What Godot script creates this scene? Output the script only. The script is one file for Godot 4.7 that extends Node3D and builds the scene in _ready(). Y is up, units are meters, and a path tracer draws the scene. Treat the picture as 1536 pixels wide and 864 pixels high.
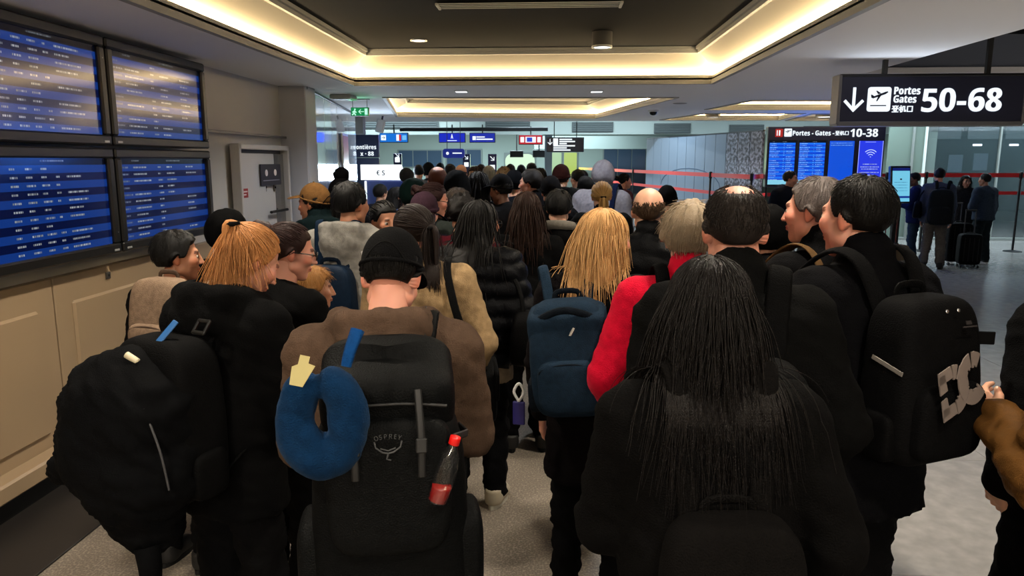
extends Node3D
# An airport hall seen over the heads of a dense queue. Units are metres; the hall runs along -z.

const EYE := 1.85          # height of the lens
const FOCAL := 1100.0      # focal length in pixels of a 1536 x 864 frame
const PITCH := 9.85
const YAW := 3.18
const EXPOSURE := 1.55
const CEIL := 2.635        # underside of the low white ceiling
var cam_basis: Basis
var names := {}
var mats := {}
var tex_cache := {}
var rng := RandomNumberGenerator.new()

# ------------------------------------------------------------------ layout helpers
func ray(px: float, py: float) -> Vector3:
	return cam_basis * Vector3((px - 768.0) / FOCAL, (432.0 - py) / FOCAL, -1.0)
func P(px: float, py: float, w: float) -> Vector3:      # the point at depth w along the hall
	var r := ray(px, py)
	return Vector3(0, EYE, 0) + r * (w / -r.z)
func Hh(px: float, py: float, y: float) -> Vector3:     # the point at height y
	var r := ray(px, py)
	return Vector3(0, EYE, 0) + r * ((y - EYE) / r.y)

# ------------------------------------------------------------------ scene tree helpers
func numbered(n: String) -> String:
	if not names.has(n):
		names[n] = 0
		return n
	names[n] += 1
	return "%s_%03d" % [n, names[n]]
func thing(called: String, label: String, category: String, at := Vector3.ZERO, turn := 0.0, group := "") -> Node3D:
	var o := Node3D.new()
	o.name = numbered(called)
	o.position = at
	o.rotation.y = turn
	o.set_meta("label", label)
	o.set_meta("category", category)
	if group != "":
		o.set_meta("group", group)
	add_child(o)
	return o
func obj(called: String, m: Mesh, mat: Material, parent: Node = null, at := Vector3.ZERO, rot := Vector3.ZERO) -> MeshInstance3D:
	var o := MeshInstance3D.new()
	o.name = called if parent != null else numbered(called)
	o.mesh = m
	o.material_override = mat
	o.position = at
	o.rotation_degrees = rot
	if parent != null:
		parent.add_child(o, true)
	else:
		add_child(o)
	return o
func tag(o: Node, label: String, category: String, group := "") -> Node:
	o.set_meta("label", label)
	o.set_meta("category", category)
	if group != "":
		o.set_meta("group", group)
	return o
func struct(called: String, m: Mesh, mat: Material, label: String, at := Vector3.ZERO, rot := Vector3.ZERO) -> MeshInstance3D:
	var o := obj(called, m, mat, null, at, rot)
	o.set_meta("kind", "structure")
	o.set_meta("label", label)
	return o

# ------------------------------------------------------------------ materials
func mat(key: String, c: Color, rough := 0.8, metal := 0.0) -> StandardMaterial3D:
	if mats.has(key):
		return mats[key]
	var m := StandardMaterial3D.new()
	m.resource_name = key
	m.albedo_color = c
	m.roughness = rough
	m.metallic = metal
	m.metallic_specular = 0.5 if rough < 0.7 else 0.22
	mats[key] = m
	return m
func glow(key: String, c: Color, e: float) -> StandardMaterial3D:
	if mats.has(key):
		return mats[key]
	var m := mat(key, Color(0.02, 0.02, 0.02), 0.4)
	m.emission_enabled = true
	m.emission = c
	m.emission_energy_multiplier = e / EXPOSURE
	return m
func noise_tex(key: String, freq: float, as_normal: bool, strength := 4.0, octaves := 3, lo := 0.0, hi := 1.0, kind := FastNoiseLite.TYPE_SIMPLEX_SMOOTH, size := 256) -> NoiseTexture2D:
	if tex_cache.has(key):
		return tex_cache[key]
	var n := FastNoiseLite.new()
	n.noise_type = kind
	n.seed = hash(key) % 1000
	n.frequency = freq
	n.fractal_octaves = octaves
	var t := NoiseTexture2D.new()
	t.width = size
	t.height = size
	t.seamless = true
	t.noise = n
	t.as_normal_map = as_normal
	t.bump_strength = strength
	if not as_normal:
		var g := Gradient.new()
		g.set_color(0, Color(lo, lo, lo))
		g.set_color(1, Color(hi, hi, hi))
		t.color_ramp = g
	tex_cache[key] = t
	return t
func cloth(key: String, c: Color, rough := 0.9, sheen := 0.0) -> StandardMaterial3D:
	if mats.has("cloth_" + key):
		return mats["cloth_" + key]
	var m := mat("cloth_" + key, c, rough)
	m.normal_enabled = true
	m.normal_texture = noise_tex("weave", 0.14, true, 5.0, 3)
	m.normal_scale = 0.55
	m.uv1_triplanar = true
	m.uv1_scale = Vector3(5, 5, 5)
	m.metallic_specular = 0.16
	if sheen > 0.0:
		m.rim_enabled = true
		m.rim = sheen
		m.rim_tint = 0.6
	m.albedo_texture = noise_tex("mottle", 0.02, false, 1.0, 4, 0.78, 1.0)
	return m
func skin_mat(key: String, c: Color) -> StandardMaterial3D:
	if mats.has("skin_" + key):
		return mats["skin_" + key]
	var m := mat("skin_" + key, c, 0.55)
	m.vertex_color_use_as_albedo = true
	m.subsurf_scatter_enabled = true
	m.subsurf_scatter_strength = 0.12
	return m
func hair_mat(key: String, c: Color, rough := 0.55) -> StandardMaterial3D:
	if mats.has("hair_" + key):
		return mats["hair_" + key]
	var m := mat("hair_" + key, c, rough)
	m.metallic_specular = 0.28
	m.vertex_color_use_as_albedo = true
	m.normal_enabled = true
	m.normal_texture = noise_tex("hair_grain", 0.3, true, 6.0, 2)
	m.normal_scale = 0.6
	m.uv1_triplanar = true
	m.uv1_scale = Vector3(14, 2.5, 14)
	return m

# ------------------------------------------------------------------ shapes
func mesh_of(v: PackedVector3Array, n: PackedVector3Array, i: PackedInt32Array, c := PackedColorArray()) -> ArrayMesh:
	var a := []
	a.resize(Mesh.ARRAY_MAX)
	a[Mesh.ARRAY_VERTEX] = v
	a[Mesh.ARRAY_NORMAL] = n
	a[Mesh.ARRAY_INDEX] = i
	if c.size():
		a[Mesh.ARRAY_COLOR] = c
	var m := ArrayMesh.new()
	m.add_surface_from_arrays(Mesh.PRIMITIVE_TRIANGLES, a)
	return m
func normals_of(v: PackedVector3Array, i: PackedInt32Array) -> PackedVector3Array:
	var n := PackedVector3Array()
	n.resize(v.size())
	for k in range(0, i.size(), 3):
		var a := i[k]
		var b := i[k + 1]
		var c := i[k + 2]
		var f := (v[c] - v[a]).cross(v[b] - v[a])
		n[a] += f
		n[b] += f
		n[c] += f
	for k in n.size():
		n[k] = n[k].normalized()
	return n
func st_new() -> SurfaceTool:
	var s := SurfaceTool.new()
	s.begin(Mesh.PRIMITIVE_TRIANGLES)
	return s
func quad(s: SurfaceTool, a: Vector3, b: Vector3, c: Vector3, d: Vector3, uvs := []) -> void:
	# corners clockwise seen from the front
	var n := (c - a).cross(b - a).normalized()
	var p := [a, b, c, a, c, d]
	var ix := [0, 1, 2, 0, 2, 3]
	for k in 6:
		s.set_normal(n)
		if uvs.size():
			s.set_uv(uvs[ix[k]])
		s.add_vertex(p[k])
func slab(s: SurfaceTool, lo: Vector3, hi: Vector3) -> void:
	var x0 := lo.x; var y0 := lo.y; var z0 := lo.z
	var x1 := hi.x; var y1 := hi.y; var z1 := hi.z
	quad(s, Vector3(x0, y1, z1), Vector3(x1, y1, z1), Vector3(x1, y0, z1), Vector3(x0, y0, z1))
	quad(s, Vector3(x1, y1, z0), Vector3(x0, y1, z0), Vector3(x0, y0, z0), Vector3(x1, y0, z0))
	quad(s, Vector3(x1, y1, z1), Vector3(x1, y1, z0), Vector3(x1, y0, z0), Vector3(x1, y0, z1))
	quad(s, Vector3(x0, y1, z0), Vector3(x0, y1, z1), Vector3(x0, y0, z1), Vector3(x0, y0, z0))
	quad(s, Vector3(x0, y1, z0), Vector3(x1, y1, z0), Vector3(x1, y1, z1), Vector3(x0, y1, z1))
	quad(s, Vector3(x0, y0, z1), Vector3(x1, y0, z1), Vector3(x1, y0, z0), Vector3(x0, y0, z0))
func box(size: Vector3, bevel := 0.0) -> Mesh:
	# a box centred on the origin, with chamfered edges where bevel > 0
	var h := size * 0.5
	var s := st_new()
	if bevel <= 0.0:
		slab(s, -h, h)
		return s.commit()
	var b := minf(bevel, minf(h.x, minf(h.y, h.z)) * 0.9)
	var pts := func(ax: int, sg: float) -> Array:
		var out := []
		for q in [[-1, -1], [1, -1], [1, 1], [-1, 1]]:
			var p := Vector3.ZERO
			p[ax] = h[ax] * sg
			p[(ax + 1) % 3] = (h[(ax + 1) % 3] - b) * q[0]
			p[(ax + 2) % 3] = (h[(ax + 2) % 3] - b) * q[1]
			out.append(p)
		return out
	var put := func(q: Array) -> void:
		var mid := Vector3.ZERO
		for p in q: mid += p
		var n: Vector3 = (q[2] - q[0]).cross(q[1] - q[0])
		if n.dot(mid) < 0.0:
			q.reverse()
		if q.size() == 4:
			quad(s, q[0], q[1], q[2], q[3])
		else:
			s.set_normal((q[2] - q[0]).cross(q[1] - q[0]).normalized())
			for p in q: s.add_vertex(p)
	for ax in 3:
		for sg in [-1.0, 1.0]:
			put.call(pts.call(ax, sg))
	for ax in 3:
		var u := (ax + 1) % 3
		var v := (ax + 2) % 3
		for su in [-1.0, 1.0]:
			for sv in [-1.0, 1.0]:
				var a := Vector3.ZERO; var c := Vector3.ZERO
				a[u] = h[u] * su; a[v] = (h[v] - b) * sv; a[ax] = h[ax] - b
				c[u] = (h[u] - b) * su; c[v] = h[v] * sv; c[ax] = h[ax] - b
				var a2 := a; var c2 := c
				a2[ax] = -a[ax]; c2[ax] = -c[ax]
				put.call([a, c, c2, a2])
	for sx in [-1.0, 1.0]:
		for sy in [-1.0, 1.0]:
			for sz in [-1.0, 1.0]:
				put.call([Vector3(h.x * sx, (h.y - b) * sy, (h.z - b) * sz), Vector3((h.x - b) * sx, h.y * sy, (h.z - b) * sz), Vector3((h.x - b) * sx, (h.y - b) * sy, h.z * sz)])
	return s.commit()
func tube(pts: Array, r0: float, r1 := -1.0, sides := 8, flat := 1.0, side_axis := Vector3.ZERO) -> ArrayMesh:
	# a swept round (or flattened) tube through the points
	var v := PackedVector3Array(); var n := PackedVector3Array(); var ix := PackedInt32Array()
	add_tube(v, n, ix, pts, r0, r1, sides, flat, side_axis)
	return mesh_of(v, n, ix)
func add_tube(v: PackedVector3Array, n: PackedVector3Array, ix: PackedInt32Array, pts: Array, r0: float, r1 := -1.0, sides := 8, flat := 1.0, side_axis := Vector3.ZERO) -> void:
	if r1 < 0.0: r1 = r0
	var m := pts.size()
	var first := v.size()
	var up := side_axis
	for k in m:
		var t: Vector3 = (pts[mini(k + 1, m - 1)] - pts[maxi(k - 1, 0)]).normalized()
		if up == Vector3.ZERO:
			up = Vector3.UP if absf(t.y) < 0.9 else Vector3.RIGHT
		var s: Vector3 = (up - t * up.dot(t)).normalized()
		up = s
		var o: Vector3 = t.cross(s)
		var r := lerpf(r0, r1, float(k) / maxf(1.0, m - 1))
		for q in sides:
			var a := TAU * q / sides
			var d: Vector3 = s * cos(a) + o * sin(a) * flat
			v.append(pts[k] + d * r)
			n.append((s * cos(a) * flat + o * sin(a)).normalized())
	for k in m - 1:
		for q in sides:
			var a := first + k * sides + q
			var b := first + k * sides + (q + 1) % sides
			var c := a + sides
			var d := b + sides
			ix.append_array([a, c, b, b, c, d])
	for e in 2:
		var at := first + (m - 1) * sides * e
		var c: Vector3 = pts[(m - 1) * e]
		var t: Vector3 = (pts[1] - pts[0]).normalized() * -1.0 if e == 0 else (pts[m - 1] - pts[m - 2]).normalized()
		var mid := v.size()
		v.append(c)
		n.append(t)
		for q in sides:
			if e == 0:
				ix.append_array([mid, at + q, at + (q + 1) % sides])
			else:
				ix.append_array([mid, at + (q + 1) % sides, at + q])
func spline(ctrl: Array, per := 6) -> Array:
	var out := []
	for k in ctrl.size() - 1:
		var a: Vector3 = ctrl[maxi(k - 1, 0)]
		var b: Vector3 = ctrl[k]
		var c: Vector3 = ctrl[k + 1]
		var d: Vector3 = ctrl[mini(k + 2, ctrl.size() - 1)]
		for q in per:
			out.append(b.cubic_interpolate(c, a, d, float(q) / per))
	out.append(ctrl[-1])
	return out
func lathe(profile: Array, sides := 24) -> ArrayMesh:
	# profile of Vector2(radius, y) from bottom to top
	var v := PackedVector3Array(); var ix := PackedInt32Array()
	var m := profile.size()
	for k in m:
		for q in sides:
			var a := TAU * q / sides
			v.append(Vector3(cos(a) * profile[k].x, profile[k].y, sin(a) * profile[k].x))
	for k in m - 1:
		for q in sides:
			var a := k * sides + q
			var b := k * sides + (q + 1) % sides
			ix.append_array([a, b, a + sides, b, b + sides, a + sides])
	return mesh_of(v, normals_of(v, ix), ix)
func soft_box(size: Vector3, e := 0.45, bulge = null, lat := 18, lon := 28) -> ArrayMesh:
	# a superellipsoid: e 1 is an ellipsoid, e towards 0 a box; bulge(p) shifts points of it
	var v := PackedVector3Array(); var ix := PackedInt32Array()
	var pw := func(x: float, p: float) -> float: return signf(x) * pow(absf(x), p)
	for k in lat + 1:
		var f := PI * (float(k) / lat - 0.5)
		for q in lon:
			var a := TAU * q / lon
			var p := Vector3(pw.call(cos(f), e) * pw.call(cos(a), e), pw.call(sin(f), e), pw.call(cos(f), e) * pw.call(sin(a), e)) * size * 0.5
			if bulge != null:
				p = bulge.call(p)
			v.append(p)
	for k in lat:
		for q in lon:
			var a := k * lon + q
			var b := k * lon + (q + 1) % lon
			ix.append_array([a, b, a + lon, b, b + lon, a + lon])
	return mesh_of(v, normals_of(v, ix), ix)
func prism(poly: PackedVector2Array, depth: float) -> ArrayMesh:
	# an outline in x,y extruded from z = 0 to z = depth
	var s := st_new()
	var tri := Geometry2D.triangulate_polygon(poly)
	for side in 2:
		var z := depth if side == 1 else 0.0
		for k in range(0, tri.size(), 3):
			var q := [poly[tri[k]], poly[tri[k + 1]], poly[tri[k + 2]]]
			var cw: bool = (q[1] - q[0]).cross(q[2] - q[0]) < 0.0
			if cw != (side == 1): q.reverse()
			s.set_normal(Vector3(0, 0, 1 if side == 1 else -1))
			for p in q: s.add_vertex(Vector3(p.x, p.y, z))
	var cwise := Geometry2D.is_polygon_clockwise(poly)
	for k in poly.size():
		var a := poly[k]
		var b := poly[(k + 1) % poly.size()]
		if cwise:
			var t := a; a = b; b = t
		quad(s, Vector3(a.x, a.y, depth), Vector3(b.x, b.y, depth), Vector3(b.x, b.y, 0), Vector3(a.x, a.y, 0))
	return s.commit()
func rounded(w: float, h: float, r: float) -> PackedVector2Array:
	var out := PackedVector2Array()
	for c in [[1, 1, 0], [-1, 1, 90], [-1, -1, 180], [1, -1, 270]]:
		for k in 5:
			var a := deg_to_rad(c[2] + 22.5 * k)
			out.append(Vector2((w * 0.5 - r) * c[0] + cos(a) * r, (h * 0.5 - r) * c[1] + sin(a) * r))
	return out
func joined(list: Array) -> ArrayMesh:
	# [mesh, transform] pairs as one mesh
	var v := PackedVector3Array(); var n := PackedVector3Array(); var ix := PackedInt32Array()
	for q in list:
		var m: Mesh = q[0]
		var x: Transform3D = q[1]
		var a := m.surface_get_arrays(0)
		var first := v.size()
		var nb := x.basis.inverse().transposed()
		for p in a[Mesh.ARRAY_VERTEX]: v.append(x * p)
		for p in a[Mesh.ARRAY_NORMAL]: n.append((nb * p).normalized())
		if a[Mesh.ARRAY_INDEX] != null:
			for i in a[Mesh.ARRAY_INDEX]: ix.append(first + i)
		else:
			for i in a[Mesh.ARRAY_VERTEX].size(): ix.append(first + i)
	return mesh_of(v, n, ix)
func at3(p: Vector3, rot := Vector3.ZERO, sc := Vector3.ONE) -> Transform3D:
	return Transform3D(Basis.from_euler(rot * PI / 180.0).scaled_local(sc), p)
func word(s: String, height: float, depth := 0.006, bold := true, font := "Droid Sans") -> TextMesh:
	var f := SystemFont.new()
	f.font_names = PackedStringArray([font])
	f.font_weight = 700 if bold else 400
	var t := TextMesh.new()
	t.text = s
	t.font = f
	t.font_size = 64
	t.pixel_size = height / 46.0     # height of a capital
	t.depth = depth
	t.curve_step = 1.0
	return t
func strokes(list: Array, size: float, thick: float, depth: float) -> ArrayMesh:
	# polylines in a unit square drawn as flat bars
	var s := st_new()
	for line in list:
		for k in line.size() - 1:
			var a := Vector2(line[k][0], line[k][1]) * size
			var b := Vector2(line[k + 1][0], line[k + 1][1]) * size
			var d := (b - a).normalized() * thick * 0.5
			var nn := Vector2(-d.y, d.x)
			s.append_from(prism(PackedVector2Array([a - d - nn, b + d - nn, b + d + nn, a - d + nn]), depth), 0, Transform3D())
	return s.commit()
func disc(r: float, thick: float, sides := 20) -> ArrayMesh:
	return lathe([Vector2(0.0001, -thick / 2), Vector2(r, -thick / 2), Vector2(r, thick / 2), Vector2(0.0001, thick / 2)], sides)
func oriented(a: Vector3, b: Vector3, thick: float, high: float, bevel := 0.0) -> Array:
	# a bar from a to b: [mesh, transform]
	var d := b - a
	var m := box(Vector3(thick, high, d.length()), bevel)
	return [m, Transform3D(Basis.looking_at(d.normalized(), Vector3.UP if absf(d.normalized().y) < 0.99 else Vector3.RIGHT), (a + b) * 0.5)]

# ------------------------------------------------------------------ bodies: tapered capsules joined smoothly, meshed as surface nets
func field_mesh(prims: Array, cell: float, lo_y := -9.0, hi_y := 9.0) -> Array:
	# prims: [a, b, radius at a, radius at b, blend]; returns [vertices, normals, indices]
	var lo := Vector3(9, 9, 9)
	var hi := -lo
	for p in prims:
		var r: float = maxf(p[2], p[3]) + cell * 2.5
		lo = lo.min((p[0] as Vector3).min(p[1]) - Vector3.ONE * r)
		hi = hi.max((p[0] as Vector3).max(p[1]) + Vector3.ONE * r)
	lo.y = maxf(lo.y, lo_y - cell * 2.0)
	hi.y = minf(hi.y, hi_y + cell * 2.0)
	var nx := int((hi.x - lo.x) / cell) + 2
	var ny := int((hi.y - lo.y) / cell) + 2
	var nz := int((hi.z - lo.z) / cell) + 2
	var g := PackedFloat32Array()
	g.resize(nx * ny * nz)
	g.fill(1.0)
	for p in prims:
		var a: Vector3 = p[0]
		var ba: Vector3 = p[1] - a
		var ra: float = p[2]
		var dr: float = p[3] - ra
		var k: float = p[4]
		var inv := 1.0 / maxf(ba.length_squared(), 1e-8)
		var reach := maxf(p[2], p[3]) + maxf(k, cell * 2.0)
		var pl: Vector3 = a.min(p[1]) - Vector3.ONE * reach
		var ph: Vector3 = a.max(p[1]) + Vector3.ONE * reach
		var x0 := maxi(0, int((pl.x - lo.x) / cell)); var x1 := mini(nx - 1, int((ph.x - lo.x) / cell) + 1)
		var y0 := maxi(0, int((pl.y - lo.y) / cell)); var y1 := mini(ny - 1, int((ph.y - lo.y) / cell) + 1)
		var z0 := maxi(0, int((pl.z - lo.z) / cell)); var z1 := mini(nz - 1, int((ph.z - lo.z) / cell) + 1)
		var ik := 1.0 / k
		var qk := 0.25 * ik
		for y in range(y0, y1 + 1):
			var dy := lo.y + y * cell - a.y
			for z in range(z0, z1 + 1):
				var dz := lo.z + z * cell - a.z
				var i := (y * nz + z) * nx + x0
				var dx := lo.x + x0 * cell - a.x
				var dot := (dx * ba.x + dy * ba.y + dz * ba.z) * inv
				var dd := ba.x * cell * inv
				for x in range(x0, x1 + 1):
					var t := clampf(dot, 0.0, 1.0)
					var ex := dx - ba.x * t
					var ey := dy - ba.y * t
					var ez := dz - ba.z * t
					var d := sqrt(ex * ex + ey * ey + ez * ez) - ra - dr * t
					var o := g[i]
					if d < o + k:
						var h := k - absf(o - d)
						if h > 0.0:
							g[i] = minf(o, d) - h * h * qk
						elif d < o:
							g[i] = d
					i += 1
					dx += cell
					dot += dd
	var row := nx * nz
	for y in ny:
		var yy := lo.y + y * cell
		var cut := maxf(lo_y - yy, yy - hi_y)
		if cut > -cell * 2.0:
			for i in range(y * row, (y + 1) * row):
				if g[i] < cut: g[i] = cut
	var v := PackedVector3Array(); var n := PackedVector3Array(); var ix := PackedInt32Array()
	var at := PackedInt32Array()
	at.resize(g.size())
	var lim := cell * 1.75
	for y in ny - 1:
		for z in nz - 1:
			var i := (y * nz + z) * nx - 1
			for x in nx - 1:
				i += 1
				var c0 := g[i]
				if c0 > lim or c0 < -lim: continue
				var c1 := g[i + 1]; var c2 := g[i + nx]; var c3 := g[i + nx + 1]
				var c4 := g[i + row]; var c5 := g[i + row + 1]; var c6 := g[i + row + nx]; var c7 := g[i + row + nx + 1]
				var m := int(c0 < 0.0) + int(c1 < 0.0) + int(c2 < 0.0) + int(c3 < 0.0) + int(c4 < 0.0) + int(c5 < 0.0) + int(c6 < 0.0) + int(c7 < 0.0)
				if m == 0 or m == 8: continue
				var s := Vector3.ZERO
				var q := 0
				if (c0 < 0.0) != (c1 < 0.0): s.x += c0 / (c0 - c1); q += 1
				if (c2 < 0.0) != (c3 < 0.0): s += Vector3(c2 / (c2 - c3), 0, 1); q += 1
				if (c4 < 0.0) != (c5 < 0.0): s += Vector3(c4 / (c4 - c5), 1, 0); q += 1
				if (c6 < 0.0) != (c7 < 0.0): s += Vector3(c6 / (c6 - c7), 1, 1); q += 1
				if (c0 < 0.0) != (c2 < 0.0): s.z += c0 / (c0 - c2); q += 1
				if (c1 < 0.0) != (c3 < 0.0): s += Vector3(1, 0, c1 / (c1 - c3)); q += 1
				if (c4 < 0.0) != (c6 < 0.0): s += Vector3(0, 1, c4 / (c4 - c6)); q += 1
				if (c5 < 0.0) != (c7 < 0.0): s += Vector3(1, 1, c5 / (c5 - c7)); q += 1
				if (c0 < 0.0) != (c4 < 0.0): s.y += c0 / (c0 - c4); q += 1
				if (c1 < 0.0) != (c5 < 0.0): s += Vector3(1, c1 / (c1 - c5), 0); q += 1
				if (c2 < 0.0) != (c6 < 0.0): s += Vector3(0, c2 / (c2 - c6), 1); q += 1
				if (c3 < 0.0) != (c7 < 0.0): s += Vector3(1, c3 / (c3 - c7), 1); q += 1
				at[i] = v.size()
				v.append(lo + (Vector3(x, y, z) + s / q) * cell)
				n.append(Vector3(c1 + c3 + c5 + c7 - c0 - c2 - c4 - c6, c4 + c5 + c6 + c7 - c0 - c1 - c2 - c3, c2 + c3 + c6 + c7 - c0 - c1 - c4 - c5).normalized())
				if y > 0 and z > 0 and (c0 < 0.0) != (c1 < 0.0):
					var b0 := at[i - row - nx]; var b1 := at[i - nx]; var b2 := at[i]; var b3 := at[i - row]
					if c0 < 0.0: ix.append_array([b0, b3, b2, b0, b2, b1])
					else: ix.append_array([b0, b1, b2, b0, b2, b3])
				if x > 0 and z > 0 and (c0 < 0.0) != (c4 < 0.0):
					var b0 := at[i - 1 - nx]; var b1 := at[i - nx]; var b2 := at[i]; var b3 := at[i - 1]
					if c0 < 0.0: ix.append_array([b0, b1, b2, b0, b2, b3])
					else: ix.append_array([b0, b3, b2, b0, b2, b1])
				if x > 0 and y > 0 and (c0 < 0.0) != (c2 < 0.0):
					var b0 := at[i - 1 - row]; var b1 := at[i - row]; var b2 := at[i]; var b3 := at[i - 1]
					if c0 < 0.0: ix.append_array([b0, b3, b2, b0, b2, b1])
					else: ix.append_array([b0, b1, b2, b0, b2, b3])
	return [v, n, ix]

# joints of a standing figure 1.72 m tall that faces -z, right hand at +x
func joints(pose: Dictionary) -> Dictionary:
	var j := {}
	var lean := deg_to_rad(pose.get("lean", 3.0))
	var rx := Basis(Vector3.RIGHT, -lean)
	var wide: float = pose.get("wide", 1.0)
	j.pel = Vector3(0, 0.90, 0)
	j.waist = j.pel + rx * Vector3(0, 0.17, 0.005)
	j.chest = j.pel + rx * Vector3(0, 0.36, 0.0)
	j.neck = j.pel + rx * Vector3(0, 0.545, 0.015)
	var hp := deg_to_rad(pose.get("nod", 0.0))
	j.head_basis = Basis(Vector3.UP, deg_to_rad(pose.get("look", 0.0))) * Basis(Vector3.RIGHT, -hp - lean * 0.6) * Basis(Vector3.BACK, deg_to_rad(pose.get("tilt", 0.0)))
	j.head = j.neck + Basis(Vector3.UP, deg_to_rad(pose.get("look", 0.0))) * Basis(Vector3.RIGHT, -hp * 0.8 - lean) * Vector3(0, 0.163, -0.028)
	for s in [-1.0, 1.0]:
		var side := "l" if s < 0.0 else "r"
		var sh: Vector3 = j.pel + rx * Vector3(0.172 * s * wide, 0.478, 0.012)
		j["sh_" + side] = sh
		var el := sh + Vector3(0.055 * s, -0.285, 0.02)
		var wr := el + Vector3(0.0, -0.235, -0.05)
		match pose.get("arm_" + side, "down"):
			"phone":
				el = sh + Vector3(0.05 * s, -0.27, -0.06)
				wr = el + Vector3(-0.12 * s, 0.06, -0.21)
			"strap":
				el = sh + Vector3(0.10 * s, -0.25, -0.10)
				wr = sh + Vector3(-0.04 * s, -0.07, -0.15)
			"pocket":
				el = sh + Vector3(0.10 * s, -0.27, 0.055)
				wr = el + Vector3(-0.05 * s, -0.19, -0.10)
			"fold":
				el = sh + Vector3(0.07 * s, -0.28, -0.03)
				wr = el + Vector3(-0.22 * s, 0.06, -0.13)
			"out":
				el = sh + Vector3(0.12 * s, -0.26, 0.01)
				wr = el + Vector3(0.05 * s, -0.22, -0.07)
			"reach":
				el = sh + Vector3(0.05 * s, -0.22, -0.17)
				wr = el + Vector3(-0.05 * s, 0.06, -0.23)
		j["el_" + side] = el
		j["wr_" + side] = wr
		var st: float = pose.get("stride", 0.0) * s
		j["hip_" + side] = Vector3(0.088 * s, 0.87, 0)
		j["kn_" + side] = Vector3(0.10 * s, 0.48, -0.02 - st * 0.45)
		j["an_" + side] = Vector3(0.112 * s * pose.get("stance", 1.0), 0.085, 0.02 - st)
	return j
func body_prims(j: Dictionary, fat := 0.0) -> Array:
	var p := []
	for s in ["l", "r"]:
		var f := -1.0 if s == "l" else 1.0
		p.append([j.chest + Vector3(0.075 * f, 0.06, 0.0), j.waist + Vector3(0.055 * f, 0, 0), 0.098 + fat, 0.094 + fat * 1.3, 0.06])
		p.append([j.waist + Vector3(0.055 * f, 0, 0), j.pel + Vector3(0.072 * f, -0.02, 0.01), 0.094 + fat * 1.3, 0.103 + fat, 0.06])
		p.append([j.neck + Vector3(0.03 * f, -0.05, 0.01), j["sh_" + s] - Vector3(0.01 * f, 0, 0), 0.052, 0.056, 0.05])
		p.append([j["sh_" + s], j["el_" + s], 0.055 + fat * 0.3, 0.042, 0.03])
		p.append([j["el_" + s], j["wr_" + s], 0.042, 0.030, 0.015])
		p.append([j["hip_" + s], j["kn_" + s], 0.088 + fat * 0.4, 0.056, 0.02])
		p.append([j["kn_" + s], j["an_" + s], 0.056, 0.040, 0.015])
		p.append([j["an_" + s] + Vector3(0, -0.035, 0.02), j["an_" + s] + Vector3(0.012 * f, -0.05, -0.13), 0.035, 0.03, 0.02])
	p.append([j.neck + Vector3(0, -0.05, 0.005), j.neck.lerp(j.head, 0.75), 0.060, 0.054, 0.03])
	return p

# a head one unit high, facing -z, as a star-shaped surface: [vertices, normals, indices, tints]
var heads := {}
func head_sdf(p: Vector3, fem: float) -> float:
	var ell := func(q: Vector3, r: Vector3) -> float:
		var k0 := (q / r).length()
		return k0 * (k0 - 1.0) / maxf((q / (r * r)).length(), 1e-5)
	var sm := func(a: float, b: float, k: float) -> float:
		var h := maxf(k - absf(a - b), 0.0) / k
		return minf(a, b) - h * h * k * 0.25
	var q := Vector3(absf(p.x), p.y, p.z)
	var d: float = ell.call(q - Vector3(0, 0.13, 0.07), Vector3(0.325, 0.37, 0.405))
	d = sm.call(d, ell.call(q - Vector3(0, -0.16, -0.13), Vector3(0.255 - 0.02 * fem, 0.34, 0.255)), 0.12)
	d = sm.call(d, (q - Vector3(0.03, -0.42, -0.27)).length() - 0.085 + 0.012 * fem, 0.10)          # chin
	d = sm.call(d, (q - Vector3(0.19, -0.27, -0.02)).length() - 0.075 + 0.02 * fem, 0.14)          # jaw corner
	d = sm.call(d, (q - Vector3(0.17, -0.08, -0.27)).length() - 0.10, 0.10)                         # cheek
	d = sm.call(d, (q - Vector3(0.11, 0.085, -0.33)).length() - 0.065 + 0.012 * fem, 0.08)          # brow
	var sock: float = (q - Vector3(0.135, 0.005, -0.44)).length() - 0.075
	d = -sm.call(-d, sock, 0.07)
	var t := clampf((p.y + 0.13) / 0.19, 0.0, 1.0)                                                  # nose
	var nose := Vector3(p.x * (1.0 + 0.15 * fem), p.y - (-0.13 + 0.19 * t), p.z - lerpf(-0.462, -0.375, t)).length() - lerpf(0.042, 0.030, t)
	d = sm.call(d, nose, 0.035)
	d = sm.call(d, (q - Vector3(0.042, -0.145, -0.415)).length() - 0.028, 0.025)
	d = sm.call(d, ell.call(q - Vector3(0, -0.245, -0.375), Vector3(0.095, 0.024, 0.045)), 0.02)    # lips
	d = sm.call(d, ell.call(q - Vector3(0, -0.292, -0.368), Vector3(0.08, 0.027, 0.048)), 0.02)
	d = sm.call(d, ell.call(q - Vector3(0.325, -0.02, 0.05), Vector3(0.045, 0.125, 0.075)), 0.02)   # ear
	d = sm.call(d, (q - Vector3(0.31, -0.12, 0.03)).length() - 0.035, 0.03)
	return d
func head_dir(k: int, q: int, HLAT: int, HLON: int) -> Vector3:
	var f := PI * (float(k) / HLAT - 0.5)
	var u := float(q) / HLON * TAU
	var a := u - 0.42 * sin(u)          # more columns at the face
	return Vector3(sin(a) * cos(f), sin(f), -cos(a) * cos(f))
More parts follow.
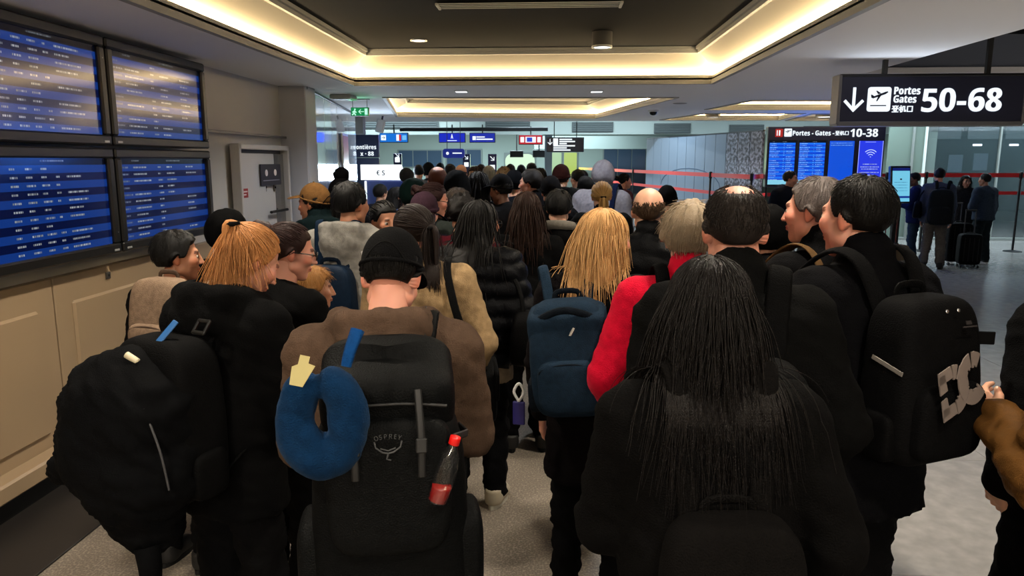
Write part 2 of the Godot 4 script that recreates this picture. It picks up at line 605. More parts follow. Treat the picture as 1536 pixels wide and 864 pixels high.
func head_shape(kind: String) -> Array:
	if heads.has(kind):
		return heads[kind]
	var fem := 1.0 if kind.begins_with("f") else 0.0
	var HLAT := 76 if kind.ends_with("+") else 40
	var HLON := 104 if kind.ends_with("+") else 56
	var v := PackedVector3Array(); var c := PackedColorArray()
	for k in HLAT + 1:
		for q in HLON:
			var d := head_dir(k, q, HLAT, HLON)
			var r := 0.62
			for step in 14:
				var s := head_sdf(d * r, fem)
				if absf(s) < 0.0015: break
				r -= s * 0.85
			var p := d * r
			v.append(p)
			var tint := Color(1, 1, 1)
			var ax := absf(p.x)
			if p.z < -0.2:
				if absf(p.y + 0.268) < 0.05 * (1.0 - ax / 0.13) + 0.004 and ax < 0.11:
					tint = Color(0.72, 0.36, 0.34)
				elif p.y > 0.095 - ax * 0.1 and p.y < 0.145 - ax * 0.08 and ax > 0.05 and ax < 0.21 and p.z < -0.3:
					tint = Color(0.22, 0.16, 0.13)
				elif p.y < -0.05 and fem < 0.5 and (p.y < -0.2):
					tint = Color(0.80, 0.76, 0.74)
				elif ax > 0.12 and p.y < 0.0 and p.y > -0.15:
					tint = Color(1.0, 0.86, 0.82)
			if ax > 0.31 and p.y < 0.12 and p.y > -0.16:
				tint = Color(1.0, 0.78, 0.72)
			c.append(tint)
	var ix := PackedInt32Array()
	for k in HLAT:
		for q in HLON:
			var a := k * HLON + q
			var b := k * HLON + (q + 1) % HLON
			ix.append_array([a, b, a + HLON, b, b + HLON, a + HLON])
	heads[kind] = [v, normals_of(v, ix), ix, c]
	return heads[kind]

# hair that lies on the head: a shell over the region where cover(direction) is above 0
func hair_cover(style: String, d: Vector3) -> float:
	# > 0 inside the hairline, in radians-ish
	var az := absf(atan2(d.x, -d.z))        # 0 front, PI back
	var el := asin(clampf(d.y, -1, 1))
	var low := 0.0
	if az < 0.85: low = 0.74 - az * 0.08
	elif az < 1.25: low = lerpf(0.67, -0.02, (az - 0.85) / 0.40)
	elif az < 1.55: low = -0.02
	elif az < 1.95: low = lerpf(0.22, -0.25, (az - 1.55) / 0.40)
	else: low = lerpf(-0.25, -0.62, clampf((az - 1.95) / 0.6, 0, 1))
	var cov := el - low
	if style == "receding":
		if az < 1.0: cov = minf(cov, el - 1.15)
		cov = minf(cov, acos(clampf(d.dot(Vector3(0, 0.92, 0.40).normalized()), -1, 1)) - 0.31)
	elif style == "bald":
		cov = minf(cov, 0.30 - el)
		if az < 1.5: cov = -1.0
	elif style == "short":
		if az > 2.0: cov = el + 0.55
	elif style in ["hat", "hood"]:
		cov = el - (0.30 if az < 1.0 else lerpf(0.30, 0.0, clampf((az - 1.0) / 0.8, 0, 1)))
	elif style == "cap":
		cov = el - (0.42 if az < 1.0 else lerpf(0.42, 0.0, clampf((az - 1.0) / 0.9, 0, 1)))
	elif style == "wrap":
		cov = el + 0.75 if az > 1.15 else (el - 0.55 if az < 0.75 else lerpf(el - 0.55, el + 0.75, (az - 0.75) / 0.4))
	return cov
func shell(kind: String, style: String, thick: float, wob: float, freq: float, seed_: int, col: Color, vary: float, puff := Vector3.ZERO) -> Array:
	var h: Array = head_shape(kind)
	var no := FastNoiseLite.new()
	no.seed = seed_
	no.frequency = freq
	var v := PackedVector3Array(); var c := PackedColorArray()
	var cloth_like := style in ["hat", "hood", "cap", "wrap"]
	for i in h[0].size():
		var p: Vector3 = h[0][i]
		var d := p.normalized()
		var cov := hair_cover(style, d)
		if cloth_like and absf(p.x) > 0.30 and d.y < 0.35:      # ears do not push through cloth
			p = d * minf(p.length(), 0.36)
		var t := smoothstep(-0.04, 0.10, cov) if not cloth_like else smoothstep(-0.02, 0.06, cov)
		var streak := no.get_noise_3d(p.x * 3.0, p.y * 0.7, p.z * 3.0)
		var add := lerpf(-0.05, thick + wob * streak, t)
		var o := p + d * add
		o += Vector3(d.x * puff.x, maxf(d.y, 0.0) * puff.y, maxf(d.z, 0.0) * puff.z) * t
		v.append(o)
		var b := 1.0 + vary * no.get_noise_3d(p.x * 9.0 + 5.0, p.y * 1.6, p.z * 9.0)
		c.append(Color(b, b, b))
	var ix: PackedInt32Array = h[2]
	return [v, normals_of(v, ix), ix, c]
func placed_shell(s: Array, x: Transform3D) -> ArrayMesh:
	var v := PackedVector3Array(); var n := PackedVector3Array()
	var nb := x.basis.orthonormalized()
	for i in s[0].size():
		v.append(x * s[0][i])
		n.append(nb * s[1][i])
	return mesh_of(v, n, s[2], s[3])

# loose strands: they leave the scalp, run to a tie or fall, and lie on head, neck and shoulders
func strands(count: int, x: Transform3D, how: String, length: float, r0: float, seed_: int, spread := 0.02, vary := 0.35, opts := {}) -> ArrayMesh:
	var rg := RandomNumberGenerator.new()
	rg.seed = seed_
	var v := PackedVector3Array(); var n := PackedVector3Array(); var ix := PackedInt32Array(); var cols := PackedColorArray()
	var up := x.basis.inverse() * Vector3.UP        # world up in head units (head may be bowed)
	up = up.normalized()
	var tie: Vector3 = opts.get("tie", Vector3(0, 0.22, 0.50))
	var off: float = opts.get("off", 0.06)
	var made := 0
	var tries := 0
	while made < count and tries < count * 6:
		tries += 1
		var d := Vector3(rg.randfn(), rg.randfn() + 0.35, rg.randfn() + 0.25).normalized()
		var cv := hair_cover(opts.get("style", "full"), d)
		if opts.get("hat", false) and d.y > -0.15: continue
		if cv < 0.05 or how == "short" and cv < 0.3 * rg.randf(): continue
		var c := Vector3(0, 0.13, 0.07)
		var rad := Vector3(0.335, 0.375, 0.415) + Vector3.ONE * (off * rg.randf_range(0.3, 1.1))
		var p := c + d * rad
		var pts := [x * p]
		var tail := how == "tail" or how == "bun"
		var left := length * rg.randf_range(0.78, 1.06)
		var dirn := Vector3.ZERO
		var reached := not tail
		var sway := Vector3(rg.randfn(), rg.randfn() * 0.3, rg.randfn()) * spread
		var part := Vector3(0.05, 0.5, -0.1)
		var step := 0.075
		if how == "short":
			var e0 := (p - Vector3(0.02, 0.62, 0.16))
			var tn := (e0 - d * e0.dot(d)).normalized()
			var dv := (tn + d * rg.randf_range(0.0, 0.14) + Vector3(rg.randfn(), rg.randfn(), rg.randfn()) * 0.13).normalized()
			p -= d * 0.03
			pts = [x * p]
			var sg := length * rg.randf_range(0.7, 1.2) / 3.0
			for k in 3:
				p += dv * sg
				dv = (dv - d * 0.12).normalized()
				pts.append(x * p)
		for k in (26 if how != "short" else 0):
			var want: Vector3
			if not reached:
				want = (tie - p)
				if want.length() < 0.09:
					if how == "bun": break
					reached = true
				want = want.normalized()
			else:
				want = -up + sway * 2.0
				if not tail and k < 5:
					var away := (p - part)
					want += Vector3(away.x * 2.2, 0.0, away.z * 1.4) * (0.35 if k < 3 else 0.15)
			dirn = (dirn * 0.55 + want.normalized() * 0.45).normalized() if k > 0 else want.normalized()
			p += dirn * step
			if reached and tail: left -= step
			elif not tail: left -= step
			var e := (p - c) / rad
			if e.length() < 1.0:
				p = c + e.normalized() * rad
			var w := x * p
			if opts.has("shoulder"):
				var s0: Vector3 = opts.shoulder
				var q := w - s0
				q.x = signf(q.x) * maxf(absf(q.x) - 0.15, 0.0)
				var rr: float = opts.get("shoulder_r", 0.10)
				if q.y > -0.0 and q.length() < rr:
					w += q.normalized() * (rr - q.length())
				elif q.y <= 0.0 and w.z - s0.z < rr and w.z > s0.z:
					w.z = s0.z + rr + rg.randf() * 0.012
				p = x.affine_inverse() * w
			pts.append(w)
			if left <= 0.0: break
		if pts.size() < 3: continue
		var first := v.size()
		var rr2 := r0 * rg.randf_range(0.7, 1.3)
		add_tube(v, n, ix, pts, rr2, rr2 * 0.35, 4, 0.6)
		var b := 1.0 + vary * rg.randf_range(-1.0, 1.0)
		for k in v.size() - first:
			cols.append(Color(b, b, b))
		made += 1
	return mesh_of(v, n, ix, cols)

# hands: a relaxed right hand, wrist at the origin, fingers towards -y, palm towards -x (the body), thumb towards -z
var hand_arrays := []
func hand_shape() -> Array:
	if hand_arrays.size(): return hand_arrays
	var p := []
	p.append([Vector3(0, 0.01, 0), Vector3(0, -0.03, 0), 0.021, 0.022, 0.012])
	for f in 4:
		var z := -0.030 + 0.020 * f
		var ln: float = [0.92, 1.0, 0.95, 0.76][f]
		p.append([Vector3(0, -0.02, z * 0.45), Vector3(0, -0.085, z), 0.014, 0.0125, 0.012])
		var a := Vector3(0, -0.088, z)
		var b := a + Vector3(-0.010, -0.038, z * 0.06) * ln
		var c := b + Vector3(-0.018, -0.021, 0) * ln
		var e := c + Vector3(-0.018, -0.010, 0) * ln
		p.append([a, b, 0.0098, 0.0090, 0.004])
		p.append([b, c, 0.0090, 0.0082, 0.002])
		p.append([c, e, 0.0082, 0.0070, 0.002])
	p.append([Vector3(-0.004, -0.025, -0.016), Vector3(-0.016, -0.060, -0.046), 0.015, 0.0115, 0.010])
	p.append([Vector3(-0.016, -0.060, -0.046), Vector3(-0.024, -0.090, -0.050), 0.0112, 0.0085, 0.003])
	hand_arrays = field_mesh(p, 0.0042)
	return hand_arrays

func append_arrays(dst: Array, src: Array, x: Transform3D, flip := false) -> void:
	# dst: [v, n, ix, colors]
	var first: int = dst[0].size()
	var nb := x.basis.orthonormalized()
	var v: PackedVector3Array = dst[0]; var n: PackedVector3Array = dst[1]; var c: PackedColorArray = dst[3]; var ix: PackedInt32Array = dst[2]
	for i in src[0].size():
		v.append(x * src[0][i])
		n.append(nb * src[1][i])
		c.append(src[3][i] if src.size() > 3 else Color.WHITE)
	for k in range(0, src[2].size(), 3):
		ix.append(first + src[2][k])
		ix.append(first + src[2][k + (2 if flip else 1)])
		ix.append(first + src[2][k + (1 if flip else 2)])
	dst[0] = v; dst[1] = n; dst[2] = ix; dst[3] = c

# ------------------------------------------------------------------ people
const HEAD := 0.232
const SKINS := {"fair": Color(0.78, 0.59, 0.49), "rosy": Color(0.76, 0.53, 0.45), "tan": Color(0.66, 0.45, 0.34), "brown": Color(0.42, 0.27, 0.20), "dark": Color(0.26, 0.16, 0.12)}
var shape_cache := {}
var fold_noise: FastNoiseLite

func creased(a: Array, amount: float, quilt := 0.0, pitch := 0.075, seed_ := 0) -> ArrayMesh:
	# folds of cloth, or the rolls of a quilted jacket, pushed into a garment
	if fold_noise == null:
		fold_noise = FastNoiseLite.new()
		fold_noise.seed = 11
		fold_noise.fractal_octaves = 2
		fold_noise.frequency = 5.5
	var v: PackedVector3Array = a[0].duplicate()
	var n: PackedVector3Array = a[1]
	for i in v.size():
		var p := v[i]
		var f := fold_noise.get_noise_3d(p.x * 1.2 + seed_ * 7.0, p.y * 2.6 + p.x * 1.6, p.z * 1.2) * amount
		if quilt > 0.0:
			f += (sqrt(absf(sin(PI * (p.y + 0.02 * sin(p.x * 9.0)) / pitch))) - 0.7) * quilt
		v[i] = p + n[i] * f
	return mesh_of(v, normals_of(v, a[2]), a[2])

func body_arrays(pose: Dictionary, cell: float) -> Array:
	var k := "body" + str(pose) + str(cell)
	if not shape_cache.has(k):
		var j := joints(pose)
		var a := field_mesh(body_prims(j, -0.004 + pose.get("fat", 0.0)), cell)
		var out := [PackedVector3Array(), PackedVector3Array(), PackedInt32Array(), PackedColorArray()]
		append_arrays(out, a, Transform3D())
		for s in ["l", "r"]:
			var d: Vector3 = (j["wr_" + s] - j["el_" + s]).normalized()
			var y := -d
			var z := Vector3(0, 0, 1)
			if absf(y.dot(z)) > 0.8: z = Vector3(0, 1, 0)
			var x := y.cross(z).normalized()
			z = x.cross(y).normalized()
			if absf(d.z) > 0.8: z = -z; x = -x
			var b := Basis(x if s == "r" else -x, y, z)
			append_arrays(out, hand_shape(), Transform3D(b, j["wr_" + s]), s == "l")
		shape_cache[k] = out
	return shape_cache[k]

func jacket_mesh(pose: Dictionary, o: Dictionary, cell: float) -> ArrayMesh:
	var k := "top" + str(pose) + str(o.get("t", 0.02)) + str(o.get("hem", 0.80)) + str(o.get("hood", false)) + str(o.get("collar", 0.0)) + str(o.get("puff", 0.0)) + str(cell)
	if not shape_cache.has(k):
		var j := joints(pose)
		var t: float = o.get("t", 0.02)
		var fat: float = pose.get("fat", 0.0)
		var hem: float = o.get("hem", 0.80)
		var p := []
		for s in ["l", "r"]:
			var f := -1.0 if s == "l" else 1.0
			p.append([j.chest + Vector3(0.075 * f, 0.06, 0.0), j.waist + Vector3(0.058 * f, 0, 0), 0.102 + t + fat, 0.102 + t + fat * 1.3, 0.07])
			p.append([j.waist + Vector3(0.058 * f, 0, 0), Vector3(0.074 * f, minf(hem, 0.86) - 0.08, 0.008), 0.102 + t + fat * 1.3, 0.116 + t + fat + maxf(0.0, 0.8 - hem) * 0.05, 0.07])
			p.append([j.neck + Vector3(0.03 * f, -0.055, 0.012), j["sh_" + s] - Vector3(0.01 * f, 0, 0), 0.058 + t * 0.7, 0.062 + t * 0.8, 0.06])
			p.append([j["sh_" + s], j["el_" + s], 0.064 + t * 0.9 + fat * 0.3, 0.054 + t * 0.7, 0.03])
			p.append([j["el_" + s], j["wr_" + s], 0.054 + t * 0.7, 0.042 + t * 0.4, 0.02])
		var col: float = o.get("collar", 0.0)
		p.append([j.neck + Vector3(0, -0.07, 0.012), j.neck + Vector3(0, 0.0 + col, 0.002), 0.080, 0.068 + col * 0.12, 0.04])
		if o.get("hood", false):
			var arc := [Vector3(-0.105, 0.0, -0.07), Vector3(-0.112, 0.022, 0.02), Vector3(-0.085, 0.035, 0.085), Vector3(0, 0.040, 0.118), Vector3(0.085, 0.035, 0.085), Vector3(0.112, 0.022, 0.02), Vector3(0.105, 0.0, -0.07)]
			for q in arc.size() - 1:
				p.append([j.neck + arc[q], j.neck + arc[q + 1], 0.036, 0.036, 0.035])
			p.append([j.neck + Vector3(-0.05, -0.03, 0.105), j.neck + Vector3(0.05, -0.03, 0.105), 0.062, 0.062, 0.04])
			p.append([j.neck + Vector3(0, -0.05, 0.11), j.neck + Vector3(0, -0.13, 0.125), 0.065, 0.035, 0.05])
		var a := field_mesh(p, cell, hem)
		shape_cache[k] = creased(a, o.get("folds", 0.010), o.get("puff", 0.0), o.get("pitch", 0.085), int(hem * 10.0))
	return shape_cache[k]

func trouser_mesh(pose: Dictionary, wide: float, cell: float) -> ArrayMesh:
	var k := "legs" + str(pose) + str(wide) + str(cell)
	if not shape_cache.has(k):
		var j := joints(pose)
		var fat: float = pose.get("fat", 0.0)
		var p := []
		for s in ["l", "r"]:
			var f := -1.0 if s == "l" else 1.0
			p.append([j.waist + Vector3(0.055 * f, -0.06, 0), j.pel + Vector3(0.072 * f, -0.03, 0.014), 0.098 + fat * 1.2, 0.112 + fat, 0.06])
			p.append([j["hip_" + s], j["kn_" + s], 0.099 + fat * 0.4, 0.068 + wide * 0.6, 0.025])
			p.append([j["kn_" + s], j["an_" + s] + Vector3(0, 0.0, 0), 0.068 + wide * 0.6, 0.052 + wide, 0.015])
		var a := field_mesh(p, cell, 0.055, 1.03)
		shape_cache[k] = creased(a, 0.020, 0.0, 0.1, 5)
	return shape_cache[k]

var shoe_mesh: ArrayMesh
var sole_mesh: ArrayMesh
func shoe_parts() -> void:
	if shoe_mesh != null: return
	var up := field_mesh([[Vector3(0, 0.10, 0.035), Vector3(0, 0.05, 0.03), 0.048, 0.046, 0.03], [Vector3(0, 0.052, 0.03), Vector3(0.006, 0.045, -0.12), 0.045, 0.040, 0.03], [Vector3(0, 0.075, 0.01), Vector3(0.004, 0.05, -0.09), 0.042, 0.036, 0.03]], 0.011, 0.022, 0.118)
	shoe_mesh = mesh_of(up[0], up[1], up[2])
	var poly := PackedVector2Array()
	for k in 20:
		var a := TAU * k / 20.0
		poly.append(Vector2(cos(a) * (0.046 if sin(a) < 0 else 0.041), sin(a) * 0.125 - 0.045))
	sole_mesh = prism(poly, 0.026)

func person(o: Dictionary) -> Dictionary:
	var w: float = o.w
	var near := 0 if w < 3.4 else (1 if w < 6.3 else 2)
	var cell: float = [0.0125, 0.018, 0.024][near]
	var pose: Dictionary = {"lean": o.get("lean", 3.0), "wide": o.get("wide", 1.0), "nod": o.get("nod", 0.0), "look": o.get("look", 0.0), "tilt": o.get("tilt", 0.0)}
	for k in ["arm_l", "arm_r", "stride", "stance", "fat"]:
		if o.has(k): pose[k] = o[k]
	var j := joints(pose)
	var limbs := pose.duplicate()          # clothes do not depend on how the head turns
	for k in ["look", "nod", "tilt"]: limbs.erase(k)
	var kind := ("f" if o.get("fem", false) else "m") + ("+" if near == 0 else "")
	var yaw := deg_to_rad(o.get("yaw", 0.0))
	var bump: float = o.get("bump", 0.03)
	var hx := Transform3D(j.head_basis.scaled(Vector3.ONE * HEAD * o.get("head", 1.0)), j.head)
	var top_y := P(o.px, o.top, w).y
	var crown: float = j.head.y + HEAD * (0.5 + bump) * o.get("head", 1.0)
	var s: float = o.get("size", top_y / crown)
	var c := P(o.px, o.top + 0.5 * 0.23 * FOCAL / w, w)
	var hb := Basis(Vector3.UP, yaw)
	var off: Vector3 = hb * (j.head * s)
	var root := thing("person", o.label, "person", Vector3(c.x - off.x, 0, -w - off.z), yaw, o.get("group", ""))
	root.scale = Vector3.ONE * s
	# body: one continuous skin surface with head and hands
	var bc := [0.022, 0.028, 0.034][near] as float
	var arr: Array = [PackedVector3Array(), PackedVector3Array(), PackedInt32Array(), PackedColorArray()]
	var ba := body_arrays(pose, bc)
	for q in 4: arr[q] = ba[q].duplicate()
	append_arrays(arr, head_shape(kind), hx)
	obj("body", mesh_of(arr[0], arr[1], arr[2], arr[3]), skin_mat(o.get("skin", "fair"), SKINS[o.get("skin", "fair")]), root)
	# eyes where the face shows
	if o.get("eyes", false):
		for e in [-1.0, 1.0]:
			var ey := SphereMesh.new()
			ey.radius = 0.0132; ey.height = 0.0264; ey.radial_segments = 14; ey.rings = 8
			var ep := hx * Vector3(0.135 * e, 0.006, -0.322)
			var eo := obj("eye", ey, mat("eye_white", Color(0.66, 0.62, 0.58), 0.2), root, ep)
			var iris := obj("iris", disc(0.0062, 0.002, 12), mat("iris", Color(0.07, 0.045, 0.03), 0.1), eo, j.head_basis * Vector3(0, 0, -0.0126))
			iris.basis = j.head_basis * Basis(Vector3.RIGHT, PI / 2)
	# clothes
	var topc: Dictionary = o.get("topwear", {})
	var tc: Color = topc.get("c", Color(0.03, 0.03, 0.033))
	var tm := cloth("top" + str(tc) + str(topc.get("gloss", 0.9)), tc, topc.get("gloss", 0.9), topc.get("sheen", 0.0))
	obj(topc.get("name", "jacket"), jacket_mesh(limbs, topc, cell), tm, root)
	var pc: Color = o.get("legs", Color(0.035, 0.035, 0.04))
	obj("trousers", trouser_mesh(limbs, o.get("flare", 0.012), maxf(cell, 0.018)), cloth("legs" + str(pc), pc), root)
	shoe_parts()
	var sc: Color = o.get("shoes", Color(0.05, 0.05, 0.05))
	for q in ["l", "r"]:
		var f := 1.0 if q == "r" else -1.0
		var at: Vector3 = j["an_" + q]
		var sh := obj("shoe", shoe_mesh, mat("shoe" + str(sc), sc, 0.6), root, Vector3(at.x, 0, at.z), Vector3(0, -7 * f, 0))
		obj("sole", sole_mesh, mat("sole" + str(o.get("sole", Color(0.10, 0.10, 0.10))), o.get("sole", Color(0.10, 0.10, 0.10)), 0.7), sh, Vector3(0, 0.026, 0), Vector3(90, 0, 0))
	headgear(root, o, j, hx, kind, near)
	return {"root": root, "j": j, "s": s, "hx": hx, "o": o, "t": topc.get("t", 0.02) + pose.get("fat", 0.0)}

func headgear(root: Node3D, o: Dictionary, j: Dictionary, hx: Transform3D, kind: String, near: int) -> void:
	var style: String = o.get("hair", "short")
	var hc: Color = o.get("hair_c", Color(0.05, 0.04, 0.035))
	var hm := hair_mat(str(hc), hc, o.get("hair_rough", 0.5))
	var sd: int = hash(o.label) % 997
	var n_str: int = o.get("n_str", [700, 240, 90][near])
	var hs: float = HEAD * o.get("head", 1.0)
	var lay := {"hat": o.has("hat"), "shoulder": j.neck + Vector3(0, -0.055, 0.0), "shoulder_r": 0.085 + o.get("topwear", {}).get("t", 0.02)}
	var thin: float = o.get("strand_r", [0.0021, 0.0042, 0.007][near])
	match style:
		"short", "receding", "bald":
			obj("hair", placed_shell(shell(kind, style, o.get("thick", 0.05 if style == "short" else 0.014), o.get("wob", 0.035 if style == "short" else 0.006), 1.6, sd, hc, 0.35), hx), hm, root)
			if near < 2:
				var so := obj("strands", strands([1500, 420][near], hx, "short", o.get("tuft", 0.14 if style == "short" else 0.06), thin * 0.7, sd, 0.0, 0.4, {"style": style, "hat": o.has("hat"), "off": 0.05 + (o.get("thick", 0.05) if style == "short" else 0.0) * 0.5}), hm, root.get_node("hair"))
				so.set_meta("kind", "stuff")
		"curly":
			obj("hair", placed_shell(shell(kind, "short", 0.10, 0.16, 3.2, sd, hc, 0.5), hx), hm, root)
		"bob", "long", "veil":
			var h := obj("hair", placed_shell(shell(kind, "full", 0.06, 0.02, 1.4, sd, hc, 0.3), hx), hm, root)
			var ln: float = o.get("len", 1.0 if style == "bob" else 2.2)
			var dn: float = ln * hs * 0.62
			var hb: Vector3 = hx * Vector3(0, 0.10, 0.14)
			var pr := []
			var back: Vector3 = (j.head_basis * Vector3(0, 0, 1))
			back.y = 0
			back = back.normalized()
			var side := Vector3(back.z, 0, -back.x)
			var wd: float = o.get("hair_w", 0.030)
			for f in [-1.0, 1.0]:
				var a: Vector3 = hb + side * wd * f - Vector3(0, 0.02, 0)
				var b: Vector3 = a + Vector3(0, -0.13, 0) + back * 0.02 + side * 0.012 * f
				pr.append([a, b, 0.060, 0.058, 0.06])
				if ln < 1.4:
					pr.append([b, b + Vector3(0, -maxf(dn - 0.02, 0.03), 0) - back * 0.005, 0.058, 0.048, 0.04])
				else:
					var c: Vector3 = b + Vector3(0, -0.11, 0) + back * o.get("drop", 0.075) - side * (wd - 0.008) * f
					pr.append([b, c, 0.060, 0.066, 0.07])
					pr.append([c, c + Vector3(0, -maxf(dn - 0.11, 0.03), 0) - back * 0.035, 0.066, 0.034, 0.07])
			var fa := field_mesh(pr, [0.012, 0.018, 0.024][near])
			var hn := FastNoiseLite.new()
			hn.seed = sd
			hn.frequency = 14.0
			var hv: PackedVector3Array = fa[0]
			for i in hv.size():
				hv[i] += fa[1][i] * hn.get_noise_3d(hv[i].x * 1.6, hv[i].y * 0.22, hv[i].z * 1.6) * 0.012
			obj("fall", mesh_of(hv, normals_of(hv, fa[2]), fa[2]), hm, h)
			var so := obj("strands", strands(n_str, hx, "fall", ln * 1.25 + 0.5, thin, sd, o.get("messy", 0.05), o.get("vary", 0.35), lay), hm, h)
			so.set_meta("kind", "stuff")
		"tail", "bun":
			var h := obj("hair", placed_shell(shell(kind, "full", 0.035, 0.015, 1.6, sd, hc, 0.3), hx), hm, root)
			var tie: Vector3 = o.get("tie", Vector3(0, 0.20, 0.52))
			var opt := lay.duplicate()
			opt.tie = tie
			opt.off = 0.045
			var so := obj("strands", strands(n_str, hx, style, o.get("len", 1.3), thin, sd, o.get("messy", 0.03), 0.45, opt), hm, h)
			so.set_meta("kind", "stuff")
			var tp := hx * tie
			if style == "tail":
				var back: Vector3 = j.head_basis * Vector3(0, 0, 1)
				var ln: float = o.get("len", 1.3) * hs
				var pts := spline([tp - back * 0.01, tp + back * 0.035 + Vector3(0, -0.02, 0), tp + back * 0.035 + Vector3(0, -ln * 0.5, 0), tp + back * 0.02 + Vector3(0, -ln * 0.95, 0)], 5)
				obj("tail", tube(pts, 0.017, 0.008, 10), hm, h)
				obj("hair_tie", lathe([Vector2(0.020, -0.008), Vector2(0.028, 0), Vector2(0.020, 0.008)], 12), mat("hair_tie", Color(0.03, 0.03, 0.03)), h, tp + back * 0.01)
			else:
				var r: float = o.get("bun_r", 0.042)
				var kn := []
				for k in 26:
					var a := TAU * k / 9.0
					kn.append(tp + j.head_basis * Vector3(cos(a) * r * 0.6, sin(a) * r * 0.6, 0.012 + 0.025 * sin(k * 0.6)))
				obj("knot", tube(kn, r * 0.52, r * 0.4, 8), hm, h)
		"none":
			pass
	# hats and hoods
	var hat: Dictionary = o.get("hat", {})
	if hat.size():
		var c: Color = hat.get("c", Color(0.03, 0.03, 0.035))
		var m := cloth("hat" + str(c), c, hat.get("rough", 0.9))
		match hat.kind:
			"beanie":
				var b := obj("beanie", placed_shell(shell(kind, "hat", hat.get("thick", 0.09), 0.02, 1.5, sd, c, 0.0, Vector3(0, 0.08, 0.02)), hx), m, root)
				if hat.get("pom", false):
					obj("pompom", soft_box(Vector3(0.12, 0.12, 0.12), 1.0, func(p: Vector3) -> Vector3: return p * (1.0 + 0.10 * sin(p.x * 160.0 + p.y * 90.0) * cos(p.z * 140.0)), 12, 18), m, b, hx * Vector3(0.0, 0.72, 0.05))
				var rp := []
				for k in 25:
					var az := TAU * k / 24.0
					var zf := absf(atan2(sin(az), -cos(az)) * -1.0)
					var f2 := (1.0 - cos(az)) * 0.5       # 0 front, 1 back
					rp.append(hx * Vector3(sin(az) * 0.375, lerpf(0.24, 0.02, f2), -cos(az) * 0.435 + 0.05))
				obj("cuff", tube(rp, 0.017, 0.017, 6), m, b)
			"hood":
				obj("hood", placed_shell(shell(kind, "wrap", hat.get("thick", 0.12), 0.05, 1.2, sd, c, 0.0, Vector3(0.0, 0.10, 0.10)), hx), m, root)
			"cap":
				var b := obj("cap", placed_shell(shell(kind, "cap", 0.055, 0.0, 1.0, sd, c, 0.0, Vector3(0, 0.07, 0)), hx), m, root)
				var turn: float = deg_to_rad(hat.get("turn", 0.0))     # 180 wears it back to front
				var br := Basis(Vector3.UP, turn)
				var sheet := soft_box(Vector3(0.70, 0.05, 0.62), 0.75, func(p: Vector3) -> Vector3: return Vector3(p.x, p.y - p.x * p.x * 0.45 - maxf(-p.z, 0.0) * 0.15, p.z), 10, 24)
				var xf := hx * Transform3D(br, Vector3(0, 0.25, 0.03)) * Transform3D(Basis(), Vector3(0, 0, -0.46))
				var bo := obj("brim", sheet, m, b)
				bo.transform = xf
				var bt := SphereMesh.new()
				bt.radius = 0.007; bt.height = 0.010; bt.radial_segments = 10; bt.rings = 5
				obj("button", bt, m, b, hx * Vector3(0, 0.63, 0.06))
				# band along the lower edge
				var rp := []
				for k in 33:
					var az := TAU * k / 32.0
					var f2 := (1.0 - cos(az)) * 0.5
					rp.append(hx * Vector3(sin(az) * 0.372, lerpf(0.235, 0.0, f2), -cos(az) * 0.440 + 0.06))
				obj("band", tube(rp, 0.007, 0.007, 6), m, b)
				var ar := []
				for k in 11:
					var az := PI + (k / 10.0 - 0.5) * 1.3
					ar.append(hx * Vector3(sin(az) * 0.385, 0.03 + 0.19 * sin(PI * k / 10.0), -cos(az) * 0.458 + 0.06))
				obj("closure_arch", tube(ar, 0.0035, 0.0035, 6), mat("black", Color(0.01, 0.01, 0.01), 0.9), b)
				if hat.get("mark", false):
					obj("white_mark", joined([[box(Vector3(0.010, 0.020, 0.003)), at3(Vector3.ZERO, Vector3(0, 0, 20))], [box(Vector3(0.016, 0.008, 0.003)), at3(Vector3(0.003, -0.008, 0))]]), mat("pad_white", Color(0.75, 0.75, 0.75), 0.5), b, hx * Vector3(-0.345, 0.215, 0.20), Vector3(0, -58, 0))
	if o.has("glasses"):
		var gm := mat("glasses", Color(0.03, 0.03, 0.03), 0.25)
		var parts := []
		for e in [-1.0, 1.0]:
			var ring := []
			for k in 17:
				var a := TAU * k / 16.0
				ring.append(hx * Vector3(0.137 * e + cos(a) * 0.095, 0.0 + sin(a) * 0.078, -0.46 + absf(0.137 * e + cos(a) * 0.095) * 0.12))
			parts.append([tube(ring, 0.0022, 0.0022, 6), Transform3D()])
			parts.append([tube([hx * Vector3(0.232 * e, 0.02, -0.43), hx * Vector3(0.335 * e, 0.03, -0.25), hx * Vector3(0.372 * e, 0.03, 0.02), hx * Vector3(0.36 * e, -0.03, 0.09)], 0.0022, 0.0022, 6), Transform3D()])
		parts.append([tube([hx * Vector3(-0.045, 0.01, -0.46), hx * Vector3(0, 0.02, -0.465), hx * Vector3(0.045, 0.01, -0.46)], 0.0022, 0.0022, 6), Transform3D()])
		obj("glasses", joined(parts), gm, root)

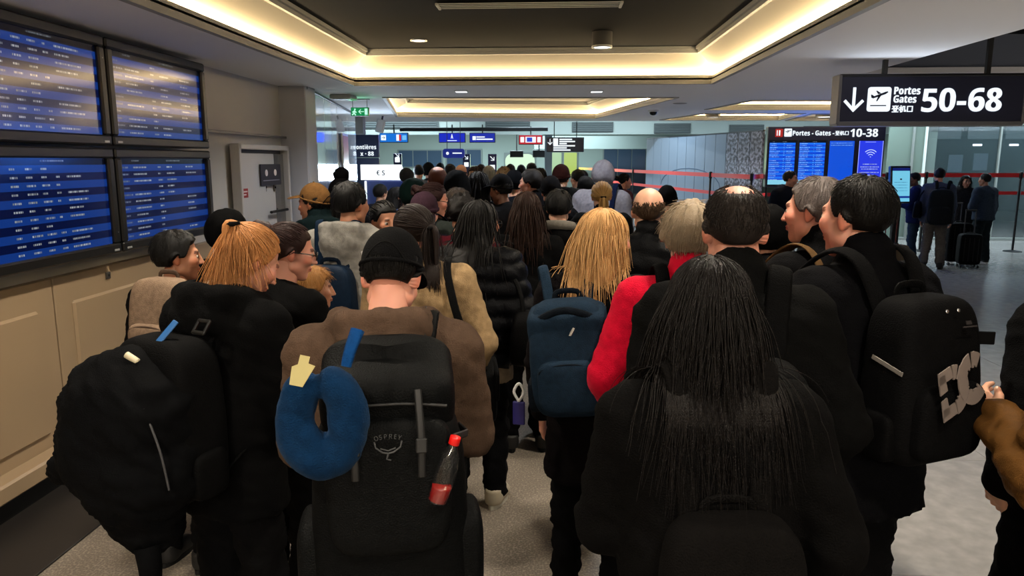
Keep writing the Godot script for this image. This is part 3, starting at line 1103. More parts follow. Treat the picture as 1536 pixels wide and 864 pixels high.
# ------------------------------------------------------------------ bags
func worn(who: Dictionary, called: String, label: String, local: Vector3, category := "backpack", group := "") -> Node3D:
	# a thing whose base sits at a point of the wearer's frame
	var r: Node3D = who.root
	var t := thing(called, label, category, r.transform * local, r.rotation.y, group)
	t.scale = r.scale
	return t
func backpack(who: Dictionary, label: String, o: Dictionary) -> Node3D:
	var j: Dictionary = who.j
	var sz: Vector3 = o.get("size", Vector3(0.31, 0.46, 0.20))
	var tt: float = who.t
	var c: Color = o.get("c", Color(0.03, 0.03, 0.035))
	var m := cloth("bag" + str(c), c, o.get("gloss", 0.75))
	var m2 := cloth("bag2" + str(o.get("c2", c * 0.7)), o.get("c2", c * 0.7), 0.7)
	var bp := Vector3(o.get("dx", 0.0), j.chest.y + o.get("up", 0.12) - sz.y, j.chest.z + 0.105 + tt + sz.z * 0.5)
	var t := worn(who, "backpack", label, bp)
	t.rotation.z = deg_to_rad(o.get("roll", 0.0))
	var hh := sz.y
	var sag := func(p: Vector3) -> Vector3:
		var k := p.y / hh
		return Vector3(p.x * (1.0 - 0.16 * maxf(k, 0.0)), p.y, p.z * (1.0 - 0.30 * maxf(k, 0.0)) - maxf(k, 0.0) * 0.02)
	obj("main_body", soft_box(sz, 0.42, sag, 20, 32), m, t, Vector3(0, hh * 0.5, 0))
	var pz := sz.z * 0.40
	var pk := obj("front_pocket", soft_box(Vector3(sz.x * 0.80, hh * 0.46, 0.10), 0.45, null, 14, 24), m, t, Vector3(0, hh * 0.30, pz))
	var zp := []
	for k in 13:
		var a := PI * k / 12.0
		zp.append(Vector3(cos(a) * sz.x * 0.36, sin(a) * 0.035 + hh * 0.125, 0.036 + 0.004 * sin(a)))
	obj("zipper", tube(zp, 0.004, 0.004, 5), m2, pk)
	var zq := []
	for k in 15:
		var a := PI * k / 14.0
		zq.append(Vector3(cos(a) * sz.x * 0.43, hh * 0.5 + sin(a) * hh * 0.36, sz.z * (0.34 - 0.20 * sin(a))))
	obj("zipper", tube(zq, 0.005, 0.005, 5), m2, t)
	obj("grab_handle", tube(spline([Vector3(-0.05, hh * 0.95, -sz.z * 0.32), Vector3(-0.04, hh * 1.04, -sz.z * 0.32), Vector3(0.04, hh * 1.04, -sz.z * 0.32), Vector3(0.05, hh * 0.95, -sz.z * 0.32)], 4), 0.011, 0.011, 8, 0.4), m2, t)
	for f in ([-1.0, 1.0] if not o.get("one_strap", false) else [1.0]):
		var q := j.neck - bp as Vector3
		var ctrl := [Vector3(0.07 * f, hh * 0.86, -sz.z * 0.40), Vector3(0.095 * f, q.y + 0.025 + tt * 0.7, q.z + 0.045 + tt), Vector3(0.115 * f, q.y + 0.028 + tt * 0.9, q.z - 0.02), Vector3(0.128 * f, q.y - 0.07, q.z - 0.115 - tt), Vector3(0.135 * f, q.y - 0.24, q.z - 0.125 - tt), Vector3(0.19 * f + 0.0, q.y - 0.36, q.z - 0.03), Vector3(sz.x * 0.48 * f, hh * 0.16, -sz.z * 0.30)]
		obj("shoulder_strap", tube(spline(ctrl, 6), o.get("strap_r", 0.026), 0.014, 8, 0.28, Vector3.RIGHT), cloth("strap" + str(o.get("strap_c", c)), o.get("strap_c", c)), t)
		obj("side_pocket", soft_box(Vector3(0.07, hh * 0.30, sz.z * 0.62), 0.5, null, 10, 16), m2, t, Vector3(sz.x * 0.45 * f, hh * 0.19, 0))
	return t

# ------------------------------------------------------------------ pieces of the building
func PX(px: float, py: float, x: float) -> Vector3:      # the point on the plane x
	var r := ray(px, py)
	return Vector3(0, EYE, 0) + r * (x / r.x)
func rect(px0: float, py0: float, px1: float, py1: float, w: float) -> Array:   # centre and size of a frontal rectangle at depth w
	var a := P(px0, (py0 + py1) * 0.5, w)
	var b := P(px1, (py0 + py1) * 0.5, w)
	var c := P((px0 + px1) * 0.5, py0, w)
	var d := P((px0 + px1) * 0.5, py1, w)
	return [Vector3((a.x + b.x) * 0.5, (c.y + d.y) * 0.5, -w), Vector2(b.x - a.x, c.y - d.y)]

func area_light(called: String, parent: Node, at: Vector3, towards: Vector3, size: Vector2, c: Color, e: float) -> void:
	var l := AreaLight3D.new()
	l.name = called
	parent.add_child(l, true)
	var up := Vector3.UP if absf((towards - at).normalized().y) < 0.98 else Vector3.FORWARD
	l.transform = Transform3D(Basis.looking_at((towards - at).normalized(), up), at)
	l.area_size = size
	l.light_color = c
	l.light_energy = e
	l.area_range = 30.0
	l.area_attenuation = 2.0
	l.shadow_enabled = true

const WARM := Color(1.0, 0.88, 0.68)
func coffer(q: Array, rise: float, label: String, panel: Material, led: float) -> Node3D:
	# q: four corners (Vector2 x, z) of the opening; a lit cove slopes up and inwards to a lip and a panel
	var t := thing("ceiling_coffer", label, "ceiling coffer", Vector3(0, CEIL, 0), 0.0, "")
	t.set_meta("kind", "structure")
	t.remove_meta("category")
	var mid := Vector2.ZERO
	for p in q: mid += p / 4.0
	var face := mat("cove_white", Color(0.86, 0.83, 0.76), 0.7)
	var trim := mat("coffer_trim", Color(0.60, 0.60, 0.58), 0.6)
	var corner := func(k: int, inward: float, y: float) -> Vector3:
		# moves both edges at the corner inwards by the same distance
		var a: Vector2 = q[(k + 3) % 4]; var b: Vector2 = q[k % 4]; var c: Vector2 = q[(k + 1) % 4]
		var n1 := (b - a).normalized().orthogonal()
		var n2 := (c - b).normalized().orthogonal()
		if n1.dot(mid - a) < 0.0: n1 = -n1
		if n2.dot(mid - b) < 0.0: n2 = -n2
		var d := (n1 + n2) * (inward / (1.0 + n1.dot(n2)))
		return Vector3(b.x + d.x, y, b.y + d.y)
	for k in 4:
		var name_of := ["far", "right", "near", "left"]
		var ring := func(called: String, m: Material, prof: Array, parent: Node) -> MeshInstance3D:
			var s := st_new()
			for i in prof.size() - 1:
				quad(s, corner.call(k, prof[i].x, prof[i].y), corner.call(k + 1, prof[i].x, prof[i].y), corner.call(k + 1, prof[i + 1].x, prof[i + 1].y), corner.call(k, prof[i + 1].x, prof[i + 1].y))
			return obj(called, s.commit(), m, parent)
		var cf: MeshInstance3D = ring.call("cove_face", face, [Vector2(-0.10, 0.055), Vector2(-0.10, 0.075), Vector2(0.16, rise), Vector2(0.16, rise + 0.01)], t)
		ring.call("lower_trim", trim, [Vector2(-0.11, 0.055), Vector2(-0.02, 0.055), Vector2(-0.02, 0.075), Vector2(0.0, 0.075), Vector2(0.0, 0.03), Vector2(0.012, 0.03), Vector2(0.012, -0.012), Vector2(-0.03, -0.012), Vector2(-0.03, 0.0)], t)
		ring.call("upper_trim", trim, [Vector2(0.14, rise), Vector2(0.19, rise), Vector2(0.19, rise + 0.03), Vector2(0.215, rise + 0.03), Vector2(0.215, rise + 0.065), Vector2(0.13, rise + 0.065)], t)
		var a: Vector3 = corner.call(k, -0.055, 0.066)
		var b: Vector3 = corner.call(k + 1, -0.055, 0.066)
		var bar := oriented(a, b, 0.022, 0.014)
		var lamp := obj("light_strip", bar[0], glow("led_warm", WARM, 6.0), t)
		lamp.transform = bar[1]
		var inw: Vector3 = (corner.call(k, 0.25, rise + 0.2) + corner.call(k + 1, 0.25, rise + 0.2)) * 0.5
		var l0 := (a + b) * 0.5 + Vector3(0, 0.011, 0)
		var l := AreaLight3D.new()
		l.name = "strip_light"
		t.add_child(l, true)
		var z := ((a + b) * 0.5 - inw).normalized()
		var x := (b - a).normalized()
		z = (z - x * z.dot(x)).normalized()
		l.transform = Transform3D(Basis(x, z.cross(x), z), l0)
		l.area_size = Vector2((b - a).length(), 0.03)
		l.light_color = WARM
		l.light_energy = led * (b - a).length()
		l.area_range = 30.0
		l.shadow_enabled = true
	var s := st_new()
	var y := rise + 0.06
	var c4 := []
	for k in 4: c4.append(corner.call(k, 0.13, y))
	quad(s, c4[0], c4[3], c4[2], c4[1])
	for k in 4:
		quad(s, c4[k], c4[(k + 1) % 4], c4[(k + 1) % 4] + Vector3(0, 0.05, 0), c4[k] + Vector3(0, 0.05, 0))
	quad(s, c4[0] + Vector3(0, 0.05, 0), c4[1] + Vector3(0, 0.05, 0), c4[2] + Vector3(0, 0.05, 0), c4[3] + Vector3(0, 0.05, 0))
	obj("coffer_panel", s.commit(), panel, t)
	return t

func downlight(at: Vector3, r: float, label: String, c: Color, e: float, hang := 0.0, angle := 60.0) -> void:
	# a round lamp; hang > 0 makes it a pendant cylinder below the ceiling
	var t := thing("downlight", label, "ceiling lamp", at)
	if hang > 0.0:
		obj("housing", lathe([Vector2(r, 0), Vector2(r * 1.04, 0.004), Vector2(r * 1.04, hang), Vector2(r * 0.9, hang + 0.002), Vector2(0.001, hang + 0.002)], 28), mat("lamp_grey", Color(0.17, 0.17, 0.17), 0.55), t)
	obj("rim", lathe([Vector2(r * 0.82, 0.012), Vector2(r * 0.86, -0.004), Vector2(r * 1.06, -0.004), Vector2(r * 1.06, 0.012)], 28), mat("lamp_rim", Color(0.62, 0.62, 0.60), 0.35, 0.6), t)
	obj("diffuser", disc(r * 0.84, 0.006, 24), glow("lamp_" + str(c), c, 3.5), t, Vector3(0, 0.003, 0))
	var l := SpotLight3D.new()
	l.name = "lamp_light"
	l.position = Vector3(0, -0.012, 0)
	l.rotation_degrees = Vector3(-90, 0, 0)
	l.spot_angle = angle
	l.spot_angle_attenuation = 0.6
	l.light_color = c
	l.light_energy = e
	l.light_size = r * 0.8
	l.spot_range = 20.0
	l.shadow_enabled = true
	t.add_child(l)

# ------------------------------------------------------------------ screens: flat print only
func screen_tex(key: String, w: int, h: int, draw: Callable) -> ImageTexture:
	var im := Image.create(w, h, false, Image.FORMAT_RGB8)
	draw.call(im)
	return ImageTexture.create_from_image(im)
func screen_mat(key: String, t: Texture2D, e: float, rough := 0.14) -> StandardMaterial3D:
	var m := mat(key, Color(0.01, 0.01, 0.012), rough)
	m.emission_enabled = true
	m.emission = Color.BLACK
	m.emission_texture = t
	m.emission_energy_multiplier = e / EXPOSURE
	m.metallic_specular = 0.6
	return m
func panel_uv(size: Vector2) -> Mesh:
	# a flat sheet in x,y that faces +z
	var s := st_new()
	var h := size * 0.5
	quad(s, Vector3(-h.x, h.y, 0), Vector3(h.x, h.y, 0), Vector3(h.x, -h.y, 0), Vector3(-h.x, -h.y, 0), [Vector2(0, 0), Vector2(1, 0), Vector2(1, 1), Vector2(0, 1)])
	return s.commit()
func dashes(im: Image, rg: RandomNumberGenerator, x0: int, x1: int, y: int, h: int, c: Color) -> void:
	# words too small to read, as short marks
	var x := x0
	while x < x1:
		var l := rg.randi_range(2, 6)
		im.fill_rect(Rect2i(x, y, mini(l, x1 - x), h), c.darkened(rg.randf() * 0.35))
		x += l + rg.randi_range(1, 2)
func board(im: Image, sd: int, rows: int, light: Color, dark: Color, cols: Array) -> void:
	var rg := RandomNumberGenerator.new()
	rg.seed = sd
	var w := im.get_width()
	var h := im.get_height()
	im.fill(dark.darkened(0.5))
	var head := h / (rows + 2)
	im.fill_rect(Rect2i(0, 0, w, head), Color(0.02, 0.03, 0.08))
	dashes(im, rg, w / 8, w / 5, head / 3, maxi(2, head / 4), Color(0.6, 0.65, 0.7))
	dashes(im, rg, w / 2, w / 2 + w / 6, head / 3, maxi(2, head / 4), Color(0.6, 0.65, 0.7))
	for r in rows:
		var y := head + int((h - head) * float(r) / rows)
		var rh := int((h - head) / float(rows))
		im.fill_rect(Rect2i(0, y, w, rh), light if r % 2 == 0 else dark)
		for c in cols:
			if rg.randf() < c[2]:
				dashes(im, rg, int(c[0] * w), int(lerpf(c[0], c[1], rg.randf_range(0.5, 1.0)) * w), y + rh / 3, maxi(2, rh / 4), Color(0.85, 0.88, 0.92) if c.size() < 4 else c[3])

const GLYPHS := [
	[[[0.12, 0.90], [0.40, 0.90], [0.30, 0.70], [0.05, 0.50]], [[0.2, 0.8], [0.3, 0.7]], [[0.58, 0.95], [0.70, 0.68], [0.97, 0.50]], [[0.88, 0.92], [0.74, 0.78]], [[0.25, 0.58], [0.75, 0.58]], [[0.3, 0.46], [0.7, 0.46], [0.7, 0.28], [0.3, 0.28], [0.3, 0.46]], [[0.36, 0.22], [0.42, 0.08]], [[0.64, 0.22], [0.58, 0.08]], [[0.08, 0.04], [0.92, 0.04]]],
	[[[0.03, 0.70], [0.44, 0.70]], [[0.24, 0.96], [0.24, 0.03]], [[0.24, 0.68], [0.03, 0.30]], [[0.26, 0.58], [0.42, 0.42]], [[0.42, 0.06], [0.54, 0.40], [0.54, 0.86], [0.80, 0.86], [0.80, 0.12], [0.97, 0.12], [0.97, 0.30]]],
	[[[0.14, 0.86], [0.86, 0.86], [0.86, 0.10], [0.14, 0.10], [0.14, 0.86]]]]
func gate_characters(size: float, depth: float) -> ArrayMesh:
	var l := []
	for k in 3:
		l.append([strokes(GLYPHS[k], size * 0.92, size * 0.115, depth), Transform3D(Basis(), Vector3(k * size, 0, 0))])
	return joined(l)
func plane_icon(size: float, depth: float) -> ArrayMesh:
	# a departing aircraft seen from the side
	var body := PackedVector2Array([Vector2(-0.42, -0.02), Vector2(-0.32, -0.06), Vector2(0.30, 0.16), Vector2(0.44, 0.26), Vector2(0.40, 0.31), Vector2(0.28, 0.28), Vector2(-0.28, 0.06), Vector2(-0.40, 0.14), Vector2(-0.45, 0.13)])
	var wing := PackedVector2Array([Vector2(0.10, 0.12), Vector2(-0.10, -0.20), Vector2(-0.16, -0.20), Vector2(-0.06, 0.08)])
	var wing2 := PackedVector2Array([Vector2(0.08, 0.20), Vector2(-0.14, 0.34), Vector2(-0.20, 0.33), Vector2(-0.08, 0.16)])
	var l := []
	for q in [body, wing, wing2]:
		for i in q.size(): q[i] *= size
		l.append([prism(q, depth), Transform3D()])
	return joined(l)
func arrow_mesh(size: float, depth: float, turn := 0.0) -> ArrayMesh:
	# points down
	return joined([[strokes([[[0.5, 1.0], [0.5, 0.06]], [[0.12, 0.42], [0.5, 0.03], [0.88, 0.42]]], size, size * 0.13, depth), Transform3D(Basis(Vector3.BACK, turn), Vector3.ZERO) * Transform3D(Basis(), Vector3(-size * 0.5, -size * 0.5, 0))]])

# ------------------------------------------------------------------ the place
func _ready() -> void:
	rng.seed = 20
	# camera
	var cam := Camera3D.new()
	cam.name = "camera"
	cam.position = Vector3(0, EYE, 0)
	cam.basis = Basis(Vector3.UP, deg_to_rad(YAW)) * Basis(Vector3.RIGHT, -deg_to_rad(PITCH))
	cam.fov = rad_to_deg(2.0 * atan(432.0 / FOCAL))
	cam.near = 0.05
	cam.far = 200.0
	add_child(cam)
	cam.current = true
	cam_basis = cam.basis
	# night outside, exposure
	var we := WorldEnvironment.new()
	we.name = "environment"
	var env := Environment.new()
	env.background_mode = Environment.BG_COLOR
	env.background_color = Color(0.02, 0.025, 0.04)
	env.tonemap_mode = Environment.TONE_MAPPER_LINEAR
	env.tonemap_exposure = EXPOSURE
	env.sdfgi_enabled = true
	env.ssao_enabled = true
	env.ssil_enabled = true
	we.environment = env
	add_child(we)
	hall_lights()
	building()
	left_wall()
	right_side()
	far_hall()
	crowd()

const COOL := Color(0.86, 0.95, 1.0)
func luminaire(label: String, at: Vector3, size: Vector2, c: Color, e: float) -> void:
	# a flat ceiling panel that shines down
	var t := thing("ceiling_luminaire", label, "ceiling lamp", at)
	obj("tray", box(Vector3(size.x + 0.06, 0.05, size.y + 0.06), 0.008), mat("tray", Color(0.7, 0.7, 0.7), 0.5), t, Vector3(0, 0.03, 0))
	obj("diffuser", box(Vector3(size.x, 0.012, size.y)), glow("lamp_panel" + str(c), c, 2.0), t)
	area_light("panel_light", t, Vector3(0, -0.012, 0), Vector3(0, -1, 0), size, c, e)

func hall_lights() -> void:
	# the lamps of the high hall beyond the low ceiling
	luminaire("long ceiling lamp over the passport hall on the left side", Vector3(-4.5, 3.40, -18.5), Vector2(4.0, 0.5), COOL, 14.0)
	luminaire("long ceiling lamp over the middle of the passport hall", Vector3(0.8, 3.40, -18.0), Vector2(4.0, 0.5), COOL, 14.0)
	luminaire("long ceiling lamp over the passport hall near the hoarding", Vector3(6.0, 3.40, -17.0), Vector2(4.0, 0.5), COOL, 14.0)
	luminaire("long ceiling lamp above the control booths at the back", Vector3(-2.0, 3.40, -24.5), Vector2(8.0, 0.5), COOL, 110.0)
	luminaire("long ceiling lamp along the glass wall on the right", Vector3(11.0, 3.40, -16.4), Vector2(4.0, 0.5), COOL, 14.0)

	luminaire("flat ceiling lamp behind the camera on the left", Vector3(-1.1, CEIL + 0.29, 2.35), Vector2(1.3, 0.5), Color(1.0, 0.95, 0.88), 9.0)  # added unseen pair: frontal fill for the pier and walls
	luminaire("flat ceiling lamp behind the camera on the right", Vector3(0.7, CEIL + 0.29, 2.35), Vector2(1.3, 0.5), Color(1.0, 0.95, 0.88), 9.0)

func building() -> void:
	var white := mat("ceiling_white", Color(0.94, 0.94, 0.955), 0.75)
	var dark := mat("ceiling_dark", Color(0.05, 0.057, 0.072), 0.95)
	# floor: speckled terrazzo on the left, polished slabs on the right
	var terrazzo := mat("terrazzo", Color(0.66, 0.61, 0.55), 0.42)
	terrazzo.albedo_texture = noise_tex("chips", 0.11, false, 1.0, 3, 0.45, 1.0, FastNoiseLite.TYPE_CELLULAR, 512)
	terrazzo.uv1_triplanar = true
	terrazzo.uv1_world_triplanar = true
	terrazzo.uv1_scale = Vector3(1.6, 1.6, 1.6)
	var polished := mat("polished", Color(0.60, 0.585, 0.565), 0.2)
	polished.albedo_texture = noise_tex("stone", 0.03, false, 1.0, 4, 0.86, 1.0, FastNoiseLite.TYPE_SIMPLEX_SMOOTH, 512)
	polished.uv1_triplanar = true
	polished.uv1_world_triplanar = true
	polished.uv1_scale = Vector3(0.5, 0.5, 0.5)
	var fl := struct("floor", box(Vector3(28, 0.10, 36)), mat("screed", Color(0.30, 0.29, 0.27), 0.8), "speckled terrazzo and polished pale stone floor of the hall", Vector3(3, -0.062, -13))
	obj("terrazzo_field", box(Vector3(9.9, 0.012, 35.8)), terrazzo, fl, Vector3(-6.553, 0.056, 0))
	var n := 0
	for gx in 10:
		for gz in 20:
			var cx := 1.4 + 1.35 * gx + 0.67
			var cz := 3.6 - 1.35 * gz - 0.67
			var o := obj("floor_slab", box(Vector3(1.346, 0.012, 1.346)), polished, fl, Vector3(cx - 3.0, 0.056, cz + 13.0))
			n += 1
	var ja := Hh(1330, 618, 0.0)
	var jb := Hh(1485, 634, 0.0)
	var jd := (jb - ja).normalized()
	var bar := oriented(ja - jd * 0.8, jb + jd * 2.5, 0.07, 0.008, 0.001)
	var jo := struct("trim_1", bar[0], mat("joint_metal", Color(0.24, 0.23, 0.22), 0.4, 0.7), "metal expansion joint strip across the polished floor")
	jo.transform = bar[1]
	jo.position.y = 0.004
	# low white ceiling with its openings
	var c1 := [Vector2(-2.10, -7.85), Vector2(1.61, -7.85), Vector2(1.61, 3.2), Vector2(-2.10, 3.2)]
	var g := func(px: float, py: float) -> Vector2:
		var p := Hh(px, py, CEIL)
		return Vector2(p.x, p.z)
	var c2 := [g.call(596, 174.5), g.call(893, 177), g.call(1014, 146), g.call(577, 146)]
	var c3 := [g.call(1060, 164), g.call(1262, 164), g.call(1262, 150.5), g.call(1128, 150.5)]
	var c4 := [g.call(992, 179.5), g.call(1168, 179.5), g.call(1206, 170), g.call(1056, 170)]
	var c5 := [g.call(1180, 180.5), g.call(1330, 180.5), g.call(1330, 170.5), g.call(1218, 170.5)]
	var recess := [Vector2(2.83, -7.1), Vector2(12.5, -7.1), Vector2(12.5, 3.2), Vector2(2.83, 3.2)]
	var csg := CSGCombiner3D.new()
	csg.name = numbered("ceiling")
	csg.set_meta("kind", "structure")
	csg.set_meta("label", "low white plaster ceiling with coffered openings")
	add_child(csg)
	var sl := CSGBox3D.new()
	sl.name = "slab"
	sl.size = Vector3(20, 0.05, 20.2)
	sl.position = Vector3(3.5, CEIL + 0.025, -5.1)
	sl.material = white
	csg.add_child(sl)
	for q in [c1, c2, c3, c4, c5, recess]:
		var h := CSGPolygon3D.new()
		h.name = numbered("opening")
		h.operation = CSGShape3D.OPERATION_SUBTRACTION
		var pp := PackedVector2Array()
		for p in q: pp.append(Vector2(p.x, p.y))
		h.polygon = pp
		h.depth = 0.4
		h.rotation_degrees = Vector3(90, 0, 0)       # (x, y, z) to (x, -z, y)
		h.position = Vector3(0, CEIL - 0.1, 0)
		h.material = white
		csg.add_child(h)
	coffer(c1, 0.27, "large ceiling coffer with warm cove light and dark centre panel", dark, 0.46)
	var pale := mat("coffer_pale", Color(0.72, 0.70, 0.66), 0.75)
	coffer(c2, 0.22, "second ceiling coffer beyond the large dark one", pale, 0.55)
	coffer(c3, 0.20, "small bright coffer just left of the hanging gate sign", pale, 0.55)
	coffer(c4, 0.20, "small bright coffer above the map hoarding", pale, 0.55)
	coffer(c5, 0.20, "small bright coffer partly behind the hanging gate sign", pale, 0.55)
	# the dark raised ceiling on the right, with the white fascia that ends it
	struct("ceiling_1", box(Vector3(9.9, 0.05, 10.5)), dark, "dark raised ceiling panel on the right", Vector3(7.65, CEIL + 0.36, -1.95))
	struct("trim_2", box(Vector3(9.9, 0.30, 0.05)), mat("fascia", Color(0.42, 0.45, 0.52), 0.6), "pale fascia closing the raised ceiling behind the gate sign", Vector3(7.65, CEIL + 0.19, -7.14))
	struct("trim_3", box(Vector3(0.05, 0.30, 10.4)), white, "white fascia along the raised ceiling on the right", Vector3(2.79, CEIL + 0.20, -1.95))
	# roof and outer walls
	struct("roof", box(Vector3(30, 0.2, 40)), mat("roof_grey", Color(0.36, 0.38, 0.38), 0.85), "plain grey ceiling of the high hall", Vector3(3, 3.62, -13))
	struct("trim_4", box(Vector3(20, 0.95, 0.06)), white, "white edge that ends the low ceiling", Vector3(3.5, CEIL + 0.475, -15.2))
	struct("wall_back", box(Vector3(30, 3.7, 0.2)), mat("back_wall", Color(0.78, 0.76, 0.72), 0.8), "plain wall behind the camera", Vector3(3, 1.75, 4.5))
	struct("wall_right", box(Vector3(0.2, 3.7, 23)), mat("side_wall", Color(0.6, 0.6, 0.58), 0.8), "pale wall closing the hall on the right", Vector3(13.4, 1.75, -7.0))
	# lamps in the dark ceilings
	var p := Hh(628, 61, CEIL + 0.325)
	downlight(p, 0.075, "recessed round downlight in the dark panel, left of the vent", Color(0.95, 0.97, 1.0), 3.0, 0.0, 66.0)
	p = Hh(903, 71, CEIL + 0.20)
	downlight(p, 0.085, "pendant cylinder lamp hanging from the dark panel", Color(0.95, 0.97, 1.0), 3.0, 0.14, 66.0)
	p = Hh(1483, 66, CEIL + 0.334)
	downlight(p, 0.09, "round downlight in the dark raised ceiling above the gate sign", Color(0.95, 0.97, 1.0), 4.5, 0.0, 66.0)
	for row in 4:
		for col in 2:
			downlight(Vector3([-1.35, 0.80][col], CEIL + 0.325, [1.6, -0.6, -2.6, -4.3][row]), 0.09, "round downlight of the dark panel outside the view, %s side, %s" % [["left", "right"][col], ["behind the camera", "over the camera", "before the camera", "just behind the vent"][row]], Color(1.0, 0.95, 0.87), 3.6, 0.0, 66.0)
	for row in 3:
		for col in 3:
			downlight(Vector3([4.4, 7.2, 10.0][col], CEIL + 0.33, [0.2, -2.2, -4.4][row]), 0.09, "round downlight of the raised ceiling outside the view, %s column, %s" % [["first", "second", "third"][col], ["level with the camera", "before the camera", "nearest the fascia"][row]], Color(1.0, 0.97, 0.93), 4.5, 0.0, 66.0)
	var k := 0
	for q in [[692, 137, "left"], [895, 137, "right"]]:
		var a := Hh(q[0], q[1], CEIL)
		var t := thing("spot_strip", "small flat %s lamp in the white strip beyond the big coffer" % q[2], "ceiling lamp", a)
		obj("bezel", box(Vector3(0.15, 0.008, 0.15), 0.002), mat("lamp_rim", Color(0.62, 0.62, 0.60), 0.35, 0.6), t, Vector3(0, -0.003, 0))
		obj("diffuser", box(Vector3(0.125, 0.006, 0.125)), glow("lamp_small", Color(0.95, 0.97, 1.0), 3.0), t, Vector3(0, -0.006, 0))
		var l := SpotLight3D.new()
		l.name = "lamp_light"
		l.position = Vector3(0, -0.02, 0)
		l.rotation_degrees = Vector3(-90, 0, 0)
		l.spot_angle = 55.0
		l.light_energy = 3.0
		l.light_size = 0.06
		l.spot_range = 20.0
		l.shadow_enabled = true
		t.add_child(l)
	for q in [[1171, 161, 0.20, "in the bright coffer left of the gate sign"], [1068, 176, 0.20, "in the bright coffer above the hoarding"], [1237, 175.5, 0.20, "in the bright coffer beneath the gate sign"]]:
		downlight(Hh(q[0], q[1], CEIL + 0.05), 0.16, "white drum lamp hanging " + q[3], Color(0.98, 0.98, 1.0), 4.0, 0.21, 66.0)
	# slot vent in the dark panel
	var va := Hh(656, 6.5, CEIL + 0.325)
	var vb := Hh(931, 6.5, CEIL + 0.325)
	var vt := thing("slot_vent", "long white slot vent in the dark ceiling panel", "vent", (va + vb) * 0.5)
	var vl := vb.x - va.x
	obj("backing", box(Vector3(vl, 0.004, 0.17)), mat("black", Color(0.01, 0.01, 0.01), 0.9), vt, Vector3(0, -0.002, 0))
	for i in 4:
		obj("slat", box(Vector3(vl, 0.003, 0.022)), mat("vent_white", Color(0.62, 0.62, 0.58), 0.5), vt, Vector3(0, -0.006, -0.084 + 0.056 * i))
	for i in 2:
		obj("end_cap", box(Vector3(0.02, 0.016, 0.18), 0.003), mat("vent_white", Color(0.62, 0.62, 0.58), 0.5), vt, Vector3((i - 0.5) * vl, -0.009, 0))
	for q in [[786, 79, "middle"], [973, 77, "right"]]:
		var a := Hh(q[0], q[1], CEIL + 0.325)
		var t := thing("sprinkler", "small sprinkler head at the %s of the dark panel's far edge" % q[2], "sprinkler", a)
		obj("collar", lathe([Vector2(0.03, 0), Vector2(0.03, -0.006), Vector2(0.008, -0.008), Vector2(0.008, -0.03), Vector2(0.016, -0.032), Vector2(0.016, -0.035), Vector2(0.001, -0.035)], 14), mat("lamp_grey", Color(0.17, 0.17, 0.17), 0.55), t)
	# dome camera and a flat round speaker in the white ceiling
	var dc := thing("dome_camera", "dark dome camera on the ceiling right of the second coffer", "camera", Hh(980, 165, CEIL))
	obj("base", lathe([Vector2(0.085, 0), Vector2(0.085, -0.02), Vector2(0.07, -0.03), Vector2(0.001, -0.03)], 22), white, dc)
	obj("dome", lathe([Vector2(0.001, -0.085), Vector2(0.03, -0.08), Vector2(0.052, -0.062), Vector2(0.06, -0.03)], 22), mat("dome", Color(0.02, 0.02, 0.025), 0.08), dc)
	var sp := thing("ceiling_speaker", "flat round speaker in the white ceiling beside the dome camera", "speaker", Hh(1020, 155, CEIL))
	obj("grille", lathe([Vector2(0.001, -0.006), Vector2(0.09, -0.006), Vector2(0.10, 0.0)], 22), mat("grille", Color(0.50, 0.50, 0.50), 0.6), sp)

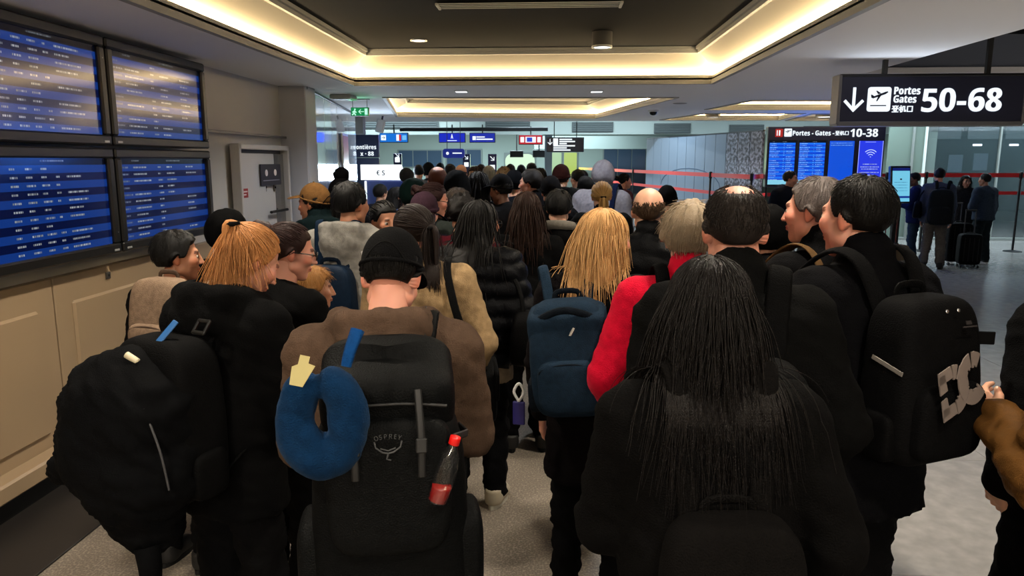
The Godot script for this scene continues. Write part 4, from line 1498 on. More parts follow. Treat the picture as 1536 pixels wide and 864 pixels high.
func left_wall() -> void:
	var X := -2.88
	var beige := mat("wall_beige", Color(0.585, 0.50, 0.395), 0.45)
	var grey := mat("wall_grey", Color(0.74, 0.73, 0.71), 0.6)
	var wl := struct("wall_left", box(Vector3(0.12, 2.75, 12.6)), grey, "pale beige panelled wall on the left", Vector3(X - 0.12, 1.375, -1.62))
	# cladding panels under the screens, with joints between them
	var z := 2.4
	for k in 4:
		var z1: float = [1.15, -1.3, -4.02, -6.05][k]
		obj("cladding_panel", box(Vector3(0.055, 1.02, absf(z1 - z) - 0.012), 0.004), beige, wl, Vector3(0.092, 0.15 + 0.52 - 1.375, (z + z1) * 0.5 + 1.62))
		if k > 0:
			obj("raised_field", box(Vector3(0.03, 0.72, absf(z1 - z) - 0.30), 0.014), beige, wl, Vector3(0.122, 0.66 - 1.375, (z + z1) * 0.5 + 1.62))
		z = z1
	struct("baseboard_left", box(Vector3(0.12, 0.10, 12.4), 0.012), beige, "cream ledge along the foot of the left wall", Vector3(X + 0.06, 0.175, -1.62))
	struct("trim_5", box(Vector3(0.06, 0.125, 12.4)), mat("plinth_black", Color(0.02, 0.02, 0.02), 0.5), "black recessed plinth under the cream ledge", Vector3(X + 0.03, 0.063, -1.62))
	for q in [[162, 413, "upper"], [162, 444, "lower"]]:
		var lp := PX(q[0], q[1], X + 0.006)
		var lt := thing("panel_lock", "small metal %s lock on the beige panel under the screens" % q[2], "lock", lp)
		obj("plate", box(Vector3(0.012, 0.045, 0.045) if q[2] == "upper" else Vector3(0.012, 0.016, 0.016), 0.003), mat("lock_metal", Color(0.42, 0.40, 0.37), 0.35, 0.8), lt)
		obj("keyhole", box(Vector3(0.004, 0.014, 0.005)), mat("black", Color(0.01, 0.01, 0.01), 0.9), lt, Vector3(0.006, 0, 0))
	struct("dark_strip_9", box(Vector3(0.50, 0.012, 12.4), 0.002), mat("strip_dark", Color(0.10, 0.085, 0.075), 0.5), "dark border strip of the floor along the left wall", Vector3(X + 0.32, 0.005, -1.62))  # thin dark brown strip laid on the floor beside the plinth
	# four flight screens
	var xs := X + 0.10
	var frame := mat("tv_frame", Color(0.05, 0.05, 0.052), 0.4)
	var y_top := 2.60
	var yh := 0.655
	var za := PX(309, 200, xs).z
	var zm := PX(164, 200, xs).z
	var spans := [[zm + (zm - za) + 0.01, zm + 0.01], [zm, za]]
	for row in 2:
		for col in 2:
			var y1 := y_top - row * (yh + 0.018)
			var zz: Array = spans[col]
			var ln: float = zz[0] - zz[1] - 0.012
			var lab: String = ["upper left flight screen with blue rows and pale glare", "upper right flight screen with blue rows and pale glare", "lower left flight screen with blue rows, nearest the camera", "lower right flight screen with blue rows, above the boy"][row * 2 + col]
			var t := thing("flight_screen", lab, "screen", Vector3(xs, y1 - yh * 0.5, (zz[0] + zz[1]) * 0.5), PI / 2, "flight screens on the left wall")
			t.rotation.x = deg_to_rad(0.0)
			obj("casing", box(Vector3(ln, yh, 0.09), 0.008), frame, t, Vector3(0, 0, -0.045))
			var bz := 0.062
			for e in [[0, 1], [0, -1], [1, 0], [-1, 0]]:
				var sz := Vector3(ln, bz, 0.03) if e[0] == 0 else Vector3(bz, yh - 2 * bz, 0.03)
				obj("bezel", box(sz, 0.01), frame, t, Vector3(e[0] * (ln - bz) * 0.5, e[1] * (yh - bz) * 0.5, 0.012))
			var tx := screen_tex("tv", 512, 288, func(im: Image): board(im, 40 + row * 2 + col, 11, Color(0.10, 0.27, 0.62), Color(0.035, 0.09, 0.28), [[0.02, 0.13, 0.5], [0.30, 0.36, 0.95], [0.40, 0.47, 0.95], [0.50, 0.57, 0.95], [0.60, 0.64, 0.7], [0.68, 0.88, 0.85]] if col == 0 else [[0.02, 0.12, 0.9, Color(0.55, 0.60, 0.72)], [0.14, 0.34, 0.8], [0.40, 0.46, 0.7], [0.50, 0.62, 0.5], [0.74, 0.88, 0.6]]))
			obj("screen", panel_uv(Vector2(ln - bz * 2 + 0.004, yh - bz * 2 + 0.004)), screen_mat("tv_screen%d" % (row * 2 + col), tx, 0.55), t, Vector3(0, 0, 0.002))
			obj("maker_plate", box(Vector3(0.05, 0.012, 0.003)), mat("plate_pale", Color(0.6, 0.6, 0.6), 0.4), t, Vector3((ln * 0.5 - 0.06) * (1 if col == 0 else -1), -yh * 0.5 + 0.022, 0.028))
			obj("led", box(Vector3(0.006, 0.006, 0.003)), mat("plate_pale", Color(0.6, 0.6, 0.6), 0.4), t, Vector3(ln * 0.5 - 0.03, -yh * 0.3 * (1 if row else -1), 0.028))
	# lift doorway in the wall beyond the screens
	var dy := PX(390, 222, X + 0.0)
	var d0 := PX(352, 222, X)
	var d1 := PX(424, 222, X)
	var dh := PX(388, 221, X).y
	var lift := struct("door_1", box(Vector3(0.02, dh, d0.z - d1.z)), mat("lift_back", Color(0.20, 0.20, 0.20), 0.5), "metal lift doors in the left wall beyond the screens", Vector3(X - 0.058 + 0.02, dh * 0.5, (d0.z + d1.z) * 0.5))
	var dl := d0.z - d1.z
	var steel := mat("lift_steel", Color(0.72, 0.71, 0.70), 0.4, 0.15)
	var steel2 := mat("lift_mirror", Color(0.55, 0.54, 0.53), 0.16, 0.9)
	obj("door_leaf", box(Vector3(0.04, dh - 0.06, dl * 0.50), 0.004), steel, lift, Vector3(0.05, -0.03, dl * 0.25))
	obj("door_leaf", box(Vector3(0.03, dh - 0.06, dl * 0.26), 0.004), steel, lift, Vector3(0.03, -0.03, -dl * 0.13))
	obj("mirror_leaf", box(Vector3(0.02, dh - 0.06, dl * 0.22), 0.002), steel2, lift, Vector3(0.03, -0.03, -dl * 0.38))
	for e in [[0.5, 1.0], [-0.5, 1.0]]:
		obj("jamb", box(Vector3(0.09, dh + 0.05, 0.045), 0.006), steel, lift, Vector3(0.05, 0, e[0] * (dl + 0.03)))
	obj("lintel", box(Vector3(0.09, 0.05, dl + 0.06), 0.006), steel, lift, Vector3(0.05, dh * 0.5, 0))
	var hy := PX(400, 318, X).y - dh * 0.5
	obj("push_bar", tube([Vector3(0.10, hy, -dl * 0.02), Vector3(0.10, hy, -dl * 0.40)], 0.015, 0.015, 8), mat("bar_dark", Color(0.08, 0.08, 0.08), 0.4, 0.5), lift)
	var so := PX(369, 290, X + 0.05)
	var rs := thing("warning_plate", "small red notice on the steel lift door", "sign", Vector3(X + 0.033, so.y, so.z))
	obj("plate", box(Vector3(0.006, 0.085, 0.17), 0.002), mat("notice_red", Color(0.55, 0.06, 0.07), 0.5), rs)
	obj("text_bar", box(Vector3(0.002, 0.012, 0.13)), mat("notice_white", Color(0.85, 0.80, 0.80), 0.5), rs, Vector3(0.004, 0.014, 0))
	obj("text_bar", box(Vector3(0.002, 0.012, 0.10)), mat("notice_white", Color(0.85, 0.80, 0.80), 0.5), rs, Vector3(0.004, -0.014, 0.012))
	so = PX(407, 262, X + 0.05)
	var bs := thing("door_notice", "dark blue notice with round emblems across the lift doors", "sign", Vector3(X + 0.045, so.y, so.z))
	obj("plate", box(Vector3(0.008, 0.21, dl * 0.44), 0.002), mat("notice_blue", Color(0.07, 0.07, 0.13), 0.5), bs)
	for e in [0.24, -0.2]:
		obj("emblem", disc(0.032, 0.004, 16), mat("notice_white", Color(0.85, 0.80, 0.80), 0.5), bs, Vector3(0.006, 0.02, dl * 0.44 * e), Vector3(0, 0, 90))
	obj("text_bar", box(Vector3(0.002, 0.008, dl * 0.36)), mat("notice_grey", Color(0.5, 0.5, 0.55), 0.5), bs, Vector3(0.005, -0.055, 0))
	for e in [0.13, -0.1]:
		so = PX(403 if e > 0 else 417, 281, X + 0.05)
		var cl := thing("lift_button", "small grey call panel under the blue notice, %s of two" % ("nearer" if e > 0 else "farther"), "button panel", Vector3(X + 0.016, so.y, so.z))
		obj("plate", box(Vector3(0.012, 0.085, 0.045), 0.003), mat("lock_metal", Color(0.42, 0.40, 0.37), 0.35, 0.8), cl)
		obj("button", disc(0.012, 0.006, 12), mat("black", Color(0.01, 0.01, 0.01), 0.9), cl, Vector3(0.008, 0, 0), Vector3(0, 0, 90))
	var ra := PX(312, 196, X + 0.03)
	var rb := PX(432, 206, X + 0.03)
	struct("trim_6", box(Vector3(0.03, 0.025, absf(rb.z - ra.z)), 0.003), mat("rail_grey", Color(0.35, 0.35, 0.36), 0.4, 0.4), "thin metal rail along the wall above the lift doors", Vector3(X + 0.0, (ra.y + rb.y) * 0.5, (ra.z + rb.z) * 0.5))
	# grey pier and the glossy white panel wall behind it
	var wp := 7.92
	var pe := P(462, 240, wp).x
	struct("pillar", box(Vector3(pe - X + 0.3, 2.64, 0.35), 0.01), mat("pier_grey", Color(0.68, 0.68, 0.70), 0.55), "grey pier between the lift and the glossy panels", Vector3((pe + X - 0.3) * 0.5, 1.32, -wp - 0.175))
	var a := Vector3(pe, 0, -wp - 0.06)
	var b := Vector3(-3.32, 0, -12.4)
	var d := (b - a).normalized()
	var gl := mat("gloss_panel", Color(0.86, 0.90, 0.95), 0.10)
	gl.clearcoat_enabled = true
	gl.clearcoat = 1.0
	gl.clearcoat_roughness = 0.03
	var wal := struct("wall_left_1", box(Vector3(0.1, 2.64, (b - a).length())), mat("pier_grey", Color(0.68, 0.68, 0.70), 0.55), "glossy white glass panels on the left, catching the lights of signs", (a + b) * 0.5 + Vector3(-0.07, 1.32, 0))
	wal.rotation.y = atan2(-d.x, -d.z)
	var L := (b - a).length()
	for k in 4:
		obj("glass_panel", box(Vector3(0.02, 2.56, L / 4 - 0.012), 0.003), gl, wal, Vector3(0.062, 0.0, L * 0.5 - L / 8 - k * L / 4))
	obj("top_rail", box(Vector3(0.03, 0.03, L), 0.003), mat("rail_dark", Color(0.12, 0.12, 0.13), 0.4), wal, Vector3(0.06, 1.30, 0))
	# framed red poster on the panels
	var pos := thing("poster", "red and white framed poster on the glossy panels", "poster", a + d * (L * 0.62) + Vector3(0.03, 0, 0), wal.rotation.y)
	pos.position.y = P(508, 245, 10.6).y
	obj("frame", box(Vector3(0.03, 0.85, 0.62), 0.006), mat("poster_frame", Color(0.62, 0.64, 0.66), 0.3, 0.5), pos)
	obj("print", box(Vector3(0.006, 0.40, 0.56)), mat("poster_red", Color(0.62, 0.10, 0.12), 0.4), pos, Vector3(0.016, 0.19, 0))
	obj("print", box(Vector3(0.006, 0.38, 0.56)), mat("poster_white", Color(0.80, 0.82, 0.85), 0.4), pos, Vector3(0.016, -0.21, 0))
	# ceiling things by the panels
	var fx := thing("ceiling_box", "flat white ceiling unit above the pier's glossy panels", "ceiling unit", Hh(515, 143, CEIL))
	obj("housing", box(Vector3(0.26, 0.05, 0.30), 0.01), mat("vent_white", Color(0.62, 0.62, 0.58), 0.5), fx, Vector3(0, -0.025, 0))
	obj("grille", box(Vector3(0.20, 0.006, 0.24)), mat("rail_grey", Color(0.35, 0.35, 0.36), 0.4, 0.4), fx, Vector3(0, -0.052, 0))
	var r := rect(526, 161, 553, 174, 9.6)
	var ex := thing("exit_sign", "green running man exit sign hanging from the ceiling", "sign", r[0])
	obj("case", box(Vector3(r[1].x, r[1].y, 0.05), 0.006), mat("exit_case", Color(0.02, 0.25, 0.14), 0.4), ex, Vector3(0, 0, -0.026))
	obj("face", box(Vector3(r[1].x * 0.96, r[1].y * 0.92, 0.004)), glow("exit_green", Color(0.02, 0.55, 0.30), 0.9), ex)
	var u: float = r[1].y
	obj("pictogram", joined([[disc(u * 0.10, 0.003, 12), at3(Vector3(-u * 0.55, u * 0.26, 0.004), Vector3(90, 0, 0))], [strokes([[[0.0, 0.05], [0.25, 0.3], [0.32, 0.62], [0.05, 0.45]], [[0.25, 0.3], [0.45, 0.02]], [[0.32, 0.6], [0.55, 0.42]]], u * 0.75, u * 0.13, 0.003), at3(Vector3(-u * 0.85, -u * 0.38, 0.003))], [arrow_mesh(u * 0.6, 0.003, -PI / 2), at3(Vector3(0.02, 0, 0.003))], [box(Vector3(u * 0.34, u * 0.72, 0.003)), at3(Vector3(u * 0.78, 0, 0.004))]]), glow("exit_white", Color(0.75, 1.0, 0.88), 1.1), ex)
	obj("hanger", box(Vector3(r[1].x * 1.1, 0.012, 0.03), 0.002), mat("rail_dark", Color(0.12, 0.12, 0.13), 0.4), ex, Vector3(0, CEIL - r[0].y - 0.006, -0.02))
	for e in [-0.4, 0.4]:
		obj("rod", tube([Vector3(r[1].x * e, u * 0.5, -0.02), Vector3(r[1].x * e, CEIL - r[0].y, -0.02)], 0.004, 0.004, 6), mat("rail_dark", Color(0.12, 0.12, 0.13), 0.4), ex)
	area_light("sign_light", ex, Vector3(0, 0, 0.012), Vector3(0, 0, 1), Vector2(r[1].x, r[1].y), Color(0.05, 0.8, 0.45), 0.05)

func hanging_sign(called: String, label: String, r: Array, depth: float, board_c: Color) -> Node3D:
	var t := thing(called, label, "sign", r[0])
	obj("board", box(Vector3(r[1].x, r[1].y, depth), 0.008), mat("sign_board" + str(board_c), board_c, 0.35), t, Vector3(0, 0, -depth * 0.5))
	return t

func right_side() -> void:
	var navy := Color(0.17, 0.18, 0.26)
	var lit := glow("sign_white", Color(0.93, 0.97, 1.0), 1.15)
	# the big gate sign, hung below the raised ceiling
	var w := 6.1
	var r := rect(1261, 114, 1536, 183, w)
	var wd: float = r[1].x
	var ht: float = r[1].y
	var s := thing("gate_sign", "large dark hanging sign for gates 50-68 with a down arrow", "sign", r[0])
	obj("board", box(Vector3(wd, ht, 0.14), 0.006), mat("sign_navy", navy, 0.3), s, Vector3(0, 0, -0.07))
	obj("end_cap", box(Vector3(0.025, ht + 0.03, 0.155), 0.004), mat("sign_grey", Color(0.40, 0.40, 0.42), 0.4), s, Vector3(-wd * 0.5 - 0.01, 0.0, -0.072))
	obj("end_cap", box(Vector3(0.025, ht + 0.03, 0.155), 0.004), mat("sign_grey", Color(0.40, 0.40, 0.42), 0.4), s, Vector3(wd * 0.5 + 0.01, 0.0, -0.072))
	obj("bottom_rail", box(Vector3(wd + 0.03, 0.035, 0.16), 0.005), mat("sign_grey", Color(0.40, 0.40, 0.42), 0.4), s, Vector3(0, -ht * 0.5 - 0.012, -0.075))
	obj("top_rail", box(Vector3(wd + 0.03, 0.022, 0.16), 0.005), mat("sign_dark", Color(0.06, 0.06, 0.08), 0.4), s, Vector3(0, ht * 0.5 + 0.008, -0.075))
	var u := wd / 275.0        # one pixel of the photograph
	var X := func(px: float) -> float: return (px - 1398.5) * u
	var Y := func(py: float) -> float: return (148.5 - py) * u
	obj("arrow", arrow_mesh(33 * u, 0.006), lit, s, Vector3(X.call(1281), Y.call(149), 0.0))
	var pic := obj("pictogram", prism(rounded(35 * u, 37 * u, 4 * u), 0.006), lit, s, Vector3(X.call(1319), Y.call(148.5), 0.0))
	obj("aircraft", plane_icon(29 * u, 0.003), mat("sign_navy", navy, 0.3), pic, Vector3(0, 3 * u, 0.006))
	obj("runway", box(Vector3(24 * u, 1.6 * u, 0.003)), mat("sign_navy", navy, 0.3), pic, Vector3(-1 * u, -9.5 * u, 0.007))
	var tx := func(str_: String, px: float, base: float, cap: float, wide: float) -> void:
		var m := word(str_, cap * u, 0.008)
		m.horizontal_alignment = HORIZONTAL_ALIGNMENT_LEFT
		m.vertical_alignment = VERTICAL_ALIGNMENT_BOTTOM
		var bb := m.get_aabb()
		var o := obj("lettering", m, lit, s)
		var k := wide * u / bb.size.x
		var kk: float = cap * u / bb.size.y
		o.scale = Vector3(k, kk, 1)
		o.position = Vector3(X.call(px) - bb.position.x * k, Y.call(base) - bb.position.y * kk, 0.004)
	tx.call("Portes", 1341, 141.5, 11.5, 39)
	tx.call("Gates", 1341, 154, 11.5, 34)
	tx.call("50-68", 1384, 168, 36, 119)
	obj("lettering", gate_characters(11 * u, 0.006), lit, s, Vector3(X.call(1339.5), Y.call(168), 0.002))
	var ty: float = CEIL + 0.33 - r[0].y
	for px in [1485, 1330]:
		obj("hanger", box(Vector3(0.035, ty - ht * 0.5, 0.035), 0.003), mat("lamp_grey", Color(0.17, 0.17, 0.17), 0.55), s, Vector3(X.call(px), (ty + ht * 0.5) * 0.5, -0.07))
	area_light("sign_light", s, Vector3(0, 0, 0.012), Vector3(0, 0, 1), Vector2(wd, ht), Color(0.9, 0.95, 1.0), 0.35)

	# flight information board on the floor stand
	w = 14.0
	r = rect(1150, 190, 1326, 281, w)
	wd = r[1].x
	ht = r[1].y
	var f := thing("information_board", "free-standing board of four tall blue screens headed gates 10-38", "screen", Vector3(r[0].x, 0, -w))
	var hy: float = r[0].y
	u = wd / 176.0
	obj("cabinet", box(Vector3(wd, ht, 0.16), 0.01), mat("sign_navy", navy, 0.3), f, Vector3(0, hy, -0.08))
	for e in [-0.36, 0.36]:
		obj("post", box(Vector3(0.09, hy - ht * 0.5, 0.09), 0.006), mat("lamp_grey", Color(0.17, 0.17, 0.17), 0.55), f, Vector3(wd * e, (hy - ht * 0.5) * 0.5, -0.08))
		obj("foot", box(Vector3(0.30, 0.02, 0.5), 0.006), mat("lamp_grey", Color(0.17, 0.17, 0.17), 0.55), f, Vector3(wd * e, 0.011, -0.08))
	X = func(px: float) -> float: return (px - 1238.0) * u
	Y = func(py: float) -> float: return hy + (235.5 - py) * u
	var rows := func(sd: int) -> Callable: return func(im: Image): board(im, sd, 22, Color(0.10, 0.42, 0.92), Color(0.06, 0.27, 0.80), [[0.02, 0.45, 0.95, Color(0.75, 0.9, 1.0)], [0.55, 0.60, 0.9, Color(0.6, 0.85, 1.0)], [0.66, 0.95, 0.8, Color(0.7, 0.88, 1.0)]])
	var spans := [[1153, 1192], [1198, 1237], [1243, 1280], [1287, 1323]]
	for k in 4:
		var sw: float = (spans[k][1] - spans[k][0]) * u
		var sh := 66.0 * u
		var tex: ImageTexture
		if k < 2:
			tex = screen_tex("fids", 160, 288, rows.call(90 + k))
		elif k == 2:
			tex = screen_tex("fids", 160, 288, func(im: Image):
				im.fill(Color(0.07, 0.30, 0.80))
				var rg := RandomNumberGenerator.new()
				rg.seed = 7
				for q in 2: dashes(im, rg, 8, 150, 12 + q * 14, 5, Color(0.55, 0.75, 1.0)))
		else:
			tex = screen_tex("fids", 160, 288, func(im: Image):
				im.fill(Color(0.15, 0.22, 0.85))
				for q in [[0, 0, 5, 288], [155, 0, 5, 288], [40, 6, 70, 4]]: im.fill_rect(Rect2i(q[0], q[1], q[2], q[3]), Color(0.55, 0.60, 1.0))
				for y in range(40, 110):
					for x in range(40, 120):
						var dv := Vector2(x - 80, y - 108)
						var l := dv.length()
						if absf(dv.x) < -dv.y * 1.05 and (absf(l - 20) < 2.5 or absf(l - 35) < 2.5 or absf(l - 50) < 2.5 or l < 6): im.set_pixel(x, y, Color(0.75, 0.8, 1.0))
				var rg := RandomNumberGenerator.new()
				rg.seed = 9
				for q in [[34, 128, 150], [18, 142, 168], [26, 134, 182], [16, 144, 204], [40, 120, 222], [30, 130, 240]]: dashes(im, rg, q[0], q[1], q[2], 6, Color(0.72, 0.78, 1.0)))
		var bz := obj("screen_frame", box(Vector3(sw + 3 * u, sh + 3 * u, 0.02), 0.004), mat("screen_edge", Color(0.02, 0.025, 0.06), 0.3), f, Vector3((X.call(spans[k][0]) + X.call(spans[k][1])) * 0.5, Y.call(244), 0.006))
		obj("screen", panel_uv(Vector2(sw, sh)), screen_mat("fids_screen%d" % k, tex, 1.15), bz, Vector3(0, 0, 0.012))
		if k < 2:
			obj("footer", box(Vector3(sw, 7 * u, 0.003)), glow("fids_footer", Color(0.55, 0.85, 0.95), 0.9), bz, Vector3(0, -sh * 0.5 + 3.5 * u, 0.013))
	area_light("screen_light", f, Vector3(0, hy - 0.05, 0.05), Vector3(0, hy - 0.05, 1), Vector2(wd, ht), Color(0.25, 0.5, 1.0), 1.6)
	var red := glow("sign_red", Color(0.75, 0.16, 0.13), 0.8)
	var sq := obj("level_mark", prism(rounded(11 * u, 12 * u, 1 * u), 0.01), red, f, Vector3(X.call(1166.5), Y.call(199), 0.0))
	obj("numeral", box(Vector3(2 * u, 8 * u, 0.004)), lit, sq, Vector3(0.5 * u, 0, 0.012))
	obj("numeral", box(Vector3(1.2 * u, 8 * u, 0.004)), lit, sq, Vector3(-3.0 * u, 0, 0.012))
	var p2 := obj("pictogram", prism(rounded(11 * u, 12 * u, 1 * u), 0.01), lit, f, Vector3(X.call(1180), Y.call(198.5), 0.0))
	obj("aircraft", plane_icon(9 * u, 0.004), mat("sign_navy", navy, 0.3), p2, Vector3(0, 1 * u, 0.01))
	var t2 := func(str_: String, px: float, base: float, cap: float, wide: float) -> void:
		var m := word(str_, cap * u, 0.008)
		m.horizontal_alignment = HORIZONTAL_ALIGNMENT_LEFT
		var bb := m.get_aabb()
		var o := obj("lettering", m, lit, f)
		var k := wide * u / bb.size.x
		var kk: float = cap * u / bb.size.y
		o.scale = Vector3(k, kk, 1)
		o.position = Vector3(X.call(px) - bb.position.x * k, Y.call(base) - bb.position.y * kk, 0.006)
	t2.call("Portes - Gates -", 1187, 203, 7.5, 62)
	t2.call("10-38", 1273, 205, 12, 41)
	obj("lettering", gate_characters(7 * u, 0.008), lit, f, Vector3(X.call(1250.5), Y.call(202.5), 0.002))

	# touch screen kiosk
	w = 12.9
	r = rect(1332, 249, 1366, 305, w)
	var k := thing("touch_kiosk", "tall dark kiosk with a pale blue touch screen", "kiosk", Vector3(r[0].x, 0, -w), deg_to_rad(12))
	var ky: float = r[0].y
	wd = r[1].x
	ht = r[1].y
	obj("head", box(Vector3(wd, ht, 0.08), 0.012), mat("kiosk_black", Color(0.03, 0.03, 0.045), 0.3), k, Vector3(0, ky, 0), Vector3(-6, 0, 0))
	var kt := screen_tex("kiosk", 128, 192, func(im: Image):
		im.fill(Color(0.45, 0.78, 0.90))
		im.fill_rect(Rect2i(0, 0, 128, 16), Color(0.05, 0.10, 0.40))
		im.fill_rect(Rect2i(0, 160, 128, 12), Color(0.10, 0.22, 0.55))
		im.fill_rect(Rect2i(56, 60, 14, 8), Color(0.08, 0.10, 0.15))
		var rg := RandomNumberGenerator.new()
		rg.seed = 3
		for q in 4: dashes(im, rg, 14, 112, 80 + q * 16, 3, Color(0.30, 0.62, 0.80)))
	obj("screen", panel_uv(Vector2(wd * 0.86, ht * 0.90)), screen_mat("kiosk_screen", kt, 1.0), k, Vector3(0, ky, 0.045), Vector3(-6, 0, 0))
	obj("column", box(Vector3(wd * 0.36, ky - ht * 0.45, 0.07), 0.01), mat("kiosk_black", Color(0.03, 0.03, 0.045), 0.3), k, Vector3(0, (ky - ht * 0.45) * 0.5, -0.02))
	obj("base", box(Vector3(wd * 0.9, 0.03, 0.40), 0.008), mat("kiosk_black", Color(0.03, 0.03, 0.045), 0.3), k, Vector3(0, 0.016, 0))

	# glass wall at the far right, and the dark apron behind it
	w = 17.9
	var x0 := P(1330, 240, w).x
	var x1 := P(1385, 240, w).x
	var green := mat("frosted_green", Color(0.42, 0.48, 0.44), 0.4)
	var gw := struct("window_1", box(Vector3(x1 - x0, 3.5, 0.05), 0.004), green, "glass wall at the far right with an opaque green-grey first panel", Vector3((x0 + x1) * 0.5, 1.75, -w))
	var steel := mat("mullion", Color(0.55, 0.57, 0.55), 0.4, 0.3)
	obj("post", box(Vector3(0.05, 3.5, 0.08), 0.004), mat("post_white", Color(0.85, 0.87, 0.85), 0.4), gw, Vector3((x1 - x0) * 0.5, 0, 0.03))
	obj("post", box(Vector3(0.05, 3.5, 0.08), 0.004), steel, gw, Vector3(-(x1 - x0) * 0.5 + 0.55, 0, 0.03))
	var glass := mat("pane", Color(0.55, 0.66, 0.68, 0.06), 0.02)
	glass.transparency = BaseMaterial3D.TRANSPARENCY_ALPHA
	var gx := x1
	for q in 3:
		obj("pane", box(Vector3(1.62, 3.4, 0.012)), glass, gw, Vector3(gx + 0.84 - (x0 + x1) * 0.5, 0.02, 0))
		gx += 1.68
		obj("post", box(Vector3(0.04, 3.5, 0.06), 0.004), steel, gw, Vector3(gx - (x0 + x1) * 0.5, 0, 0.02))
	obj("sill", box(Vector3(gx - x0, 0.06, 0.10), 0.006), steel, gw, Vector3((gx + x0) * 0.5 - (x0 + x1) * 0.5, -1.72, 0.02))
	obj("head_rail", box(Vector3(gx - x0, 0.30, 0.08), 0.006), mat("fascia_green", Color(0.46, 0.50, 0.48), 0.5), gw, Vector3((gx + x0) * 0.5 - (x0 + x1) * 0.5, 1.05, 0.02))
	# service building across the dark apron
	var sb := thing("service_building", "dark service building with lit windows seen through the glass wall", "building", Vector3(14.0, 0, -30.0))
	obj("block", box(Vector3(9.0, 3.5, 3.0), 0.02), mat("dark_block", Color(0.05, 0.06, 0.08), 0.7), sb, Vector3(0, 1.75, 0))
	for q in 6:
		obj("window", box(Vector3(1.1, 0.42, 0.03), 0.005), glow("night_window", Color(0.55, 0.65, 0.70), 0.22), sb, Vector3(-3.6 + q * 1.35, 2.85, 1.51))
	for q in [[-2.6, 2.35], [-2.2, 2.35], [-0.6, 2.38], [1.6, 2.42], [2.9, 2.42]]:
		obj("lamp", box(Vector3(0.30, 0.07, 0.08), 0.01), glow("yard_lamp", Color(0.9, 0.95, 1.0), 3.0), sb, Vector3(q[0], q[1], 1.56))
	for q in [[0.9, 1.75], [1.8, 1.8], [-2.0, 1.6]]:
		obj("window", box(Vector3(0.5, 0.62, 0.03), 0.005), glow("night_window2", Color(0.40, 0.50, 0.60), 0.25), sb, Vector3(q[0], q[1], 1.51))
	area_light("yard_light", sb, Vector3(0, 2.4, 1.75), Vector3(0, 0.0, 6.0), Vector2(6.0, 0.2), COOL, 0.8)
	struct("ground", box(Vector3(40, 0.1, 24)), mat("apron", Color(0.10, 0.10, 0.11), 0.8), "dark apron outside the glass", Vector3(20, -0.30, -30.0))

	# hoarding with a printed map, behind the barrier
	var ha := P(971, 213, 20.3)
	var hb := P(1146, 203, 15.0)
	var hd := Vector3(hb.x - ha.x, 0, hb.z - ha.z)
	var hl := hd.length()
	var hh := 2.42
	var ho := thing("hoarding", "pale blue panelled hoarding with a grey map print at its right end", "hoarding", Vector3((ha.x + hb.x) * 0.5, 0, (ha.z + hb.z) * 0.5), atan2(-hd.z, hd.x))
	var hp := 12
	var pale := mat("hoarding_blue", Color(0.43, 0.48, 0.54), 0.6)
	for q in hp:
		var pm: Material = pale
		if q >= 9:
			var mm := mat("map_print", Color(0.55, 0.56, 0.62), 0.6)
			mm.albedo_texture = noise_tex("map", 0.045, false, 1.0, 4, 0.15, 1.3, FastNoiseLite.TYPE_SIMPLEX, 256)
			mm.uv1_triplanar = true
			mm.uv1_scale = Vector3(0.8, 0.8, 0.8)
			pm = mm
		obj("panel", box(Vector3(hl / hp - 0.012, hh, 0.04), 0.004), pm, ho, Vector3(-hl * 0.5 + (q + 0.5) * hl / hp, hh * 0.5 + 0.005, 0))
	obj("cap_rail", box(Vector3(hl, 0.025, 0.06), 0.003), mat("rail_dark", Color(0.12, 0.12, 0.13), 0.4), ho, Vector3(0, hh + 0.016, 0))
	var arch := []
	for q in 13:
		var an := PI * q / 12.0
		arch.append(Vector3(-0.3 - cos(an) * 1.5, 1.25 + sin(an) * 0.42, 0.022))
	obj("printed_arch", tube(arch, 0.012, 0.012, 5, 0.3), mat("print_line", Color(0.30, 0.36, 0.44), 0.7), ho)

	# barrier posts with two red belts
	var posts := [[868, 28.5], [950, 21.0], [1066, 15.6], [1128, 13.6], [1150, 14.6], [1331, 14.9], [1390, 15.6], [1532, 15.6], [1590, 15.6]]
	var pp := []
	for q in posts: pp.append(Vector3(P(q[0], 260, q[1]).x, 0, -q[1] + 0.0))
	var hi_y := 1.56
	var lo_y := 1.20
	for q in range(1, pp.size()):
		var bp := thing("barrier_post", "slim dark barrier post %s" % ["", "left of the hoarding", "before the middle of the hoarding", "before the map print", "left of the information board", "between the board and the kiosk", "by the bright glass post", "at the far right edge", "outside the view on the right"][q], "barrier post", pp[q], 0.0)
		obj("pole", tube([Vector3(0, 0.02, 0), Vector3(0, hi_y + 0.06, 0)], 0.022, 0.022, 10), mat("post_dark", Color(0.10, 0.10, 0.11), 0.4, 0.4), bp)
		obj("base", lathe([Vector2(0.17, 0), Vector2(0.17, 0.012), Vector2(0.04, 0.035), Vector2(0.001, 0.035)], 20), mat("post_dark", Color(0.10, 0.10, 0.11), 0.4, 0.4), bp)
		obj("belt_head", lathe([Vector2(0.001, hi_y - 0.07), Vector2(0.035, hi_y - 0.07), Vector2(0.035, hi_y + 0.06), Vector2(0.001, hi_y + 0.07)], 12), mat("post_dark", Color(0.10, 0.10, 0.11), 0.4, 0.4), bp)
	var bm := mat("belt_red", Color(0.78, 0.06, 0.09), 0.5)
